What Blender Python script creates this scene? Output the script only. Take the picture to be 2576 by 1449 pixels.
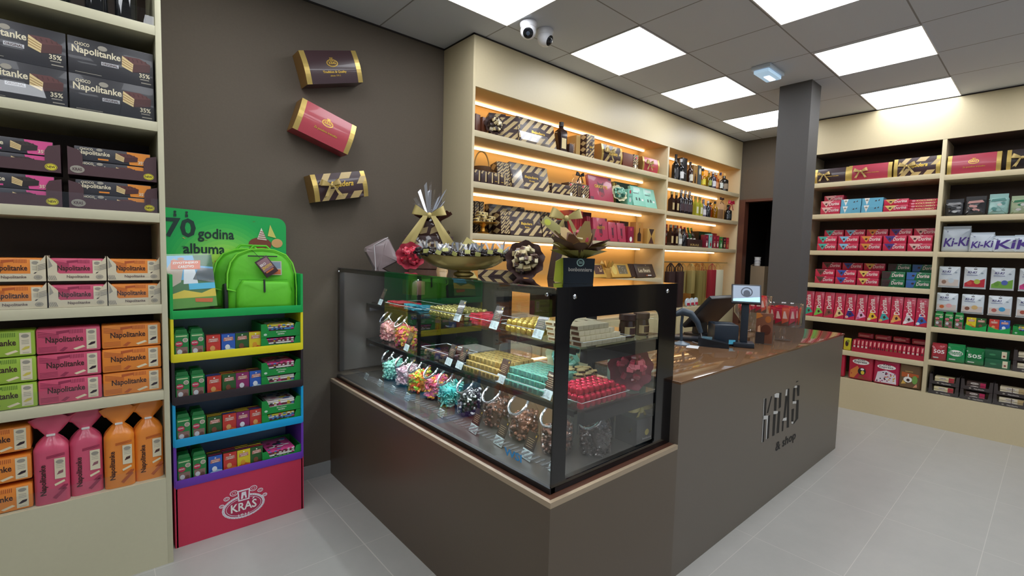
import bpy, bmesh, math, random
from mathutils import Vector, Matrix
random.seed(7)
for o in list(bpy.data.objects): bpy.data.objects.remove(o)
scene = bpy.context.scene
COL = scene.collection
R = math.radians

# ---------------------------------------------------------------- camera
cam = bpy.data.cameras.new('camera'); camo = bpy.data.objects.new('camera', cam); COL.objects.link(camo)
cam.sensor_width = 36.0; cam.lens = 36.0 * 1199.35 / 2576.0
cam.clip_start = 0.05; cam.clip_end = 60
yaw, pit, rol = R(41.1966), R(-3.9545), R(1.5198)
fw = Vector((math.sin(yaw)*math.cos(pit), math.cos(yaw)*math.cos(pit), math.sin(pit)))
rt = Vector((math.cos(yaw), -math.sin(yaw), 0)); up = rt.cross(fw)
r2 = rt*math.cos(rol) + up*math.sin(rol); u2 = up*math.cos(rol) - rt*math.sin(rol)
mw = Matrix((r2, u2, -fw)).transposed().to_4x4(); mw.translation = (0, 0, 1.458)
camo.matrix_world = mw
scene.camera = camo
# ---------------------------------------------------------------- world, exposure
W = bpy.data.worlds.new('world'); scene.world = W; W.use_nodes = True
wb = W.node_tree.nodes['Background']; wb.inputs[0].default_value = (0.75, 0.85, 1.0, 1); wb.inputs[1].default_value = 0.55
scene.view_settings.view_transform = 'Standard'; scene.view_settings.look = 'None'
scene.view_settings.gamma = 1; scene.view_settings.use_curve_mapping = False
scene.view_settings.exposure = 0.0
try:
    scene.cycles.transparent_max_bounces = 32; scene.cycles.max_bounces = 10
    scene.cycles.sample_clamp_indirect = 6.0
    scene.cycles.caustics_reflective = False; scene.cycles.caustics_refractive = False
except Exception: pass

PANEL = 8.1     # emission strength of the ceiling panels
STRIP = 8     # warm shelf strips

# ---------------------------------------------------------------- materials
_mats = {}
def lin(h):
    h = h.lstrip('#'); c = [int(h[i:i+2], 16)/255 for i in (0, 2, 4)]
    return tuple((x/12.92 if x <= 0.04045 else ((x+0.055)/1.055)**2.4) for x in c)
def C(h, rough=0.5, metal=0.0, coat=0.0, emit=0.0, noise=0.0, bump=0.0, scale=200.0, trans=0.0):
    k = (h, rough, metal, coat, emit, noise, bump, scale, trans)
    if k in _mats: return _mats[k]
    m = bpy.data.materials.new('m_' + h.lstrip('#')); m.use_nodes = True
    nt = m.node_tree; b = nt.nodes['Principled BSDF']; c = lin(h)
    b.inputs['Base Color'].default_value = (*c, 1); b.inputs['Roughness'].default_value = rough
    b.inputs['Metallic'].default_value = metal; b.inputs['Coat Weight'].default_value = coat
    if emit: b.inputs['Emission Color'].default_value = (*c, 1); b.inputs['Emission Strength'].default_value = emit
    if noise or bump:
        tc = nt.nodes.new('ShaderNodeTexCoord'); n = nt.nodes.new('ShaderNodeTexNoise')
        n.inputs['Scale'].default_value = scale; n.inputs['Detail'].default_value = 3
        nt.links.new(tc.outputs['Object'], n.inputs['Vector'])
        if noise:
            mx = nt.nodes.new('ShaderNodeMix'); mx.data_type = 'RGBA'
            mx.inputs[6].default_value = tuple(x*(1-noise) for x in c) + (1,)
            mx.inputs[7].default_value = tuple(min(1, x*(1+noise)) for x in c) + (1,)
            nt.links.new(n.outputs['Fac'], mx.inputs[0]); nt.links.new(mx.outputs[2], b.inputs['Base Color'])
        if bump:
            bp = nt.nodes.new('ShaderNodeBump'); bp.inputs['Strength'].default_value = bump; bp.inputs['Distance'].default_value = 0.002
            nt.links.new(n.outputs['Fac'], bp.inputs['Height']); nt.links.new(bp.outputs[0], b.inputs['Normal'])
    _mats[k] = m
    return m
def glass(name, tint=(1, 1, 1), refl=1.0, ior=1.45, rough=0.0, haze=0.0):
    k = ('glass', name)
    if k in _mats: return _mats[k]
    m = bpy.data.materials.new(name); m.use_nodes = True; nt = m.node_tree; nt.nodes.clear()
    out = nt.nodes.new('ShaderNodeOutputMaterial'); mix = nt.nodes.new('ShaderNodeMixShader')
    tr = nt.nodes.new('ShaderNodeBsdfTransparent'); tr.inputs[0].default_value = (*tint, 1)
    gl = nt.nodes.new('ShaderNodeBsdfGlossy'); gl.inputs['Roughness'].default_value = rough; gl.inputs[0].default_value = (1, 1, 1, 1)
    fr = nt.nodes.new('ShaderNodeFresnel'); fr.inputs[0].default_value = ior
    mul = nt.nodes.new('ShaderNodeMath'); mul.operation = 'MULTIPLY'; mul.inputs[1].default_value = refl; mul.use_clamp = True
    gm = nt.nodes.new('ShaderNodeNewGeometry'); ff = nt.nodes.new('ShaderNodeMath'); ff.operation = 'SUBTRACT'; ff.inputs[0].default_value = 1.0; m3 = nt.nodes.new('ShaderNodeMath'); m3.operation = 'MULTIPLY'
    nt.links.new(gm.outputs['Backfacing'], ff.inputs[1]); nt.links.new(fr.outputs[0], m3.inputs[0]); nt.links.new(ff.outputs[0], m3.inputs[1])
    nt.links.new(m3.outputs[0], mul.inputs[0]); nt.links.new(mul.outputs[0], mix.inputs[0])
    nt.links.new(gl.outputs[0], mix.inputs[2])
    src = tr.outputs[0]
    if haze:
        df = nt.nodes.new('ShaderNodeBsdfDiffuse'); df.inputs[0].default_value = (0.9, 0.9, 0.92, 1)
        m2 = nt.nodes.new('ShaderNodeMixShader'); m2.inputs[0].default_value = haze
        nt.links.new(tr.outputs[0], m2.inputs[1]); nt.links.new(df.outputs[0], m2.inputs[2]); src = m2.outputs[0]
    nt.links.new(src, mix.inputs[1]); nt.links.new(mix.outputs[0], out.inputs[0])
    _mats[k] = m
    return m
PANE = glass('clear_pane_glass', (0.985, 0.99, 0.99), 2.0)
GEDGE = glass('green_glass_shelf', (0.90, 0.96, 0.94), 1.3)
JARG = glass('jar_glass', (0.985, 0.99, 0.99), 1.5)
ACRY = glass('clear_acrylic', (0.97, 0.975, 0.98), 1.2)
FILM = glass('cellophane', (0.97, 0.97, 0.98), 1.5, 1.45, 0.08, 0.05)

# ---------------------------------------------------------------- mesh builder
_txt = {}
def text_geo(s):
    if s in _txt: return _txt[s]
    cu = bpy.data.curves.new('lettering', 'FONT'); cu.body = s; cu.size = 1; cu.resolution_u = 2; cu.offset = 0.022
    ob = bpy.data.objects.new('lettering', cu); COL.objects.link(ob)
    dg = bpy.context.evaluated_depsgraph_get(); me = ob.evaluated_get(dg).to_mesh()
    vs = [tuple(v.co)[:2] for v in me.vertices]; fs = [tuple(p.vertices) for p in me.polygons]
    ob.evaluated_get(dg).to_mesh_clear(); bpy.data.objects.remove(ob); bpy.data.curves.remove(cu)
    x0 = min(v[0] for v in vs); x1 = max(v[0] for v in vs); y0 = min(v[1] for v in vs); y1 = max(v[1] for v in vs)
    vs = [(v[0]-x0, v[1]-y0) for v in vs]
    _txt[s] = (vs, fs, x1-x0, y1-y0)
    return _txt[s]
class Face:
    """prints flat shapes on a face: o origin (lower left), a right, b up, n outward"""
    def __init__(s, mb, o, a, b, w, h, lift=0.0005):
        s.mb = mb; s.o = Vector(o); s.a = Vector(a).normalized(); s.b = Vector(b).normalized(); s.n = s.a.cross(s.b); s.w = w; s.h = h; s.l = lift; s.k = 0
    def P(s, x, y): return tuple(s.o + s.a*x + s.b*y + s.n*(s.l*(1 + s.k)))
    def poly(s, pts, mat, k=0):
        s.k = k
        for ax, lim, sg in ((0, 0, 1), (0, s.w, -1), (1, 0, 1), (1, s.h, -1)):
            out = []
            for i in range(len(pts)):
                p, q = pts[i], pts[(i+1) % len(pts)]
                a, b = (p[ax]-lim)*sg, (q[ax]-lim)*sg
                if a >= 0: out.append(p)
                if a*b < 0:
                    t = a/(a-b); out.append((p[0]+(q[0]-p[0])*t, p[1]+(q[1]-p[1])*t))
            pts = out
            if len(pts) < 3: return
        s.mb.face([s.P(*p) for p in pts], mat)
    def rect(s, x0, y0, x1, y1, mat, k=0): s.poly([(x0, y0), (x1, y0), (x1, y1), (x0, y1)], mat, k)
    def disc(s, x, y, rx, ry, mat, k=0, n=16): s.poly([(x+rx*math.cos(i*2*math.pi/n), y+ry*math.sin(i*2*math.pi/n)) for i in range(n)], mat, k)
    def ring(s, x, y, rx, ry, t, mat, k=0, n=24):
        for i in range(n):
            a, b = i*2*math.pi/n, (i+1)*2*math.pi/n
            f = lambda an, d: (x+(rx-d)*math.cos(an), y+(ry-d)*math.sin(an))
            s.poly([f(a, 0), f(b, 0), f(b, t), f(a, t)], mat, k)
    def text(s, t, x, y, w, h, mat, k=1, rot=0, italic=0):
        vs, fs, W0, H0 = text_geo(t); s.k = k; c, sn = math.cos(rot), math.sin(rot); out = []
        for vx, vy in vs:
            px, py = vx/W0*w, vy/H0*h; px += py*italic
            out.append(s.P(x + px*c - py*sn, y + px*sn + py*c))
        b = len(s.mb.v); s.mb.v += out
        mi = s.mb.mi(mat)
        for f in fs: s.mb.f.append(tuple(b+i for i in f)); s.mb.m.append(mi)
    def stripes(s, mat, pitch=0.035, bar=0.6, skew=0.9, gap=0.5, seed=0):
        """rows of diagonal blocks running up to the right"""
        rnd = random.Random(seed); L = s.w + s.h; n = int(L/pitch)+2
        for i in range(n):
            c0 = -s.h*skew + i*pitch*1.25
            off = (i % 2)*0.5 + rnd.random()*0.2; seg = pitch*3.4; j = -1
            while (j+off)*seg < s.h + seg:
                y0 = (j+off)*seg; y1 = y0 + seg*(1-gap*0.36)
                s.poly([(c0+y0*skew, y0), (c0+y0*skew+pitch*bar, y0), (c0+y1*skew+pitch*bar, y1), (c0+y1*skew, y1)], mat)
                j += 1
class MB:
    def __init__(s): s.v = []; s.f = []; s.m = []; s.mats = []
    def mi(s, m):
        if m not in s.mats: s.mats.append(m)
        return s.mats.index(m)
    def face(s, pts, mat):
        b = len(s.v); s.v += [tuple(p) for p in pts]; s.f.append(tuple(range(b, b+len(pts)))); s.m.append(s.mi(mat))
    def add(s, vs, fs, mat, M=None):
        b = len(s.v); s.v += [tuple(M @ Vector(p)) if M else tuple(p) for p in vs]; i = s.mi(mat)
        for f in fs: s.f.append(tuple(b+k for k in f)); s.m.append(i)
        return s
    def box(s, x0, x1, y0, y1, z0, z1, mat, bev=0.0, M=None):
        if bev:
            e = min(bev, (x1-x0)/2.1, (y1-y0)/2.1, (z1-z0)/2.1); bm = bmesh.new(); bmesh.ops.create_cube(bm, size=1)
            for v in bm.verts: v.co = ((x0+x1)/2+v.co.x*(x1-x0), (y0+y1)/2+v.co.y*(y1-y0), (z0+z1)/2+v.co.z*(z1-z0))
            bmesh.ops.bevel(bm, geom=list(bm.edges), offset=e, segments=2, profile=0.6, affect='EDGES')
            s.add([v.co.copy() for v in bm.verts], [[v.index for v in f.verts] for f in bm.faces], mat, M); bm.free(); return s
        vs = [(x, y, z) for z in (z0, z1) for y in (y0, y1) for x in (x0, x1)]
        s.add(vs, [(0, 2, 3, 1), (4, 5, 7, 6), (0, 1, 5, 4), (2, 6, 7, 3), (0, 4, 6, 2), (1, 3, 7, 5)], mat, M); return s
    def front(s, x0, x1, z0, z1, y=0.0, lift=0.0005): return Face(s, (x0, y, z0), (1, 0, 0), (0, 0, 1), x1-x0, z1-z0, lift)
    def prism(s, pts, y0, y1, mat, M=None):
        """outline pts in x,z extruded along y"""
        n = len(pts); vs = [(p[0], y0, p[1]) for p in pts] + [(p[0], y1, p[1]) for p in pts]
        fs = [tuple(range(n)), tuple(range(2*n-1, n-1, -1))] + [(i, i+n, (i+1) % n+n, (i+1) % n) for i in range(n)]
        s.add(vs, fs, mat, M); return s
    def lathe(s, prof, mat, n=20, M=None, sx=1, sy=1):
        vs = [(r*math.cos(2*math.pi*i/n)*sx, r*math.sin(2*math.pi*i/n)*sy, z) for r, z in prof for i in range(n)]
        fs = [(j*n+i, j*n+(i+1) % n, (j+1)*n+(i+1) % n, (j+1)*n+i) for j in range(len(prof)-1) for i in range(n)]
        if prof[0][0] > 1e-5: fs.append(tuple(range(n-1, -1, -1)))
        if prof[-1][0] > 1e-5: fs.append(tuple((len(prof)-1)*n+i for i in range(n)))
        s.add(vs, fs, mat, M); return s
    def tube(s, path, r, mat, n=8, closed=False, M=None):
        path = [Vector(p) for p in path]; vs = []; N = len(path)
        rr = r if isinstance(r, (list, tuple)) else [r]*N
        for i, p in enumerate(path):
            d = (path[(i+1) % N]-path[i-1]) if closed else (path[min(i+1, N-1)]-path[max(i-1, 0)])
            d.normalize(); a = d.orthogonal().normalized() if i == 0 else (a - d*a.dot(d)).normalized(); b = d.cross(a)
            vs += [p + (a*math.cos(2*math.pi*k/n) + b*math.sin(2*math.pi*k/n))*rr[i] for k in range(n)]
        fs = [(i*n+k, i*n+(k+1) % n, ((i+1) % N)*n+(k+1) % n, ((i+1) % N)*n+k) for i in range(N if closed else N-1) for k in range(n)]
        if not closed: fs += [tuple(range(n-1, -1, -1)), tuple((N-1)*n+k for k in range(n))]
        s.add(vs, fs, mat, M); return s
    def grid(s, fn, nu, nv, mat, closed=False):
        vs = [fn(i/nu, j/nv) for j in range(nv+1) for i in range(nu+1)]; w = nu+1
        s.add(vs, [(j*w+i, j*w+i+1, (j+1)*w+i+1, (j+1)*w+i) for j in range(nv) for i in range(nu)], mat); return s
    def ball(s, c, r, mat, n=8, sc=(1, 1, 1), M=None):
        prof = [(math.sin(math.pi*i/(n//2+1))*r, -math.cos(math.pi*i/(n//2+1))*r) for i in range(n//2+2)]
        T = Matrix.Translation(c) @ Matrix.Diagonal((*sc, 1)); prof[0] = (1e-6, -r); prof[-1] = (1e-6, r)
        s.lathe(prof, mat, n, (M @ T) if M else T); return s
    def build(s, name, parent=None, loc=None, rz=0.0, ang=35):
        me = bpy.data.meshes.new(name); me.from_pydata(s.v, [], s.f)
        for m in s.mats: me.materials.append(m)
        me.polygons.foreach_set('material_index', s.m)
        me.polygons.foreach_set('use_smooth', [True]*len(me.polygons)); me.update()
        try: me.set_sharp_from_angle(angle=R(ang))
        except Exception: pass
        o = bpy.data.objects.new(name, me); COL.objects.link(o)
        if parent: o.parent = parent
        if loc: o.location = loc
        o.rotation_euler.z = rz
        return o
def tag(o, label=None, cat=None, group=None, kind=None):
    if label: o['label'] = label
    if cat: o['category'] = cat
    if group: o['group'] = group
    if kind: o['kind'] = kind
    return o
def thing(name, label, cat, loc=(0, 0, 0), rz=0.0, group=None):
    o = bpy.data.objects.new(name, None); COL.objects.link(o); o.empty_display_size = 0.05
    o.location = loc; o.rotation_euler = (0, 0, rz); return tag(o, label, cat, group)
def kids(o): return [c for c in COL.objects if c.parent == o]
_mbs = {}
def part(name, parent, mb, lab=None, ang=35):
    if name in ('front_print', 'box_print', 'lettering') and parent.children:      # printing stays in the mesh of the printed part
        o = parent.children[0]
        for c in parent.children:
            if c.name.split('.')[0] in ('carton', 'wrapper', 'lower_box', 'pot', 'crate_body'): o = c
        a = _mbs[o.name]; b = len(a.v); a.v += mb.v
        for f, mi in zip(mb.f, mb.m): a.f.append(tuple(i+b for i in f)); a.m.append(a.mi(mb.mats[mi]))
        tmp = a.build('printed_part'); me = tmp.data; old = o.data; o.data = me; bpy.data.objects.remove(tmp); bpy.data.meshes.remove(old); return o
    o = mb.build(name, parent, ang=ang); _mbs[o.name] = mb
    if lab: o['label'] = lab
    return o
def dup(root, kidmap, loc, rz=0.0, label=None, group=None, rx=0.0, ry=0.0):
    r = root.copy(); COL.objects.link(r); r.location = loc; r.rotation_euler = (rx, ry, rz)
    if label: r['label'] = label
    if group: r['group'] = group
    for ch, gc in kidmap:
        c = ch.copy(); COL.objects.link(c); c.parent = r
        for g in gc:
            d = g.copy(); COL.objects.link(d); d.parent = c
    return r
class Proto:
    """first placement uses the built object itself, later ones are copies"""
    def __init__(s, root):
        s.root = root; s.used = False
        s.km = [(c, list(c.children)) for c in root.children]
    def put(s, loc, rz, label, group=None, rx=0.0, ry=0.0):
        if not s.used:
            s.used = True; o = s.root; o.location = loc; o.rotation_euler = (rx, ry, rz); o['label'] = label
            if group: o['group'] = group
            return o
        return dup(s.root, s.km, loc, rz, label, group, rx, ry)
def single(name, mb, cat, ang=35):
    o = mb.build(name, ang=ang); o['category'] = cat; return Proto(o)
class Side:
    def __init__(s, ox, oy, rz): s.ox, s.oy, s.rz = ox, oy, rz
    def at(s, x, y, z):
        c, sn = math.cos(s.rz), math.sin(s.rz); return (s.ox + x*c - y*sn, s.oy + x*sn + y*c, z)
    def put(s, pr, x, y, z, label, group=None, rz=0.0, rx=0.0, ry=0.0): return pr.put(s.at(x, y, z), s.rz+rz, label, group, rx, ry)
SL = Side(0, 2.5986, 0); SG = Side(0, 2.71, 0); SU = Side(0, 2.685, 0)
SR = Side(5.678, 0, -math.pi/2); SC = Side(1.174, 0, -math.pi/2)
ORD = ['first', 'second', 'third', 'fourth', 'fifth', 'sixth', 'seventh', 'eighth', 'ninth', 'tenth', 'eleventh', 'twelfth', 'thirteenth', 'fourteenth', 'fifteenth', 'sixteenth', 'seventeenth', 'eighteenth', 'nineteenth', 'twentieth']
def nth(i, n, frm='left'):
    if n == 1: return 'only'
    if i == 0: return 'leftmost'
    if i == n-1: return 'rightmost'
    return ORD[i] + ' from left'
def lvl(j, n):
    if n == 1: return ''
    if j == 0: return 'bottom'
    if j == n-1: return 'top'
    return 'middle' if n == 3 else ORD[j] + ' from bottom'
# ================================================================ ROOM
H = 2.941; YA = 3.054; YU = 2.685; XF = 6.107; XL0 = -2.4; YB = -3.2
CREAM = C('#cabc99', 0.42, noise=0.03, scale=60); CREAMD = C('#b9ad85', 0.5)
BROWN = C('#5f5549', 0.8, noise=0.08, bump=0.15, scale=90)
CBROWN = C('#6a6157', 0.38, noise=0.04, scale=300)
def struct(name, mb): o = mb.build(name); o['kind'] = 'structure'; return o
def grid_mat(name, base, base2, joint, px, py, ox, oy, jw, rough, nscale, bump=0.0):
    m = bpy.data.materials.new(name); m.use_nodes = True; nt = m.node_tree; b = nt.nodes['Principled BSDF']
    N = nt.nodes.new; L = nt.links.new
    tc = N('ShaderNodeTexCoord'); sp = N('ShaderNodeSeparateXYZ'); L(tc.outputs['Object'], sp.inputs[0])
    outs = []
    for i, (p, o) in enumerate(((px, ox), (py, oy))):
        a = N('ShaderNodeMath'); a.operation = 'SUBTRACT'; L(sp.outputs[i], a.inputs[0]); a.inputs[1].default_value = o - p*50
        d = N('ShaderNodeMath'); d.operation = 'PINGPONG'; L(a.outputs[0], d.inputs[0]); d.inputs[1].default_value = p/2
        l = N('ShaderNodeMath'); l.operation = 'LESS_THAN'; L(d.outputs[0], l.inputs[0]); l.inputs[1].default_value = jw/2
        outs.append(l)
    mx = N('ShaderNodeMath'); mx.operation = 'MAXIMUM'; L(outs[0].outputs[0], mx.inputs[0]); L(outs[1].outputs[0], mx.inputs[1])
    n = N('ShaderNodeTexNoise'); n.inputs['Scale'].default_value = nscale; n.inputs['Detail'].default_value = 8; n.inputs['Roughness'].default_value = 0.7; L(tc.outputs['Object'], n.inputs['Vector'])
    c1 = N('ShaderNodeMix'); c1.data_type = 'RGBA'; c1.inputs[6].default_value = (*lin(base), 1); c1.inputs[7].default_value = (*lin(base2), 1); L(n.outputs['Fac'], c1.inputs[0])
    c2 = N('ShaderNodeMix'); c2.data_type = 'RGBA'; L(mx.outputs[0], c2.inputs[0]); L(c1.outputs[2], c2.inputs[6]); c2.inputs[7].default_value = (*lin(joint), 1)
    L(c2.outputs[2], b.inputs['Base Color']); b.inputs['Roughness'].default_value = rough
    if bump:
        n2 = N('ShaderNodeTexNoise'); n2.inputs['Scale'].default_value = 260; L(tc.outputs['Object'], n2.inputs['Vector'])
        bb = N('ShaderNodeBump'); bb.inputs['Strength'].default_value = bump; bb.inputs['Distance'].default_value = 0.001; L(n2.outputs['Fac'], bb.inputs['Height']); L(bb.outputs[0], b.inputs['Normal'])
    return m
FLOORM = grid_mat('floor_tiles', '#9f9e99', '#b0aea8', '#bebbb4', 0.81, 0.405, 0.976, 0.156, 0.003, 0.36, 5.0, 0.05)
CEILM = grid_mat('ceiling_tiles', '#c6cad2', '#ced2da', '#8f8d8e', 0.6, 0.6, 1.452, 1.862, 0.009, 0.9, 120.0)
struct('floor', MB().box(XL0, 7.6, YB, YA+0.1, -0.1, 0, FLOORM))
struct('ceiling', MB().box(XL0, 7.6, YB, YA+0.1, H, H+0.1, CEILM))
struct('wall_back', MB().box(XL0, XF, YA, YA+0.1, 0, H, BROWN))
struct('wall_left', MB().box(XL0-0.1, XL0, YB, YA+0.1, 0, H, BROWN))
w = MB(); w.box(XF, XF+0.1, 2.62, YA+0.1, 0, 2.22, BROWN); w.box(XF, XF+0.1, YB, 1.80, 0, 2.22, BROWN); w.box(XF, XF+0.1, YB, YA+0.1, 2.22, H, BROWN)
struct('wall_right', w)
w = MB(); WH = C('#b9b6b0', 0.8)
w.box(XL0, -1.6, YB-0.1, YB, 0, H, WH); w.box(5.0, 7.6, YB-0.1, YB, 0, H, WH); w.box(-1.6, 5.0, YB-0.1, YB, 2.45, H, WH); w.box(-1.6, 5.0, YB-0.1, YB, 0, 0.25, WH)
struct('wall_front', w)
wn = thing('window_1', 'large shop window glazing behind the viewer', 'window', (0, YB-0.05, 0)); wn['kind'] = 'structure'
FR = C('#3a3c3e', 0.4, 0.6); m = MB()
for x in (-1.6, 0.55, 2.75, 4.94): m.box(x, x+0.06, -0.04, 0.04, 0.25, 2.45, FR)
m.box(-1.6, 5, -0.04, 0.04, 0.25, 0.31, FR); m.box(-1.6, 5, -0.04, 0.04, 2.39, 2.45, FR)
part('window_frame', wn, m); part('glass_pane', wn, MB().box(-1.6, 5, -0.006, 0.006, 0.3, 2.4, PANE))
# small dark back room behind the doorway
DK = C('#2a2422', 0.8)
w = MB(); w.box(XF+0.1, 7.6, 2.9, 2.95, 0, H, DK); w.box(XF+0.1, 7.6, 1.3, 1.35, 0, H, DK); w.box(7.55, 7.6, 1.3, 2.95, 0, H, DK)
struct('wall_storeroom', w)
DF = C('#5b3528', 0.45, noise=0.1, scale=30); m = MB()
m.box(XF-0.012, XF+0.1, 2.612, 2.684, 0, 2.22, DF); m.box(XF-0.012, XF+0.1, 1.80, 1.85, 0, 2.22, DF); m.box(XF-0.008, XF+0.1, 1.85, 2.612, 2.19, 2.22, DF)
struct('door_1', m)
struct('trim_3', MB().box(.9735, .9785, -3.0, YA-.011, 0, .0006, C('#c4c1b9', .5)))
# column standing behind the counter end
struct('wall_column', MB().box(4.41, 4.632, 1.416, 1.66, 0, H, C('#4d4b4a', 0.7, noise=0.06, bump=0.1, scale=90)))
# baseboard of grey tile, brown gap trims at the ceiling
SK = C('#9a9d9a', 0.4, noise=0.05, scale=20)
struct('baseboard_back', MB().box(0.25, 1.127, YA-0.01, YA, 0, 0.085, SK))
TD = C('#2b2523', 0.7)
struct('trim_1', MB().box(1.953, XF, YU, YU+0.02, H-0.012, H, TD).box(1.953, 1.965, YU, YA, H-0.012, H, TD))
struct('trim_2', MB().box(XL0, 1.953, YA-0.006, YA, H-0.010, H, TD).box(5.678, 5.69, -1.6, 1.80, H-0.01, H, TD))
# ---------------------------------------------------------------- ceiling lights
LM = C('#ffffff', 0.5, emit=PANEL)
LM.node_tree.nodes['Principled BSDF'].inputs['Emission Color'].default_value = (0.955, 0.985, 1.03, 1)
t = thing('ceiling_light', 'x', 'ceiling light'); s_ = 0.2975
part('diffuser', t, MB().box(-s_+0.006, s_-0.006, -s_+0.006, s_-0.006, -0.004, 0.0, LM))
m = MB(); FRW = C('#e8e6e4', 0.4)
for a in ((-s_, s_, -s_, -s_+0.006), (-s_, s_, s_-0.006, s_), (-s_, -s_+0.006, -s_, s_), (s_-0.006, s_, -s_, s_)): m.box(*a, -0.006, 0.0, FRW)
part('frame', t, m)
pl = Proto(t)
rows = [('row nearest the back wall', 2.162), ('second row from the back wall', 0.952), ('unseen third row added for front light', -0.248), ('unseen window-side row added for front light', -1.448)]  # last two rows lie out of view, added to light the shelves from the front
for rn, y in rows:
    n = 0
    for i in range(-2, 4):
        x = 1.752 + 1.2*i + (0.02 if y < 2 else 0)
        if y < -1 and i % 2: continue
        pl.put((x, y, H), 0, 'glowing white square ceiling panel, %s in %s' % (nth(i+2, 6) if y > -1 else ORD[(i+2)//2]+' from left', rn), 'square ceiling light panels')
# cctv cameras, emergency light
WP = C('#e6e6ea', 0.3); BK = C('#111216', 0.12)
def cctv(x, y, az, tilt, lab):
    t = thing('security_camera', lab, 'security camera', (x, y, H), az)
    tilt = -tilt
    part('base', t, MB().lathe([(0.052, 0), (0.056, -0.012), (0.05, -0.035), (0.03, -0.045)], WP, 24))
    M = Matrix.Translation((0, 0, -0.055)) @ Matrix.Rotation(tilt, 4, 'X')
    part('housing', t, MB().lathe([(1e-5, -0.046), (0.03, -0.043), (0.044, -0.03), (0.05, -0.008), (0.047, 0.02), (0.03, 0.04), (1e-5, 0.046)], WP, 24, M))
    part('lens', t, MB().lathe([(1e-5, -0.0525), (0.018, -0.051), (0.033, -0.042), (0.0335, -0.036)], BK, 20, M).lathe([(1e-5, -0.0545), (0.012, -0.053), (0.013, -0.05)], C('#3a4350', 0.1), 12, M))
cctv(2.12, 2.33, R(-44), R(52), 'white dome security camera facing the viewer, left of a pair')
cctv(2.27, 2.33, R(-44+62), R(60), 'white dome security camera turned aside, right of a pair')
t = thing('emergency_light', 'small bluish emergency light box glowing on the ceiling before the column', 'emergency light', (3.96, 1.585, H), 0)
part('housing', t, MB().box(-0.14, 0.14, -0.07, 0.07, -0.03, 0, C('#c9d6e2', 0.3), 0.006))
part('diffuser', t, MB().box(-0.125, 0.125, -0.055, 0.055, -0.055, -0.03, C('#b5d4ec', 0.2, emit=0.55), 0.006))
part('lamp', t, MB().box(-0.02, 0.1, -0.02, 0.02, -0.058, -0.0555, C('#ffffff', 0.3, emit=3)))

# ================================================================ SHELVING UNITS
def unit(name, label, side, x0, x1, depth, shelves, st, divs, z_base, z_top, mat, inner, bays=None, t=0.021):
    """shelves: list of (xa,xb,z_top); divs: x of dividers; panels as parts"""
    c = thing(name, label, 'shelving unit', side.at(0, 0, 0), side.rz)
    part('side_panel', c, MB().box(x0, x0+t, 0, depth, 0, H-0.012, mat, 0.001)); part('side_panel', c, MB().box(x1-t, x1, 0, depth, 0, H-0.012, mat, 0.001))
    for d in divs: part('divider', c, MB().box(d-0.015, d+0.015, 0.0015, depth-0.02, z_base, z_top, mat, 0.001))
    part('back_panel', c, MB().box(x0+t, x1-t, depth-0.018, depth-0.002, z_base, z_top, inner))
    part('fascia', c, MB().box(x0+t, x1-t, 0, 0.02, z_top, H-0.012, mat).box(x0+t, x1-t, 0.02, depth-0.002, z_top, z_top+0.018, inner))
    part('plinth', c, MB().box(x0+t, x1-t, 0, 0.02, 0, z_base, mat).box(x0+t, x1-t, 0.02, depth-0.002, z_base-0.02, z_base, mat))
    for xa, xb, z in shelves: part('shelf', c, MB().box(xa, xb, 0.001, depth-0.02, z-st, z, mat, 0.001))
    return c
INB = C('#4a3a30', 0.6, noise=0.08, scale=60)
unitL = unit('shelving_unit', 'tall cream shelving unit with dark brown back, at the left beside the green display stand', SL, -0.95, 0.238, 0.45,
    [(-0.929, 0.217, z) for z in (2.391, 1.99, 1.599, 1.199, 0.81)], 0.04, [], 0.406, 2.80, C('#c6c1a3', 0.42, noise=0.03, scale=60), INB)
for z in (2.391, 1.99, 1.599, 1.199, 0.81, 0.406): part('acrylic_lip', unitL, MB().box(-0.925, 0.214, 0.006, 0.0085, z, z+0.062, ACRY))
INY = C('#d8a85c', 0.5, noise=0.03, scale=40)
S1 = [(1.974, 4.405, z) for z in (2.305, 1.958, 1.604)] + [(1.974, 4.405, 1.262)]
S2 = [(4.435, 6.086, z) for z in (2.293, 1.953, 1.602)] + [(4.435, 6.086, 0.93)]
unitU = unit('shelving_unit', 'long cream wall shelving unit with warm lit compartments behind the counter', SU, 1.953, 6.1, 0.366,
    S1+S2, 0.042, [4.42], 0.90, 2.595, CREAM, C('#d4b474', 0.5))
DRW = C('#cdc197', 0.45)
for i in range(6):
    x = 2.0+i*0.68
    d = part('drawer', unitU, MB().box(x, x+0.66, -0.012, -0.0005, 0.62, 0.875, DRW, 0.002))
    d = part('door', unitU, MB().box(x, x+0.66, -0.012, -0.0005, 0.06, 0.60, DRW, 0.002))
SM = C('#ffd9b0', 0.4, emit=STRIP)
SM.node_tree.nodes['Principled BSDF'].inputs['Emission Color'].default_value = (1.0, 0.66, 0.34, 1)
def strip(x0, x1, z, y=0.265):
    o = part('led_strip', unitU, MB().box(x0, x1, y, y+0.020, z-0.014, z, SM), 'glowing warm light strip')
for z in (2.595, 2.263, 1.916, 1.562): strip(1.98, 4.38, z)
for z in (2.595, 2.251, 1.911, 1.56): strip(4.45, 6.05, z)
strip(1.98, 4.38, 1.22)
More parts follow.
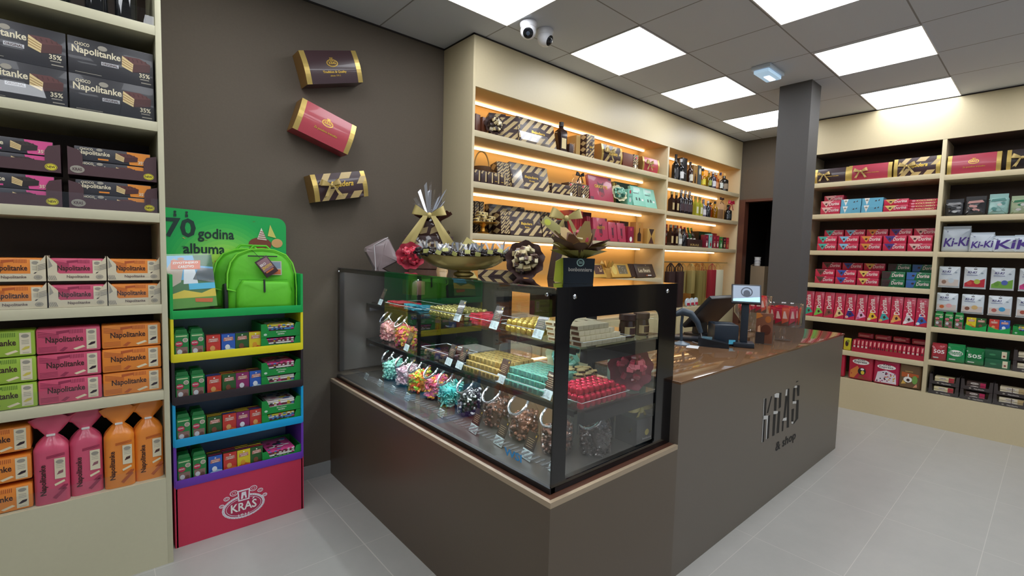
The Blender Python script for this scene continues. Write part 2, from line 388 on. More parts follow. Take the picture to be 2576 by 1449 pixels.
unitR = unit('shelving_unit', 'cream wall shelving unit with dark back full of chocolate, on the right wall', SR, -1.80, 1.6, 0.426,
    [(-1.779, -0.752, z) for z in (2.285, 1.963, 1.590, 1.25, 0.896, 0.586)] + [(-0.722, 0.70, z) for z in (2.266, 1.903, 1.588, 0.912, 0.61)], 0.046, [-0.737, 0.715], 0.305, 2.58, CREAM, INB)
for xa, xb, zs in ((-1.779, -0.752, (1.963, 1.59, 1.25)), (-0.722, 0.70, (1.903, 0.912, 0.61, 0.305))):
    for z in zs: part('acrylic_lip', unitR, MB().box(xa+0.003, xb-0.003, 0.006, 0.0085, z, z+0.05, ACRY))

# ================================================================ COUNTER + DISPLAY CASE
XB, XS, XE, YC = 1.128, 1.941, 4.375, 1.064
c = thing('counter', 'long dark brown shop counter with a cut-out shop sign, end nearest the right shelves', 'counter', (0, 0, 0))
f = MB()
f.box(XS, XE, YC, YC+0.02, 0, 0.903, CBROWN); f.box(XE-0.02, XE, YC+0.02, 1.78, 0, 0.903, CBROWN); f.box(XS, XS+0.02, YC+0.02, 1.78, 0, 0.903, CBROWN)
f.box(XS+0.02, XE-0.02, 1.2, 1.22, 0.1, 0.9, C('#3a322c', 0.6)); part('body', c, f)
TOPM = C('#6e5138', 0.07, coat=0.3)
part('worktop', c, MB().box(XS, 4.405, YC, 1.42, 0.903, 0.915, TOPM, 0.001).box(XS, 4.385, 1.42, 1.80, 0.903, 0.915, TOPM, 0.001))
sg = MB(); SB = C('#0e0c0c', 0.6); SW = C('#cfcfcc', 0.4)
F = Face(sg, (2.872, YC, 0.0), (1, 0, 0), (0, 0, 1), 1, 1, 0.0006)
DK_ = [[(0.012, 0.67), (0.05, 0.666), (0.052, 0.557), (0.015, 0.57)], [(0.113, 0.666), (0.131, 0.665), (0.086, 0.573), (0.064, 0.573)], [(0.009, 0.55), (0.047, 0.539), (0.051, 0.408), (0.017, 0.409)], [(0.084, 0.553), (0.118, 0.554), (0.12, 0.413), (0.087, 0.412)], [(0.169, 0.65), (0.206, 0.641), (0.21, 0.56), (0.174, 0.568)], [(0.238, 0.667), (0.276, 0.66), (0.281, 0.57), (0.246, 0.565)], [(0.167, 0.548), (0.207, 0.542), (0.207, 0.409), (0.172, 0.411)], [(0.238, 0.55), (0.276, 0.545), (0.279, 0.409), (0.238, 0.413)], [(0.347, 0.626), (0.384, 0.619), (0.366, 0.483), (0.335, 0.489)], [(0.371, 0.668), (0.404, 0.666), (0.444, 0.406), (0.404, 0.411)], [(0.32, 0.475), (0.348, 0.471), (0.347, 0.405), (0.322, 0.406)], [(0.472, 0.656), (0.514, 0.652), (0.514, 0.563), (0.474, 0.571)], [(0.524, 0.668), (0.59, 0.655), (0.593, 0.585), (0.556, 0.589)], [(0.47, 0.519), (0.514, 0.515), (0.517, 0.428), (0.479, 0.436)], [(0.546, 0.565), (0.591, 0.558), (0.604, 0.43), (0.554, 0.435)], [(0.554, 0.435), (0.604, 0.43), (0.531, 0.41), (0.503, 0.413)], [(0.52, 0.694), (0.561, 0.692), (0.551, 0.685), (0.514, 0.685)]]
LT_ = [[(0.012, 0.57), (0.085, 0.557), (0.086, 0.536), (0.007, 0.548)], [(0.007, 0.673), (0.014, 0.672), (0.024, 0.41), (0.015, 0.412)], [(0.162, 0.67), (0.198, 0.672), (0.239, 0.663), (0.236, 0.636), (0.169, 0.65)], [(0.164, 0.567), (0.235, 0.555), (0.235, 0.541), (0.208, 0.541), (0.167, 0.548)], [(0.346, 0.667), (0.372, 0.667), (0.37, 0.627), (0.34, 0.63)], [(0.333, 0.489), (0.391, 0.482), (0.391, 0.462), (0.32, 0.475)], [(0.497, 0.667), (0.539, 0.663), (0.539, 0.648), (0.493, 0.655)], [(0.479, 0.568), (0.545, 0.558), (0.545, 0.542), (0.478, 0.553)], [(0.479, 0.436), (0.517, 0.427), (0.514, 0.414), (0.481, 0.423)], [(0.066, 0.538), (0.086, 0.536), (0.086, 0.414), (0.074, 0.417)]]
for q_ in DK_: F.poly(q_, SB)
for q_ in LT_: F.poly(q_, SW, 1)
F.text('& shop', 0.235, 0.282, 0.345, 0.075, SB, 1)
part('sign_lettering', c, sg, 'dark cut-out letters with light edges')
b = thing('counter', 'lower dark brown counter base under the glass display case', 'counter', (0, 0, 0))
f = MB(); CB2 = C('#5e5142', 0.32, noise=0.04, scale=300)
YA2 = YA-0.003
f.box(XB, XB+0.02, YC, YA2, 0, 0.611, CB2); f.box(XB+0.02, XS, YC, YC+0.02, 0, 0.611, CB2); f.box(XB+0.02, XS, YA2-0.02, YA2, 0, 0.60, CB2)
f.box(XS-0.02, XS, YC+0.02, YA-0.02, 0, 0.6, CB2); part('body', b, f)
LIP = C('#a8957c', 0.35)
f = MB(); f.box(XB, XB+0.016, YC, YA2, 0.611, 0.631, LIP); f.box(XB+0.016, XS, YC, YC+0.016, 0.611, 0.631, LIP); f.box(XB+0.016, XS, YC+0.016, YA2, 0.611, 0.629, C('#5a3a2c', 0.3))
part('top_edge', b, f, 'light brown top edge')

# display case
X0, X1, Y0, Y1, Z0, Z1 = 1.174, 1.945, 1.107, 3.045, 0.631, 1.352
d = thing('display_case', 'black framed glass display case full of pralines on the dark counter base', 'display case', (0, 0, 0))
BF = C('#0b0c10', 0.12, coat=0.2); BFM = C('#15161a', 0.35)
f = MB()
f.box(X0, X1, Y0+0.006, Y1, Z0, Z0+0.008, BFM); f.box(X0-0.006, X0+0.02, Y0, Y1, Z0, Z0+0.02, BFM)           # base tray
f.box(X0, X0+0.03, Y1-0.03, Y1, Z0+.045, Z1-.006, BFM); f.box(X1-0.03, X1, Y1-0.03, Y1, Z0+.045, Z1-.006, BFM)
f.box(X0+.004, X0+0.03, Y0+.03, Y1-.03, Z1-0.03, Z1-0.007, BFM); f.box(X1-0.04, X1, Y0+.006, Y1-.03, Z1-0.035, Z1-0.007, BFM)
f.box(X1-0.025, X1, 1.55, 1.60, Z0+.045, Z1-.035, BFM); f.box(X1-0.025, X1, 2.22, 2.27, Z0+.045, Z1-.035, BFM); f.box(X1-0.025, X1, Y0+.006, Y0+.03, Z0+.045, Z1-.035, BFM)
part('frame', d, f, 'black metal frame')
# black printed border on the side glass with a rounded opening
f = MB(); F = Face(f, (X0, Y0, Z0), (1, 0, 0), (0, 0, 1), X1-X0, Z1-Z0, 0.0)
ox0, ox1, oz0, oz1, rr = 0.070, 0.640, 0.030, 0.610, 0.04
inner = []
for cx, cz, a0 in ((ox1-rr, oz1-rr, 0), (ox0+rr, oz1-rr, 90), (ox0+rr*.3, oz0+rr*.3, 180), (ox1-rr*.3, oz0+rr*.3, 270)):
    q = rr if a0 in (0, 90) else rr*.3
    for k in range(5): an = R(a0+k*22.5); inner.append((cx+q*math.cos(an), cz+q*math.sin(an)))
w_, h_ = X1-X0, Z1-Z0
outer = [(w_, h_)]*1
def ring_quads(F, inner, mat):
    n = len(inner); cx, cz = (ox0+ox1)/2, (oz0+oz1)/2; out = []
    for x, z in inner:
        dx, dz = x-cx, z-cz; ts = []
        if dx: ts.append(((w_-cx)/dx) if dx > 0 else (-cx/dx))
        if dz: ts.append(((h_-cz)/dz) if dz > 0 else (-cz/dz))
        tt = min(ts); out.append((cx+dx*tt, cz+dz*tt))
    for i in range(n):
        j = (i+1) % n; a, b2 = out[i], out[j]; pts = [inner[i], inner[j], b2]
        on = lambda p: [abs(p[0]) < 1e-4, abs(p[0]-w_) < 1e-4, abs(p[1]) < 1e-4, abs(p[1]-h_) < 1e-4]
        A, B = on(a), on(b2)
        if not any(x and y for x, y in zip(A, B)):
            pts.append((0.0 if (A[0] or B[0]) else w_, 0.0 if (A[2] or B[2]) else h_))
        pts.append(a)
        mb = F.mb; q = [F.P(*p) for p in pts[::-1]]; mb.face(q, mat)
        mb.face([(p[0], p[1]+0.006, p[2]) for p in q[::-1]], mat)
        mb.face([F.P(*inner[i]), F.P(*inner[j]), (F.P(*inner[j])[0], Y0+.006, F.P(*inner[j])[2]), (F.P(*inner[i])[0], Y0+.006, F.P(*inner[i])[2])], mat)
ring_quads(F, inner, BF)
for q in (((X0, Y0, Z0), (X0, Y0+.006, Z0), (X0, Y0+.006, Z1), (X0, Y0, Z1)), ((X1, Y0, Z0), (X1, Y0, Z1), (X1, Y0+.006, Z1), (X1, Y0+.006, Z0)), ((X0, Y0, Z1), (X0, Y0+.006, Z1), (X1, Y0+.006, Z1), (X1, Y0, Z1))): f.face(q, BF)
part('side_border', d, f, 'black glass border with rounded opening')
part('side_pane', d, MB().box(X0+.01, X1-.01, Y0+.0065, Y0+.0085, Z0+.045, Z1-.01, PANE), 'clear end pane')
f = MB()
f.box(X0, X0+.006, Y0+.007, 2.0, Z0+.012, Z1-.008, PANE); part('sliding_pane', d, f, 'clear front pane, right half')
f = MB(); f.box(X0-.007, X0-.001, 2.03, Y1-.005, Z0+.012, Z1-.008, PANE); part('sliding_pane', d, f, 'clear front pane, left half')
part('glass_top', d, MB().box(X0-.004, X1, Y0+.001, Y1, Z1-.006, Z1, glass('smoky_top_glass', (0.80, 0.83, 0.84), 3.2, 1.5)), 'dark reflective glass top')
CH = C('#d5d8dc', 0.12, 1.0)
f = MB()
for x, z in ((1.262, 1.318), (1.864, 1.320)):
    part('screw_cap', d, MB().lathe([(1e-5, -0.006), (0.006, -0.005), (0.009, -0.001), (0.009, 0.0)], CH, 14, Matrix.Translation((x, Y0, z)) @ Matrix.Rotation(R(-90), 4, 'X')), 'chrome screw cap')
for y, z in ((2.02, 1.325), (3.01, 1.325), (1.15, 1.325)):
    part('screw_cap', d, MB().lathe([(1e-5, -0.006), (0.005, -0.005), (0.007, 0.0)], CH, 12, Matrix.Translation((X0-.007, y, z)) @ Matrix.Rotation(R(90), 4, 'Y')), 'chrome screw cap')
BRK = C('#3b2a20', 0.3)
for y in (2.10, 1.15): part('hinge_block', d, MB().box(X0+.006, X0+.08, y, y+.10, 1.245, 1.335, BRK, 0.003))
part('rear_panel', d, MB().box(X1-.006, X1-.002, 2.27, Y1-.03, Z0+.045, Z1-.035, C('#4c4845', 0.25)).box(X0+.03, X1-.006, Y1-.012, Y1-.006, Z0+.045, Z1-.035, C('#4c4845', 0.25)))
f = MB()
f.box(X1-.012, X1-.008, Y0+.03, 2.27, Z0+.045, Z1-.035, PANE); part('rear_door', d, f)
SHX = 1.335
for z in (1.120, 0.885): part('glass_shelf', d, MB().box(SHX, X1-.03, Y0+.02, Y1-.06, z-.006, z, GEDGE), 'glass shelf')
for z in (1.120, 0.885):
    for ya, yb, hh in ((Y0+.012, Y0+.045, .055), (2.03, 2.06, .04), (Y1-.08, Y1-.03, .055)): part('shelf_bracket', d, MB().box(SHX+.02, X1-.04, ya, yb, z-hh, z-.0065, BFM), 'black shelf bracket')
part('deck', d, MB().box(X0+.02, X1-.01, Y0+.02, Y1-.03, Z0+.008, Z0+.014, C('#3f3c38', 0.3)), 'dark grey floor of the case')
vn = MB()
for k in range(60): vn.box(X0+.045, X0+.095, Y0+.06+k*.03, Y0+.072+k*.03, Z0+.0552, Z0+.0565, C('#1a1a1c', 0.5))
part('air_grille', d, vn)
LC = C('#ffffff', 0.4, emit=46.0); LC.node_tree.nodes['Principled BSDF'].inputs['Emission Color'].default_value = (0.85, 0.95, 1.0, 1)
part('light_housing', d, MB().box(X0+.0305, X0+.05, Y0+.06, Y1-.06, Z1-.020, Z1-.0065, BFM).box(X0+.0305, X0+.0315, Y0+.06, Y1-.06, Z1-.030, Z1-.020, BFM), 'black lamp housing'); part('light_strip', d, MB().box(X0+.032, X0+.048, Y0+.065, Y1-.065, Z1-.0225, Z1-.0202, LC), 'cool white light strip')
for z in (1.12, .885): part('light_housing', d, MB().box(SHX+.001, SHX+.022, Y0+.05, Y1-.08, z-.018, z-.0066, BFM).box(SHX+.001, SHX+.0025, Y0+.05, Y1-.08, z-.027, z-.018, BFM), 'black lamp housing'); part('light_strip', d, MB().box(SHX+.004, SHX+.020, Y0+.06, Y1-.09, z-.0205, z-.0182, LC), 'cool white light strip')
f = MB(); f.box(X0+.012, X0+.014, 1.2, 1.3, Z0+.06, Z0+.085, ACRY); F = Face(f, (X0-.0005, 1.36, Z0+.058), (0, -1, 0), (0, 0, 1), .2, .1)
F.text('WSI', 0, 0, 0.10, 0.03, C('#2a93d6', 0.4), 1); part('maker_badge', d, f, 'blue lettering on the glass')
# ================================================================ PACK PRINTS
INK = C('#3b1f1a', 0.5); CRM = C('#ddd3b4', 0.5); GREYP = C('#9a9486', 0.5); BLACKP = C('#2b2a2e', 0.35, coat=0.2)
GOLD = C('#c2a565', 0.35, 0.25); WHT = C('#e9e7e2', 0.45); DKB = C('#35201f', 0.42, coat=0.15); STR = C('#c0a878', 0.42)
GOLDF = C('#d8b24a', 0.28, 0.55); SILV = C('#b9b9bb', 0.35, 0.3)
def crest(F, x, y, w, fg, bg, k=1, txt='KRAS', word=True, wfg=None):
    h = w*0.62
    F.disc(x, y, w/2, h/2, fg, k, 24); F.disc(x, y, w*0.44, h*0.42, bg, k+1, 24); F.ring(x, y, w*0.41, h*0.38, w*0.012, fg, k+2, 24)
    F.poly([(x-w*.13, y+h*.25), (x+w*.13, y+h*.25), (x+w*.15, y+h*.72), (x-w*.15, y+h*.72)], fg, k+3)
    F.poly([(x-w*.10, y+h*.31), (x+w*.10, y+h*.31), (x+w*.115, y+h*.66), (x-w*.115, y+h*.66)], bg, k+4)
    F.poly([(x-w*.07, y+h*.34), (x-w*.02, y+h*.34), (x-w*.01, y+h*.46), (x+w*.02, y+h*.46), (x+w*.03, y+h*.34), (x+w*.07, y+h*.34), (x+w*.05, y+h*.62), (x-w*.05, y+h*.62)], fg, k+5)
    if word:
        F.text(txt, x-w*.30, y-h*.17, w*.60, h*.36, wfg or fg, k+5); F.poly([(x+w*.19, y+h*.22), (x+w*.23, y+h*.22), (x+w*.26, y+h*.29), (x+w*.22, y+h*.29)], fg, k+5)
def wafer(F, x, y, w, h, k=1, dark=False):
    a = C('#4b2623', 0.4) if not dark else C('#2a211f', 0.4); b = C('#5e3431', 0.4) if not dark else C('#3a2f2b', 0.4); c = C('#d9c28c', 0.5); d = C('#a37d4c', 0.5)
    F.poly([(x, y+h*.25), (x+w*.36, y), (x+w*.40, y+h*.55), (x+w*.02, y+h*.95)], c, k)
    for i in range(3): F.poly([(x, y+h*(.40+.17*i)), (x+w*.37, y+h*(.13+.15*i)), (x+w*.37, y+h*(.17+.15*i)), (x, y+h*(.45+.17*i))], d, k+1)
    F.poly([(x+w*.36, y), (x+w*.97, y+h*.2), (x+w, y+h*.7), (x+w*.40, y+h*.55)], a, k)
    F.poly([(x+w*.02, y+h*.95), (x+w*.40, y+h*.55), (x+w, y+h*.7), (x+w*.62, y+h)], b, k)
    for i in range(5): F.poly([(x+w*(.2+.15*i), y+h*.88), (x+w*(.24+.15*i), y+h*.70), (x+w*(.28+.15*i), y+h*.72), (x+w*(.24+.15*i), y+h*.90)], a, k+2)
def nap_print(F, base, dark, tw=1.0, bean='#2a1420'):
    w, h = F.w, F.h; D = C(dark, 0.45)
    for i in range(4): F.poly([(w*.02, h*(.92-.07*i)), (w*.34, h*(.76-.06*i)), (w*.34, h*(.79-.06*i)), (w*.02, h*(.95-.07*i))], D)
    F.poly([(w*.30, h*.80), (w*.5, h*.86), (w*.5, h*.97), (w*.30, h*.93)], D)
    for i in range(9): F.rect(w*(.50+.026*i), h*.80, w*(.513+.026*i), h*.98, D)
    for i in range(4): F.rect(w*.02, h*(.06+.06*i), w*.30, h*(.08+.06*i), D)
    F.poly([(w*.33, h*.06), (w*.42, h*.22), (w*.48, h*.18), (w*.40, h*.02)], D); F.poly([(w*.56, h*.12), (w*.72, h*.24), (w*.76, h*.17), (w*.60, h*.05)], C('#e6d8b4', 0.5))
    F.text('Napolitanke', w*.13, h*.36, w*.60, h*.34, INK); F.rect(w*.78, h*.05, w*.95, h*.96, CRM, 1)
    F.disc(w*.865, h*.82, w*.06, h*.08, GREYP, 2)
    for i in range(3): F.rect(w*.81, h*(.62-.07*i), w*.92, h*(.64-.07*i), GREYP, 2)
    F.poly([(w*.80, h*.24), (w*.86, h*.36), (w*.93, h*.38), (w*.92, h*.28), (w*.84, h*.22)], C(bean, 0.4), 2); F.rect(w*.82, h*.10, w*.92, h*.12, GREYP, 2)
def pillow(mb, w, d, h, mat, y=0.0, z=0.0):
    """soft flow pack: slightly bulged box with crimped ends"""
    mb.box(0, w, y, y+d, z, z+h, mat, h*0.16)
# ---------------------------------------------------------------- left shelving unit
# black wine bottles on the top shelf
def bottle_mb(h, r, glassm, capm, labm=None, sq=False, neck=0.28, n=18):
    m = MB(); nr = r*0.36; sh = h*(1-neck-0.14)
    m.lathe([(r*.9, 0), (r, 0.004), (r, sh), (r*.92, sh+h*.05), (nr*1.2, sh+h*.13), (nr, sh+h*.16), (nr, h*.985)], glassm, 4 if sq else n, Matrix.Rotation(R(45), 4, 'Z') if sq else None)
    return m
def bottle(name, h, r, body, cap, lab, cat='bottle', sq=False, neck=.28, emblem=None):
    t = thing(name, 'x', cat)
    part('glass', t, bottle_mb(h, r, body, cap, None, sq, neck)); nr = r*.36
    part('cap', t, MB().lathe([(nr*1.12, h*.86), (nr*1.15, h), (nr*.9, h+.002)], cap, 14))
    if lab:
        m = MB(); q = r+.0006
        if sq: m.box(-r*.5, r*.5, -r*.709-.001, -r*.709, h*.12, h*.46, lab)
        else: m.grid(lambda u, v: (q*math.cos(R(-150+120*u)), q*math.sin(R(-150+120*u)), h*(.12+.30*v)), 10, 1, lab)
        part('label', t, m)
    return Proto(t)
DG = C('#0d0f12', 0.06, coat=0.5)
p = bottle('wine_bottle', 0.32, 0.038, DG, C('#16161a', 0.3), None)
for i, x in enumerate((-0.32, -0.20, -0.085, 0.03, 0.125)):
    SL.put(p, x, 0.09, 2.391, 'glossy black bottle on the very top left shelf, %s' % nth(i, 5), 'dark bottles on the top left shelf')
# black wafer cartons
t = thing('wafer_box', 'x', 'wafer box'); m = MB(); m.box(0, 0.271, 0, 0.15, 0, 0.1435, BLACKP, .0015); part('carton', t, m)
m = MB(); F = m.front(0, .271, 0, .1435, 0)
F.text('CHOCO', .02, .112, .045, .013, CRM); F.text('Napolitanke', .012, .075, .15, .035, CRM); F.disc(.105, .118, .015, .010, GREYP, 1); F.rect(.10, .052, .155, .066, SILV, 1); F.text('ORIGINAL', .103, .054, .049, .010, INK, 2)
wafer(F, .165, .05, .096, .062); F.text('35%', .222, .035, .036, .018, CRM); F.rect(.225, .026, .255, .030, GREYP, 1); F.rect(.228, .012, .262, .016, GREYP, 1); F.rect(.02, .008, .10, .010, GREYP, 1)
part('front_print', t, m); p = Proto(t)
for j in range(2):
    for i, x in enumerate((-.612, -.337, -.061)):
        if i: SL.put(p, x, .028+.004*j, 1.991+j*.1445, 'black chocolate wafer carton with wafer picture, %s stack, %s row' % (('left', 'right')[i-1], ('lower', 'upper')[j]), 'black wafer cartons')
# brown display trays holding packs
def choc_tray(c, lab):
    t = thing('display_tray', 'x', 'display tray'); TB = C('#4a2f33', 0.5); w, h = .285, .125
    m = MB(); m.box(0, w, 0, .003, 0, .042, TB); m.box(0, w, .003, .16, 0, .003, TB); m.box(0, .003, .003, .16, .003, .11, TB); m.box(w-.003, w, .003, .16, .003, .11, TB)
    m.prism([(0, .042), (.045, .042), (.045, .08), (.035, .10), (0, .11)], 0, .003, TB); m.prism([(w-.045, .042), (w, .042), (w, .11), (w-.035, .10), (w-.045, .08)], 0, .003, TB)
    part('carton', t, m)
    m = MB(); F = m.front(0, w, 0, .12, 0); F.disc(.028, .022, .022, .015, GREYP, 1); F.text('KRAS', .014, .016, .028, .012, TB, 2); F.disc(w-.028, .02, .018, .014, C('#e4d935', 0.4), 1); F.ring(w-.028, .02, .0165, .0125, .0015, INK, 2); F.text('NEW', w-.04, .015, .024, .010, INK, 2)
    part('front_print', t, m); return Proto(t)
trp = choc_tray('x', 'x')
def choc_pack(c, dark=True):
    t = thing('wafer_pack', 'x', 'wafer pack'); w, h = .245, .056
    m = MB(); m.box(0, w, 0, .12, 0, h, C('#35343a', 0.35), .004); part('wrapper', t, m)
    m = MB(); F = m.front(0.002, w-.002, 0.002, h-.002, 0); F.poly([(w*.70, 0), (w, 0), (w, h), (w*.66, h)], C(c, 0.4)); F.text('CHOCO', .015, .040, .04, .009, CRM); F.text('Napolitanke', .008, .018, .10, .022, CRM); F.text('35%', .20, .006, .026, .013, CRM, 3)
    F.disc(.075, .046, .010, .006, GREYP, 1); F.rect(.07, .006, .103, .012, C(c, 0.4), 1); wafer(F, .125, .008, .075, .036, 2, c == '#d8508e'); part('front_print', t, m); return Proto(t)
pp = {'pink': choc_pack('#d8508e'), 'orange': choc_pack('#e08a2c')}
for i, (x, c) in enumerate(((-.378, 'pink'), (-.073, 'orange'))):
    for j in range(2):
        lv = ('lower', 'upper')[j]; z = 1.600+j*.134
        SL.put(trp, x, .022, z, 'dark brown tray of %s-ended wafer packs, %s one of the stack' % (c, lv), 'brown display trays')
        for k in range(2):
            SL.put(pp[c], x+.02, .027, z+.0035+k*.0575, 'black wafer pack with %s end, %s pack in the %s brown tray' % (c, ('lower', 'upper')[k], lv), 'chocolate wafer packs in brown trays')
# cream display trays with one pack row
def nap_pack(name, base, dark, w, h, d=.1, bean='#2a1420'):
    t = thing(name, 'x', 'wafer pack'); m = MB(); m.box(0, w, 0, d, 0, h, C(base, 0.38, coat=0.15), h*.08); part('wrapper', t, m)
    m = MB(); nap_print(m.front(h*.03, w-h*.03, h*.04, h*.96, 0), base, dark, bean=bean); part('front_print', t, m); return Proto(t)
ORG, PNK, GRN = ('#e88a30', '#b95a28'), ('#d0526f', '#98304f'), ('#98b93a', '#62852a')
t = thing('display_tray', 'x', 'display tray'); TC = C('#d6cbae', 0.55); w, h = .177, .105; m = MB()
m.prism([(0, 0), (w, 0), (w, .1), (w-.018, .075), (w-.024, .068), (w-.024, .036), (w-.03, .03), (.034, .03), (.028, .036), (.028, .068), (.02, .078), (0, .1)], 0, .002, TC)
m.box(0, .002, .002, .13, 0, .1, TC); m.box(w-.002, w, .002, .13, 0, .1, TC); m.box(.002, w-.002, .002, .13, 0, .002, TC); part('carton', t, m)
m = MB(); F = m.front(0, w, 0, .1, 0); F.text('Napolitanke', .055, .009, .068, .014, C('#6d5a55', 0.5)); F.disc(w-.022, .016, .012, .009, GREYP, 1); F.ring(w-.022, .016, .009, .007, .001, TC, 2)
for i in range(5): F.poly([(.004+.005*i, .004), (.007+.005*i, .004), (.001+.005*i, .022), (-.002+.005*i, .022)], GREYP, 1); 
for i in range(4): F.poly([(w-.022, .042+.006*i), (w, .050+.006*i), (w, .053+.006*i), (w-.022, .045+.006*i)], GREYP, 1)
F.poly([(.003, .05), (.015, .06), (.004, .09)], GREYP, 1)
part('front_print', t, m)
flap = MB(); flap.add([(0, 0, .1), (0, .06, .1), (-.03, .06, .112), (-.03, 0, .112)], [(0, 1, 2, 3)], TC, Matrix.Translation((0, 0.002, 0)) @ Matrix.Rotation(0, 4, 'X'))
crt = Proto(t); np_s = {'orange': nap_pack('wafer_pack', *ORG, .168, .088), 'pink': nap_pack('wafer_pack', *PNK, .168, .088)}
for i, (x, c) in enumerate(((-.325, 'orange'), (-.143, 'pink'), (.038, 'orange'))):
    for j in range(2):
        z = 1.200+j*.1065; wh = '%s column, %s tray' % (('left', 'middle', 'right')[i], ('lower', 'upper')[j])
        SL.put(crt, x, .022, z, 'cream cardboard wafer tray on the fourth left shelf, %s' % wh, 'cream cardboard trays')
        SL.put(np_s[c], x+.0045, .026, z+.0025, '%s wafer pack in a cream tray, %s' % (c, wh.replace(' tray', ' one')), 'wafer packs in cream trays')
# big packs three high
pk = {'green': nap_pack('wafer_pack', *GRN, .192, .099, bean='#cdbf55'), 'pink': nap_pack('wafer_pack', *PNK, .192, .099), 'orange': nap_pack('wafer_pack', *ORG, .202, .099)}
for i, (x, c) in enumerate(((-.377, 'green'), (-.183, 'pink'), (.0115, 'orange'))):
    for j in range(3):
        SL.put(pk[c], x+random.uniform(-.001, .001), .020+random.uniform(0, .005), .811+j*.1025, '%s wafer pack in the stack of three, %s one' % (c, ('bottom', 'middle', 'top')[j]), 'large wafer packs in stacks of three')
for j in range(3):
    SL.put(pk['orange'], -.412, .022+.004*j, .407+j*.116, 'orange wafer pack beside the tied pink bags, %s of the stack' % ('bottom', 'middle', 'top')[j], 'orange packs on the bottom left shelf')
# tied bags
def tied_bag(base, dark, bean):
    t = thing('wafer_bag', 'x', 'wafer bag'); B = C(base, 0.3, coat=0.2); w, d, hb, hn = .104, .085, .225, .275; m = MB()
    def sh(u, v):
        a = 2*math.pi*u; cx, cy = math.cos(a), math.sin(a)
        sq = 1/max(abs(cx), abs(cy)); sqv = min(sq, 1.22)
        z = v*(hn+.078)
        if z < hb: k = 1.0; q = sqv
        elif z < hn: s = (z-hb)/(hn-hb); k = 1-.70*s**1.5; q = sqv*(1-s)+1*s + .10*math.sin(9*a)*s
        else: s = (z-hn)/.078; k = .30+.80*s**.8; q = 1+.14*math.sin(5*a+1)*s
        return (w/2+w/2*cx*q*k*(1 if z < hn else 1.25), d/2+d/2*cy*q*k*(1 if z < hn else .45), z + (0.012*math.sin(3*a) if z > hn+.03 else 0))
    m.grid(sh, 36, 22, B); m.face([(0.006, 0.006, .001), (w-.006, .006, .001), (w-.006, d-.006, .001), (.006, d-.006, .001)], B); part('wrapper', t, m)
    m = MB(); F = Face(m, (.004, -.0015, .004), (1, 0, 0), (0, 0, 1), w-.008, hb+.01); D = C(dark, 0.4)
    F.text('Napolitanke', .038, .035, .125, .024, INK, 1, R(90)); F.rect(.058, .095, .09, .18, CRM, 1); F.disc(.074, .165, .012, .008, GREYP, 2); F.poly([(.064, .112), (.07, .126), (.084, .13), (.083, .118)], C(bean, 0.4), 2)
    for i in range(3): F.rect(.063, .14+.007*i, .085, .1415+.007*i, GREYP, 2)
    F.poly([(.056, .075), (.086, .088), (.088, .08), (.058, .066)], C('#e6d8b4', .5), 1); F.poly([(.05, .02), (.085, .055), (.094, .05), (.06, .012)], D, 1)
    for i in range(4): F.poly([(.066+.005*i, .05), (.086+.004*i, .068), (.088+.004*i, .066), (.069+.005*i, .047)], D, 1)
    for i in range(3): F.poly([(.035, .183+.004*i), (.09, .190+.004*i), (.09, .192+.004*i), (.035, .185+.004*i)], D, 1)
    part('front_print', t, m)
    part('tie', t, MB().box(w/2-.013, w/2+.013, d/2-.02, d/2-.012, hn-.004, hn+.004, WHT, .001).tube([(w/2+.0115*math.cos(a*.7854), d/2+.010*math.sin(a*.7854), hn) for a in range(8)], .0022, WHT, 6, True)); return Proto(t)
tb = {'pink': tied_bag(*PNK, '#8d5a62'), 'orange': tied_bag(*ORG, '#4a2a24')}
for i, (x, c, dy) in enumerate(((-.207, 'pink', 0), (-.1, 'pink', .012), (.006, 'orange', .004), (.111, 'orange', .014))):
    SL.put(tb[c], x, .014+dy, .4065, '%s tied wafer bag on the bottom left shelf, %s of its pair' % (c, ('left', 'right')[i % 2]), 'tied wafer bags', rz=R((-3, 2, -2, 3)[i]))

# ================================================================ GREEN DISPLAY STAND
gs = thing('display_stand', 'cardboard display stand with green, yellow, black, blue, purple and pink tiers', 'display stand', SG.at(0, 0, 0), 0)
x0, x1, D = .257, .852, .30
cols = [('#2a2026', .705, .91), ('#14a0d8', .50, .705), ('#6a36a8', .30, .50), ('#c4304f', 0, .30)]
GCOL = C('#10a850', 0.45); YCOL = C('#e6da20', 0.45)
allc = [(GCOL, 1.115, 1.325), (YCOL, .91, 1.115)] + [(C(c, .45), a, b) for c, a, b in cols]
for mt, a, b in allc:
    part('side_panel', gs, MB().box(x0, x0+.012, 0, D, a, b, mt)); part('side_panel', gs, MB().box(x1-.012, x1, 0, D, a, b, mt))
for (mt, a, b), zt in zip(allc[:5], (1.155, .948, .742, .536, .333)):
    a = zt-.040; part('tier', gs, MB().box(x0+.006, x1-.006, -.002, .001, a, zt, mt, .0008).box(x0+.012, x1-.012, .001, D, a, a+.006, mt))
m = MB(); KP = allc[5][0]; m.box(x0+.006, x1-.006, 0.0, .004, 0, .296, KP); part('kick_panel', gs, m)
m = MB(); F = m.front(x0, x1, 0, .3, 0); LG = C('#e6dfe6', .4); crest(F, .295, .115, .20, LG, C('#b02850', .45), wfg=WHT); F.text('1911', .268, .066, .05, .012, WHT, 7)
for sx in (-1, 1):
    for (dx, dy, rr) in ((.045, .082, .019), (.078, .062, .014), (.100, .030, .012)): F.ring(.295+sx*dx, .115+dy, rr, rr*.8, .0035, LG, 2, 14); F.ring(.295+sx*dx, .115+dy, rr*.5, rr*.4, .002, LG, 2, 10)
